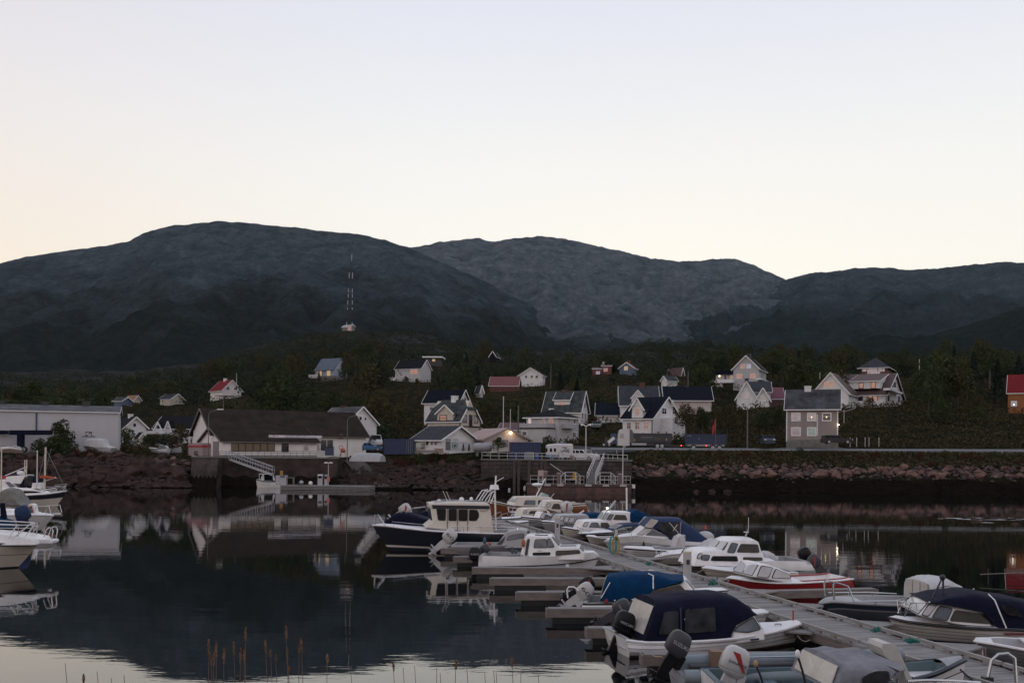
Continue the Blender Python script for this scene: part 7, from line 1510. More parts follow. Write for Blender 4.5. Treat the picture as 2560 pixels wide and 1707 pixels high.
B.cabin([(530, 1245), (590, 1130), (620, 1118), (830, 1120), (838, 1140), (800, 1290)], .85, .75, GC, 'wheelhouse').glass([(555, 1220), (588, 1162), (634, 1166), (606, 1224)], GLW).glass([(645, 1250), (690, 1172), (768, 1172), (798, 1254)], BROWNG).wind(0, 1, GLW, 2).rail([(640, 1115), (640, 1060), (690, 1000)], .2, .02, CHR, False, 'antenna')
B = Boat('blue_tarp_boat', 'small boat under a bright blue tarpaulin behind the cabin boats', 'D', (1230, 1470), (1600, 1470), 1.9); B.hull([(1600, 1420), (1400, 1420), (1240, 1415)], [GW], deck=.8).canopy([(1215, 1350), (1280, 1316), (1440, 1312), (1560, 1330)], [(1215, 1420), (1580, 1420)], .9, CBLUE)
B = Boat('runabout', 'white runabout with low windscreen and white hooded outboard', 'D', (235, 1550), (1000, 1552), 2.1)
B.hull([(1000, 1440), (800, 1430), (600, 1420), (400, 1400), (150, 1378)], [GG, GW], ((0, .22, 1), (.22, 1, 0)), planks=3, deck=.45).cabin([(448, 1412), (500, 1312), (545, 1320), (690, 1382), (705, 1425)], .85, .72, GW).glass([(455, 1400), (498, 1322), (540, 1326), (505, 1405)], GLW).glass([(530, 1410), (556, 1336), (682, 1388), (692, 1412)], GLB)
B.motor('D', 880, 1360, 35, 1.35, MOTW, stripe=MOTR)
B.rail([(1080, 1340), (1150, 1300), (1175, 1280)], .3, .06, GW, False, 'fender_arm')
B = Boat('saloon_boat', 'grey saloon boat with four rounded side windows behind a bow rail', 'D', (560, 1618), (1500, 1618), 2.2)
B.hull([(1500, 1500), (1200, 1500), (800, 1480), (470, 1455)], [GG, GW], ((0, .2, 1), (.2, 1, 0)), deck=.4).cabin([(760, 1480), (800, 1372), (860, 1352), (1230, 1348), (1270, 1400), (1250, 1495)], .92, .78, GG)
for q in ([(780, 1436), (802, 1368), (850, 1370), (830, 1440)], [(840, 1455), (872, 1385), (932, 1388), (910, 1462)], [(918, 1464), (956, 1388), (1026, 1392), (1000, 1470)], [(1034, 1476), (1062, 1404), (1156, 1402), (1148, 1470)]): B.glass(q, GLW)
B.rail([(890, 1560), (892, 1490), (930, 1490), (932, 1560)], .8)
B = Boat('cabin_cruiser', 'white cabin cruiser with high wheelhouse boom mast and blue aft tarpaulin', 'b', (45, 742), (880, 745), 2.5)
B.hull([(900, 655), (700, 676), (480, 692), (200, 684), (5, 656)], [GC, GW], ((0, .22, 1), (.22, 1, 0)), deck=.35, rub=BLK, rubr=.035)
B.cabin([(195, 684), (235, 604), (300, 592), (500, 588), (560, 700)], .98, .85, GW).glass([(222, 645), (246, 608), (282, 608), (260, 650)], GLW).glass([(285, 656), (312, 613), (368, 613), (396, 660)], GLB).glass([(402, 660), (404, 614), (466, 615), (496, 664)], BROWNG)
B.cabin([(436, 595), (486, 512), (500, 505), (694, 510), (706, 640), (520, 660)], .92, .82, GW, 'wheelhouse').glass([(453, 580), (486, 532), (528, 532), (496, 584)], GLB).glass([(522, 582), (546, 536), (638, 538), (658, 586)], BROWNG).wind(0, 1, GLB, 2)
B.rail([(655, 510), (652, 268)], 0, .055, GW, False, 'mast').rail([(395, 590), (545, 398)], .2, .08, STEEL, False, 'boom').canopy([(672, 498), (750, 482), (830, 510), (908, 548)], [(690, 600), (860, 616), (905, 600)], .95, CBLUE)
B.ball(462, 468, .1, .06, EM('masthead_lamp', (1, .85, .6), 12), 'lamp'); B.ball(565, 636, 1.0, .05, EM('port_lamp', (1, .1, .06), 2.5), 'side_lamp'); B.rail([(210, 690, .5), (215, 655, .5), (300, 680, .8)], None, .02); B.rail([(700, 600), (740, 590), (760, 620)], .9, .02)
B = Boat('bimini_boat', 'navy hulled boat with mid blue bimini top left of the large runabout', 'b', (262, 768), (860, 770), 2.0); B.hull([(860, 700), (700, 700), (500, 705), (170, 720)], [NAVY, GW], ((0, .25, 1), (.25, 1, 0)), deck=.5).canopy([(515, 680), (620, 628), (660, 618), (840, 618)], [(520, 690), (620, 655), (840, 640)], .85, CDB).rail([(640, 650), (620, 700)], .8).rail([(820, 640), (830, 700)], .8); B.endpane([(545, 676), (620, 634)], GLW, .8)
B.rail([(210, 720, .3), (200, 660, .3), (290, 700, .6)], None, .02)
B = Boat('rowing_boat', 'small cream open boat between the navy bimini boat and the large runabout', 'b', (292, 812), (860, 815), 1.7); B.hull([(860, 760), (600, 765), (420, 760), (258, 740)], [GC], planks=4, deck=.85, rub=TRIM)
B = Boat('day_cruiser', 'large white day cruiser with folded blue canopy and clear side panes', 'b', (498, 878), (1500, 902), 2.6)
B.hull([(1500, 806), (1300, 800), (1100, 782), (900, 758), (750, 742), (560, 756), (430, 792)], [GW, GG], ((0, .42, 0), (.42, .47, 1), (.47, 1, 0)), deck=.45, rub=GG, rubr=.03, rubpath=[(1500, 840), (1000, 830), (700, 822), (436, 800)])
B.cabin([(735, 742), (832, 656), (905, 668), (1065, 748), (1080, 790)], 1.05, .92, GW).glass([(752, 726), (836, 664), (892, 674), (815, 728)], GLW).glass([(838, 735), (905, 680), (1045, 745)], GLB, BLK, .02, rnd=1)
B.canopy([(893, 566), (960, 558), (1180, 566), (1240, 610), (1340, 680), (1462, 785)], [(830, 655), (960, 672), (1080, 770), (1220, 792), (1330, 796), (1465, 798)], 1.08, CDB)
B.glass([(822, 652), (890, 572), (966, 588), (900, 664)], CLEAR, None, out=.05, rnd=1, w=lambda z: 1.08).glass([(962, 668), (976, 604), (1176, 604), (1172, 700), (1078, 748)], SMOKE, None, out=.05, rnd=1, w=lambda z: 1.08)
B.rail([(1070, 740, 1.1), (1150, 630, 1.15)], None, .02).rail([(1070, 610, 1.14), (1165, 720, 1.14)], None, .02).rail([(1185, 600, 1.14), (1178, 720, 1.14)], None, .025); B.rail([(560, 760, .6), (580, 700, .6), (690, 700, .9), (720, 775, 1.1)], None, .02)
B.ball(820, 830, 1.3, .12, RUBBER, 'fender', (.6, .6, 1.6)); B.ball(1420, 755, .2, .45, CWHITE, 'outboard_cover', (1.2, .7, .8))
B = Boat('open_boat', 'white lapstrake open boat with shrouded grey outboard in front of the day cruiser', 'b', (690, 958), (1620, 960), 2.0)
B.hull([(1620, 892), (1400, 890), (1200, 886), (900, 872), (622, 852)], [GW, BLK], ((0, .12, 0), (.12, .22, 1), (.22, 1, 0)), planks=5, deck=.72, rub=GW).rail([(980, 880, .6), (990, 860, .6), (1140, 868, .8), (1150, 884, .8)], None, .02)
B.canopy([(1150, 740), (1180, 726), (1222, 735)], [(1122, 850), (1225, 860)], .35, CWHITE, 'motor_cover').rail([(1200, 730), (1225, 735), (1222, 860)], .3, .03, CHR)
B.canopy([(1470, 790), (1510, 766), (1560, 775), (1590, 850)], [(1395, 880), (1600, 885)], .5, CWHITE, 'motor_cover')
B = Boat('open_boat', 'small white bow left of the white cabin boat with two stepped roofs', 'b', (1020, 1046), (1900, 1050), 1.9); B.hull([(1900, 940), (1600, 920), (1300, 905), (1080, 918), (928, 944)], [GW, ANTI], ((0, .85, 0), (.85, 1, 1)), deck=.5, rub=GW).rail([(975, 930, .2), (985, 895, .3), (1060, 905, .6)], None, .02)
B = Boat('cabin_boat', 'white cabin boat with stepped roof red lettering and two outboards', 'b', (1335, 1150), (2500, 1162), 2.5)
B.hull([(2446, 990), (2100, 988), (1900, 1002), (1600, 1008), (1400, 1004), (1250, 1000), (1180, 1012)], [GW, GG], ((0, .5, 0), (.5, 1, 1)), deck=.3, rubpath=[(2446, 1086), (1900, 1082), (1600, 1066), (1290, 1040), (1184, 1018)], rubr=.03)
B.cabin([(1308, 1006), (1362, 912), (1420, 886), (1590, 880), (1990, 905), (2022, 1006)], 1.05, .92, GW)
for q, g in (([(1342, 958), (1364, 916), (1394, 912), (1370, 960)], GLW), ([(1382, 972), (1402, 930), (1468, 930), (1450, 978)], GLB), ([(1482, 976), (1502, 940), (1728, 940), (1740, 990), (1500, 984)], GLD), ([(1800, 950), (1974, 952), (1980, 984), (1806, 980)], BROWNG)): B.glass(q, g)
B.cabin([(1585, 895), (1658, 798), (1720, 774), (1900, 776), (1950, 802), (1992, 915)], .98, .84, GW, 'wheelhouse').glass([(1640, 900), (1682, 814), (1744, 820), (1706, 904)], GLB).glass([(1738, 900), (1776, 822), (1932, 826), (1950, 902)], BROWNG).wind(0, 1, GLW, 2)
B.rail([(1700, 772), (1705, 766), (1780, 766)], .5, .02, BLK).rail([(1805, 776), (1845, 682)], .1, .035, STEEL, False, 'antenna').rail([(1845, 690), (1848, 560)], .1, .01, GW, False, 'antenna').rail([(1800, 702), (1850, 705)], .1, .02, GW, False, 'antenna')
B.text(1875, 1000, 1985, 1007, 'WESTERLY', lambda z: 1.24, M('letter_red', (.35, .04, .04), .5)).text(1812, 986, 1858, 992, 'MARIN', lambda z: 1.08)
B.text(2322, 1036, 2425, 1044, 'WESTERLY', lambda z: 1.15, M('letter_red', ()))
B.canopy([(2000, 905), (2060, 890), (2125, 940)], [(2000, 990), (2135, 990)], .5, CWHITE, 'motor_cover'); B.motor('c', 245, 640, 30, 1.0, MOTB, yo=-.3).motor('c', 300, 680, 45, .9, MOTG, stripe=MOTR, yo=.4).rail([(1420, 890, .7), (1430, 878, .7), (1590, 872, .8)], None, .016)
B = Boat('open_boat', 'cream open boat with dark steering wheel behind the red boat', 'b', (1490, 1205), (2330, 1208), 1.9); B.hull([(2330, 1095), (1900, 1098), (1650, 1080), (1395, 1048)], [GC], planks=4, deck=.35, rub=TRIM)
a, z = B.q(1738, 1086, .5); m_ = MB(); m_.tube([(a + .0, B.nr * .5 + .2 * math.cos(k / 12 * 6.283), z + .2 * math.sin(k / 12 * 6.283)) for k in range(13)], .02, 5); m_.tube([(a + .2 * math.cos(k / 12 * 6.283), B.nr * .5, z + .2 * math.sin(k / 12 * 6.283)) for k in range(13)], .018, 5); m_.build('steering_wheel', BLK, B.t)
B = Boat('red_boat', 'bright red hulled boat with white top and curved windscreen', 'e', (205, 442), (1650, 434), 2.0)
B.hull([(1705, 232), (1550, 252), (1200, 276), (900, 287), (600, 280), (350, 252), (85, 216)], [REDH], deck=.45, rub=GW, rubr=.03, inner=GW, rim=.16)
B.cabin([(412, 215), (500, 52), (520, 46), (680, 78), (898, 160), (930, 250)], .86, .70, GW).glass([(474, 205), (530, 76), (668, 94), (612, 220)], GLW).glass([(666, 222), (716, 112), (886, 182), (902, 226)], GLW).wind(0, 1, GLW, 2)
m_ = MB()
for sy in (1, -1): m_.tube([(lerp(B.x0, B.x1, u), (B.hb(u) - .2) * sy, B.zs(u) + .02) for u in [i / 12 * .46 for i in range(13)]], .035, 6)
m_.build('inner_coaming', REDH, B.t, 50); B.rail([(265, 205), (268, 196), (315, 198), (316, 208)], .2, .02, BLK, False, 'cleat')
B = Boat('aluminium_boat', 'dark slate aluminium boat with bow hoop and clear vinyl shelter', 'c', (620, 1205), (2000, 1235), 2.1)
B.hull([(2000, 1042), (1700, 1038), (1400, 1032), (1100, 1022), (690, 1002), (480, 986), (350, 1000)], [ALU, ALUB, GG], ((0, .06, 2), (.06, .3, 1), (.3, .36, 2), (.36, 1, 0)), deck=.78, rub=GG, rubr=.05, inner=GG, rim=.1, deckmat=GG, full=3.0, floor=.3)
B.rail([(490, 972, .35), (487, 822, .35), (510, 805, .35), (628, 842, .55), (690, 992, .8)], None, .028).rail([(690, 990), (1100, 985), (1400, 1000)], .98, .022).stanch((900, 1150), 985, 1020, .98)
B.canopy([(1385, 800), (1440, 770), (1560, 752), (1640, 780), (1712, 826)], [(1452, 1018), (1600, 1002), (1725, 988)], .92, CWHITE, front=CLEAR, rlo=.06, rhi=.92)
for q in ([(1490, 985), (1500, 860), (1590, 840), (1680, 862), (1690, 965)],): B.glass(q, CLEAR, M('seam_blue', (.08, .09, .13), .7), .02, out=.035, rnd=1, w=B.cw)
B = Boat('canopied_cruiser', 'cream lapstrake cruiser with navy canvas canopy at the right edge', 'c', (1160, 1348), (3140, 1456), 2.3)
B.hull([(3100, 1300), (2700, 1282), (2352, 1268), (2100, 1257), (1800, 1241), (1500, 1216), (1200, 1180), (1020, 1143)], [M('gelcoat_pale', (.76, .72, .68), .4, .08, 1.2), BLK], ((0, .96, 0), (.96, 1, 1)), planks=5, deck=.5, rub=BLK, rubr=.04, deckmat=DECKW)
sv = B.k; B.k = 'f'
B.cabin([(795, 575), (948, 388), (1330, 442), (1752, 526), (1965, 770)], .98, .78, GW).glass([(848, 560), (962, 402), (1078, 404), (945, 578)], GLW).glass([(1002, 602), (1112, 446), (1292, 474), (1212, 642)], GLB).glass([(1272, 650), (1352, 496), (1748, 560), (1850, 662), (1832, 692)], BROWNG).wind(0, 1, GLW, 2)
B.canopy([(1000, 352), (1220, 256), (1600, 226), (1850, 262), (2349, 352), (2800, 430)], [(950, 388), (1330, 444), (1752, 528), (1965, 765), (2349, 778), (2850, 800)], 1.02, CNAVY)
B.glass([(2000, 420), (2220, 430), (2330, 600), (2090, 560)], SMOKE, None, out=.05, rnd=1, w=lambda z: 1.02)
for i in range(13): B.ball(lerp(960, 1900, i / 12), interp([(950, 378), (1330, 436), (1752, 518), (1960, 700)], lerp(960, 1900, i / 12)), .98, .025, TRIM, 'canopy_hook')
B.rail([(1830, 262, .6), (1920, 350, .95), (2090, 760, 1.04)], None, .02, TRIM, True, 'strap').rail([(1290, 425, .9), (1520, 310, .85)], None, .016, TRIM, True, 'strap')
B.rail([(590, 595, .35), (690, 392, .35), (770, 396, .5), (775, 605, .6)], None, .016).rail([(540, 560, .1), (538, 375, .2), (690, 385, .4), (950, 392, .8)], None, .013)
B.rail([(1150, 20, .3), (1000, 330, .6)], None, .025, BLK, False, 'light_pole').rail([(1162, 20, .3), (1162, 380, .3)], None, .03, M('pole_navy', (.03, .03, .09), .5), False, 'light_pole'); B.ball(1152, 15, .3, .09, BLK, 'mast_light')
B.slab([(1225, 692), (1905, 738), (1905, 746), (1240, 704)], .97, .995, BLK, 'stripe'); B.slab([(2030, 832), (2900, 840), (2900, 868), (2080, 856)], 1.12, 1.165, M('stripe_maroon', (.17, .02, .03), .5), 'stripe'); B.text(1095, 686, 1185, 700, 'MRS 530', lambda z: .93); B.k = sv
B = Boat('open_boat', 'light grey lapstrake open boat with pointed bow at the right edge', 'f', (1840, 1250), (3600, 1420), 1.9)
B.hull([(3600, 1180), (3000, 1130), (2500, 1090), (2000, 1000), (1620, 938)], [GG], planks=5, deck=.12 + .75, rub=GW, rubr=.04, inner=GG)
MB().box(B.L * .62, B.L * .68, -.8, .8, .5, .55).build('thwart', GW, B.t)
# ladder hoop on the nearest pontoon end
P = gd(2507, 1715, .5); t = thing('ladder_hoop', 'steel ladder hoop standing on the pontoon at the bottom right corner', 'ladder', P); m_ = MB(); m_.tube([(-.42, 0, -.3), (-.2, .1, .55), (-.05, .1, .68), (.15, .1, .7), (.3, .1, .6), (.32, 0, -.3)], .035, 8); m_.build('hoop', CHR, t, 60); MB().box(-.42, -.22, -.05, .12, .05, .2).build('clamp', BLK, t)
# ================================================================ boats moored at the left edge
B = Boat('motor_yacht', 'white motor yacht bow with slate blue stripe at the left edge', 'G', (230, 1400), (-1050, 1440), 3.2)
B.hull([(-1050, 1090), (-500, 1080), (0, 1072), (250, 1066), (470, 1062), (500, 1075)], [GC, M('stripe_slate', (.10, .17, .24), .5), BLK], ((0, .03, 0), (.03, .17, 1), (.17, .48, 0), (.48, .5, 2), (.5, .95, 0), (.95, 1, 2)), deck=.3, rub=GW, rubr=.03, full=2.0)
B.cabin([(-900, 1080), (-850, 900), (-50, 955), (200, 985), (430, 1030), (460, 1066)], 1.0, .8, GW, 'foredeck_house'); B.slab([(440, 1020), (700, 1032), (726, 1045), (720, 1074), (480, 1074)], -.4, .4, GW, 'bow_platform')
B.rail([(575, 1000), (610, 905), (640, 880), (675, 885), (692, 915), (680, 1030)], .25, .03).rail([(-400, 835, 1.2), (200, 850, .9), (420, 845, .35), (450, 828, .2), (440, 815, .1), (390, 838, .5), (205, 992, .9)], None, .03).rail([(-400, 880, 1.2), (200, 888, .9), (420, 885, .4)], None, .02).stanch((240,), 850, 1010, .8).rail([(450, 835, .2), (325, 1005, .6)], None, .025).rail([(220, 855, .9), (110, 1015, 1.1)], None, .025)
B = Boat('white_boat', 'white hulled boat with flat bowsprit second at the left edge', 'G', (530, 928), (-250, 930), 2.6); B.hull([(-250, 720), (100, 715), (350, 712), (600, 715), (702, 722)], [GW, BLK], ((0, .03, 1), (.03, .92, 0), (.92, 1, 1)), deck=.35, rub=GW)
B.cabin([(-250, 720), (-200, 640), (180, 655), (360, 690), (420, 716)], .8, .65, GW).rail([(440, 716), (470, 605), (640, 596), (665, 700)], .6, .025).rail([(640, 596), (600, 700)], .5, .025).rail([(690, 702), (795, 700)], .1, .05, GW, False, 'bowsprit').slab([(395, 580), (420, 565), (460, 575), (485, 690), (420, 690)], -.2, .2, GW, 'winch_cover'); B.slab([(385, 600), (410, 595), (430, 690), (400, 690)], .2, .3, M('fender_red', ()), 'fender'); B.ball(370, 660, .4, .22, M('bag_green', (.05, .14, .08), .7), 'bag')
B = Boat('blue_tarp_boat', 'red hulled boat with blue cover and dark outboard between the left yachts', 'G', (-300, 1010), (200, 1015), 2.0); B.hull([(190, 900), (0, 905), (-300, 890)], [M('hull_dark_red', (.16, .02, .03), .5), GW], ((0, .15, 1), (.15, 1, 0)), deck=.6).canopy([(-300, 720), (0, 740), (130, 790)], [(-300, 900), (170, 890)], .9, CBLUE).slab([(0, 560), (60, 555), (95, 760), (10, 760)], .2, .4, CNAVY, 'rolled_cover'); B.motor('G', 240, 830, 20, 1.5, CDB, MOTB)
B = Boat('sailing_yacht', 'sailing yacht with navy sheer stripe tall mast and orange boom cover', 'G', (735, 606), (-350, 610), 3.0)
B.hull([(-350, 480), (100, 470), (400, 452), (600, 438), (760, 416), (875, 395)], [GC, NAVY, GW], ((0, .08, 2), (.08, .42, 1), (.42, 1, 0)), deck=.3, rub=GW)
B.cabin([(-200, 470), (-150, 380), (160, 368), (440, 385), (560, 430), (590, 446)], 1.0, .85, GW).glass([(215, 418), (320, 400), (470, 404), (545, 426), (300, 432)], GLD).glass([(20, 425), (60, 395), (180, 395), (190, 430)], GLB)
B.rail([(580, 470), (592, 0), (598, -170)], 0, .09, GC, False, 'mast').rail([(598, -150), (820, 300)], 0, .012, STEEL, False, 'stay').rail([(598, -150), (480, 330), (400, 560)], .6, .012, STEEL, True, 'stay').rail([(590, 268), (730, 225)], 0, .06, GC, False, 'boom').canopy([(520, 205), (560, 195), (650, 210), (730, 235)], [(520, 235), (735, 240)], .25, M('canvas_orange', (.40, .07, .025), .8), 'sail_cover')
B.rail([(720, 325, .6), (860, 312, .1), (850, 345, .1), (820, 400, .3)], None, .03).rail([(860, 320, .1), (700, 395, .7)], None, .025).rail([(600, 350, 1.0), (850, 345, .1)], None, .02); B.slab([(440, 365), (455, 295), (540, 290), (560, 370)], -.5, .5, GW, 'companionway')
B = Boat('flybridge_cruiser', 'white flybridge cruiser with navy enclosure behind the sailing yacht', 'G', (640, 560), (-350, 560), 3.0); B.hull([(-350, 420), (200, 410), (500, 395), (760, 370)], [NAVY, GW], ((0, .2, 1), (.2, 1, 0)), deck=.4).cabin([(-200, 410), (-150, 300), (0, 255), (120, 260), (215, 350), (240, 405)], 1.1, .95, GW).glass([(70, 290), (120, 285), (205, 345), (130, 350)], GLB)
B.cabin([(70, 280), (75, 215), (335, 195), (270, 290)], 1.0, .9, GW, 'flybridge').canopy([(300, 215), (340, 206), (460, 208)], [(250, 360), (450, 350)], .95, CNAVY).glass([(325, 335), (320, 222), (430, 220), (432, 330)], SMOKE, None, out=.05, rnd=0, w=lambda z: .95); B.rail([(60, 205), (350, 85)], .2, .04, GW, False, 'radar_pole').rail([(310, 195), (355, 80)], .2, .05, GW, False, 'radar_arch'); B.ball(268, 165, .2, .35, GW, 'radar', (1, 1, .6)); B.slab([(5, 205), (65, 200), (65, 245), (5, 245)], .2, .4, M('flag_red', ()), 'ensign')
for lab, x, y0, y1, w_ in (('slim mast of a yacht mostly hidden left of the sailing yacht', 480, -130, 560, 95), ('bare mast near the far left edge of the marina', 15, -150, 300, 92), ('thin mast standing against the dark breakwater', 342, -10, 140, 100), ('second thin mast standing against the dark breakwater', 318, -5, 140, 100)):
    a = at(*px('G', x, y1), w_); b = at(*px('G', x + (8 if x > 300 else 6), y0), w_); tag(MB().cone((0, 0, -1.2), b - a, .07, .05, 7).build('mast', GC), lab, 'mast', None, a)
B = Boat('covered_boat', 'boat under a pleated beige cover between the left yachts', 'G', (300, 720), (-300, 722), 2.4); B.hull([(-300, 590), (0, 590), (350, 580)], [GC], deck=.6).canopy([(20, 400), (70, 365), (150, 370), (200, 440), (265, 555)], [(0, 590), (280, 590)], 1.0, M('canvas_beige', (.22, .21, .19), .85, .2, 3, bump=.5))
# boats on land at the left
def landboat(label, k, bow, stern, Y, sheer, mat, beam, name='boat_on_land', **kw):
    B = Boat(name, label, k, (0, 3000), (10, 3000), beam) if False else Boat.__new__(Boat); B.k = k; B.beam = beam
    Pb, Ps = at(*px(k, *bow), Y), at(*px(k, *stern), Y); d = Vector((Pb.x - Ps.x, 0, 0)).normalized(); B.O = Vector((Ps.x, Y + beam * .42, 0)); B.d = d; B.pr = Vector((-d.y, d.x, 0)); B.nr = 1 if B.pr.dot(-B.O) > 0 else -1; B.L = abs(Pb.x - Ps.x); B.rz = math.atan2(d.y, d.x)
    zk = min(Pb.z, Ps.z); B.O.z = 0; B.t = thing(name, label, 'boat', (B.O.x, B.O.y, zk), B.rz); B.zk = zk
    q0 = B.q; B.q = lambda x, y, w: (q0(x, y, w)[0], q0(x, y, w)[1] - zk); B.hull(sheer, mat, **kw); return B
B = landboat('shrink wrapped white boat standing ashore by the warehouse end', 'A', (1050, 735), (1350, 740), 159, [(1368, 682), (1250, 685), (1100, 670), (1016, 655)], [GG], 2.6, open_=False, deck=.1, rub=None); B.canopy([(1070, 572), (1150, 566), (1270, 568), (1290, 640), (1370, 680)], [(1030, 655), (1150, 672), (1365, 684)], 1.2, CWHITE)
B = landboat('white dinghy with tan hull on a trailer at the left edge', 'A', (255, 742), (20, 745), 156, [(5, 665), (120, 655), (262, 682)], [M('hull_tan', (.2, .14, .11), .6), GW], 2.0, bands=((0, .4, 1), (.4, 1, 0)), deck=.8, inner=GW)
B = landboat('white motor boat with windscreen parked ashore among others', 'A', (1840, 730), (2040, 735), 170, [(2050, 690), (1950, 692), (1815, 682)], [GW], 2.3, deck=.5); B.cabin([(1930, 692), (1950, 640), (2020, 655), (2045, 692)], .8, .65, GLB)
B = landboat('low grey boat on a trailer beside the white motor boat ashore', 'A', (2215, 740), (2060, 740), 172, [(2060, 695), (2140, 690), (2222, 678)], [GG], 2.0, deck=.5)
P = at(*px('B', 2070, 762), 147.5); B = Boat.__new__(Boat); t = thing('upturned_boat', 'grey boat lying upside down at the top of the slipway', 'boat', P, R(-18)); m_ = MB(); rows = []
for i in range(13): u = i / 12; x = -2.7 + 5.4 * u; b = 1.0 * (1 - max(0, (.35 - u) / .35) ** 2 * .9); h = 1.25 * (1 - max(0, (.3 - u) / .3) ** 2 * .7) * (1 if u < .9 else 1 - (u - .9) * 2.2); rows.append([(x, b * math.cos(a), .1 + h * math.sin(a) ** .8 if a not in (0,) else .1) for a in [math.pi * j / 8 for j in range(9)]])
m_.loft([[(x, y, z.real if isinstance(z, complex) else z) for x, y, z in r_] for r_ in rows]); m_.add(rows[-1], [tuple(range(9))]); m_.build('hull', GG, t, 50); MB().tube([(-2.7 + 5.4 * i / 12, 1.02 * (1 - max(0, (.35 - i / 12) / .35) ** 2 * .9), .1) for i in range(13)], .05, 6).build('gunwale', BLUEH, t)
# little white boat at the fuel dock
B = Boat('harbour_boat', 'little white hardtop boat moored stern out at the end of the fuel dock', 'B', (885, 1038), (1130, 1040), 1.7)
B.hull([(1135, 965), (1050, 972), (950, 965), (872, 948)], [GW, CDB], ((0, .12, 1), (.12, 1, 0)), deck=.35); B.slab([(905, 885), (1065, 885), (1065, 893), (905, 893)], -.8, .8, GW, 'hardtop'); B.slab([(940, 893), (955, 893), (960, 965), (915, 960)], .6, .7, GW, 'side_panel', True); B.slab([(1052, 893), (1062, 893), (1078, 960), (1058, 965)], .6, .7, GW, 'side_panel', True); B.slab([(958, 893), (1052, 893), (1056, 950), (962, 960)], .55, .6, GLD, 'windscreen'); B.rail([(905, 955), (905, 888)], .7, .03, GW); B.motor('B', 1085, 960, 12, 2.0, MOTB, yo=-.4)
# boom lift by the warehouse
f = Fr('A', 240, 740, 158); t = thing('boom_lift', 'dark blue telescopic boom lift stretched along the warehouse wall', 'boom lift', f.P); LB = M('lift_blue', (.006, .008, .024), .7, spec=.08); 
def fl(x, y, d=-.0): return f.l(x, y, d)
MB().bar(fl(120, 495), fl(640, 495), .5, .75).build('main_boom', LB, t); MB().bar(fl(640, 515), fl(1150, 520), .15, .14).build('boom_extension', STEEL, t); MB().box(fl(-60, 500).x, fl(85, 500).x, -.6, .6, fl(0, 515).z, fl(0, 468).z).build('counterweight', LB, t); MB().box(fl(230, 0).x, fl(290, 0).x, -.5, .5, .0, fl(0, 515).z).build('turret', LB, t)
m_ = MB(); x0, x1, z0, z1 = fl(1055, 0).x, fl(1125, 0).x, fl(0, 535).z, fl(0, 480).z
for a, b in (((x0, 0, z0), (x0, 0, z1)), ((x1, 0, z0), (x1, 0, z1)), ((x0, 0, z1), (x1, 0, z1)), ((x0 - .6, 0, z0), (x1 + .6, 0, z0)), ((x0, 0, z0), (x1, 0, z1))): m_.bar(a, b, .1, .14)
m_.build('basket', DKSTEEL, t)
wheels(t, [(fl(200, 0).x, -.5), (fl(320, 0).x, -.5)], .5, .4)
# ropes
rope('dark mooring rope from the black lined cabin boat down to the pontoon', [gd(*px('a', 2345, 985), .5), gd(*px('b', 540, 1052), .55)], DROPE, .02, .1)
rope('pale mooring rope under the bow of the navy canopied boat', [gd(*px('e', 1150, 1010), .3), gd(*px('e', 990, 960), .4)], ROPE, .015, .1)
rope('pale rope tying the light grey bow at the right edge', [gd(*px('f', 1740, 1090), .45), gd(*px('f', 1750, 1250), .45)], ROPE, .015, .05)
rope('thin mooring line stretched across the water at the right', [gd(2450, 1452, 0) + Vector((0, 0, .3)), gd(2700, 1455, 0) + Vector((0, 0, .6))], ROPE, .02, .02)
rope('dark bow rope of the teal floored boat lying on the pontoon', [Vector((9.6, 21.35, .95)), Vector((10.3, 21.0, .52)), Vector((10.9, 20.7, .52))], DROPE, .02, .08)
rope('pale rope coil on the finger pier by the grey outboard', [gd(*px('d', 1180, 1212), .49), gd(*px('d', 1290, 1230), .49), gd(*px('d', 1400, 1310), .3)], M('rope_tan', (.36, .25, .17), .9), .025, .02)
# ================================================================ grass stalks in front
SK = M('stalk_tan', (.17, .115, .07), .9, .2, 6); SD = M('seed_brown', (.26, .15, .08), .9, .3, 20)
def stalk(x, ytip, Y, lean, seedpx, label, seed=True):
    tip = at(x, ytip, Y); base = Vector((tip.x - lean, Y + .05, CH - Y * (1790 - 1130) / FP - .4)); t = thing('grass_stalk', label, 'grass stalk', base, 0, 'grass stalks at the bottom edge'); d = tip - base; n = 8
    cur = [d * (i / n) + Vector((lean * .25 * (math.sin(i / n * 1.57) - i / n), 0, 0)) for i in range(n + 1)]; MB().tube(cur, [.0022 - .0012 * i / n for i in range(n + 1)], 5).build('stem', SK, t, 60)
    if seed:
        h = seedpx * Y / FP; m_ = MB(); r_ = random.Random(int(x))
        for i in range(46): u = i / 46; c = d - d.normalized() * h * u; a = r_.uniform(0, 6.28); rr = .0034 * math.sin(math.pi * min(1, u * .9 + .08)); leafquad(m_, c + Vector((math.cos(a) * rr, math.sin(a) * rr, 0)), .005, r_)
        m_.build('seed_head', SD, t, fixn=False)
T1 = 1500 / 2352.
for x, y, s_ in ((818, 310, 60), (825, 360, 50), (838, 360, 55), (848, 315, 70), (878, 345, 60), (916, 320, 55), (944, 345, 60), (957, 350, 60), (963, 262, 55), (1040, 312, 50), (1060, 350, 40), (1080, 370, 30), (1120, 256, 55), (1126, 340, 45), (1130, 410, 30), (1173, 330, 30), (1180, 308, 55), (1283, 368, 45)):
    stalk(x * T1, 1400 + y * T1, 3.6 + (x % 7) * .08, .03 * ((x % 5) - 2) / 2, s_ * T1, 'brown feathery grass stalk among the taller ones at the bottom left of centre')
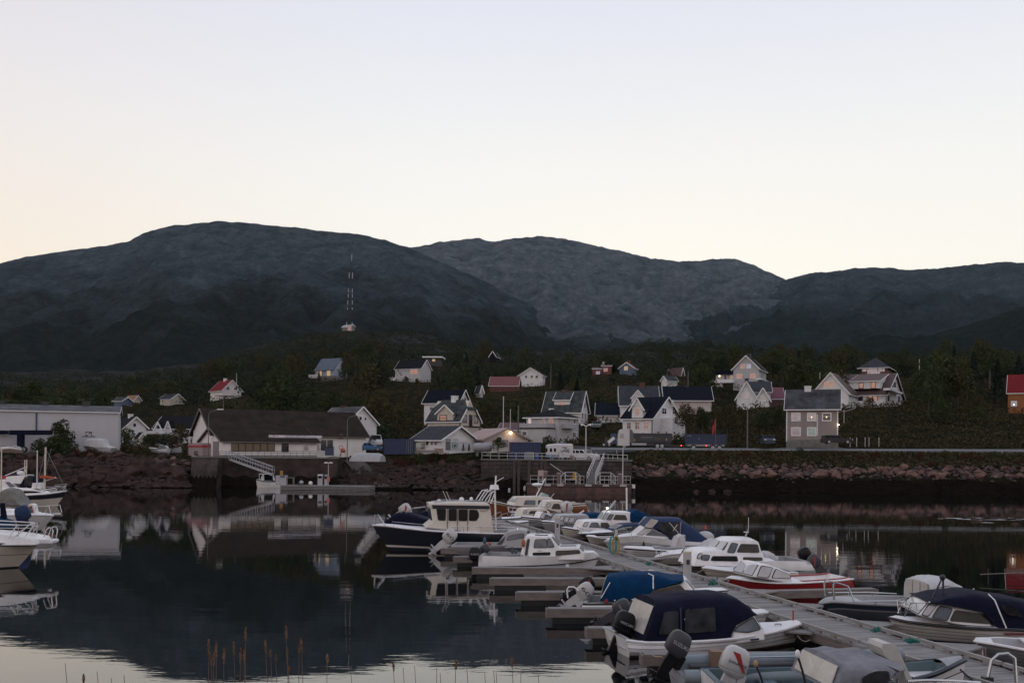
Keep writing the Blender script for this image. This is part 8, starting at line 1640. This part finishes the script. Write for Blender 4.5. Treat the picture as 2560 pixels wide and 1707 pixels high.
for x, y in ((255, 402), (328, 445), (380, 435), (436, 460), (486, 450), (1375, 432), (1540, 395), (1580, 420), (1625, 412), (1712, 420), (1725, 440), (1788, 388), (1830, 420), (1900, 440), (1935, 430), (1945, 440), (2005, 380), (2042, 440), (2110, 450)):
    stalk(x * T1, 1400 + y * T1, 3.4 + (x % 6) * .1, .05 * ((x % 5) - 2) / 2, 25, 'thin dark grass blade against the pale water at the bottom edge', x in (1540, 1788, 2005, 328))

for b in FLEET:      # every boat lying at the pontoon has a bow line
    tip = b.O + b.d * (b.x1 - .15) + Vector((0, 0, b.zs(1) - .03)); rel = tip - far; al = rel.xy.dot(dd.xy); sd_ = 1 if rel.xy.dot(dn.xy) > 0 else -1; off = abs(rel.xy.dot(dn.xy))
    if 0 < al < LD and off < 4.2 and b.O.z == 0 and not b.t['label'].startswith(('teal', 'boat with weathered', 'cream lapstrake')):
        e = far + dd * (al + .9) + dn * sd_ * (DW / 2 - .1); e.z = .52
        rope('mooring line from the bow of the ' + ' '.join(b.t['label'].split()[:9]), [tip, e], ROPE if al % 2 < 1.2 else DROPE, .016, .1)
# ================================================================ wet glints along the far tide line, painted as flat white strips
def glint_strips():
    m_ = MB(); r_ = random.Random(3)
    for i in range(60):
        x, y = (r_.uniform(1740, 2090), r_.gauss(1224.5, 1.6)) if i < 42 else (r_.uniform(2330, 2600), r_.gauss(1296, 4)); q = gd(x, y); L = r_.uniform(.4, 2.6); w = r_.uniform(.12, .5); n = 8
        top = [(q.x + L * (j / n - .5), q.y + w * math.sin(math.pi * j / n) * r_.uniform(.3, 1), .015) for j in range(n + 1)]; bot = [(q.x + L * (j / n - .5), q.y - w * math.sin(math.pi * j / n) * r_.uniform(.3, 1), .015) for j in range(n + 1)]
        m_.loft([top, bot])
    return struct(m_.build('glint_strips', M('glint_white', (.55, .55, .57), .5, .3, 3), fixn=False), 'stuff')
glint_strips()
# ================================================================ evening air
m_ = MB(); m_.box(-3200, 3200, -80, 3900, -6, 520); o = m_.build('haze', bpy.data.materials.new('haze_air')); o['kind'] = 'stuff'
m = o.data.materials[0]; m.use_nodes = True; t = m.node_tree; t.nodes.remove(t.nodes['Principled BSDF']); v = t.nodes.new('ShaderNodeVolumePrincipled'); v.inputs['Color'].default_value = (.72, .87, 1, 1); v.inputs['Density'].default_value = .000022; v.inputs['Anisotropy'].default_value = .3
t.links.new(v.outputs[0], t.nodes['Material Output'].inputs['Volume'])
build_ground(); undergrowth(); farwood()
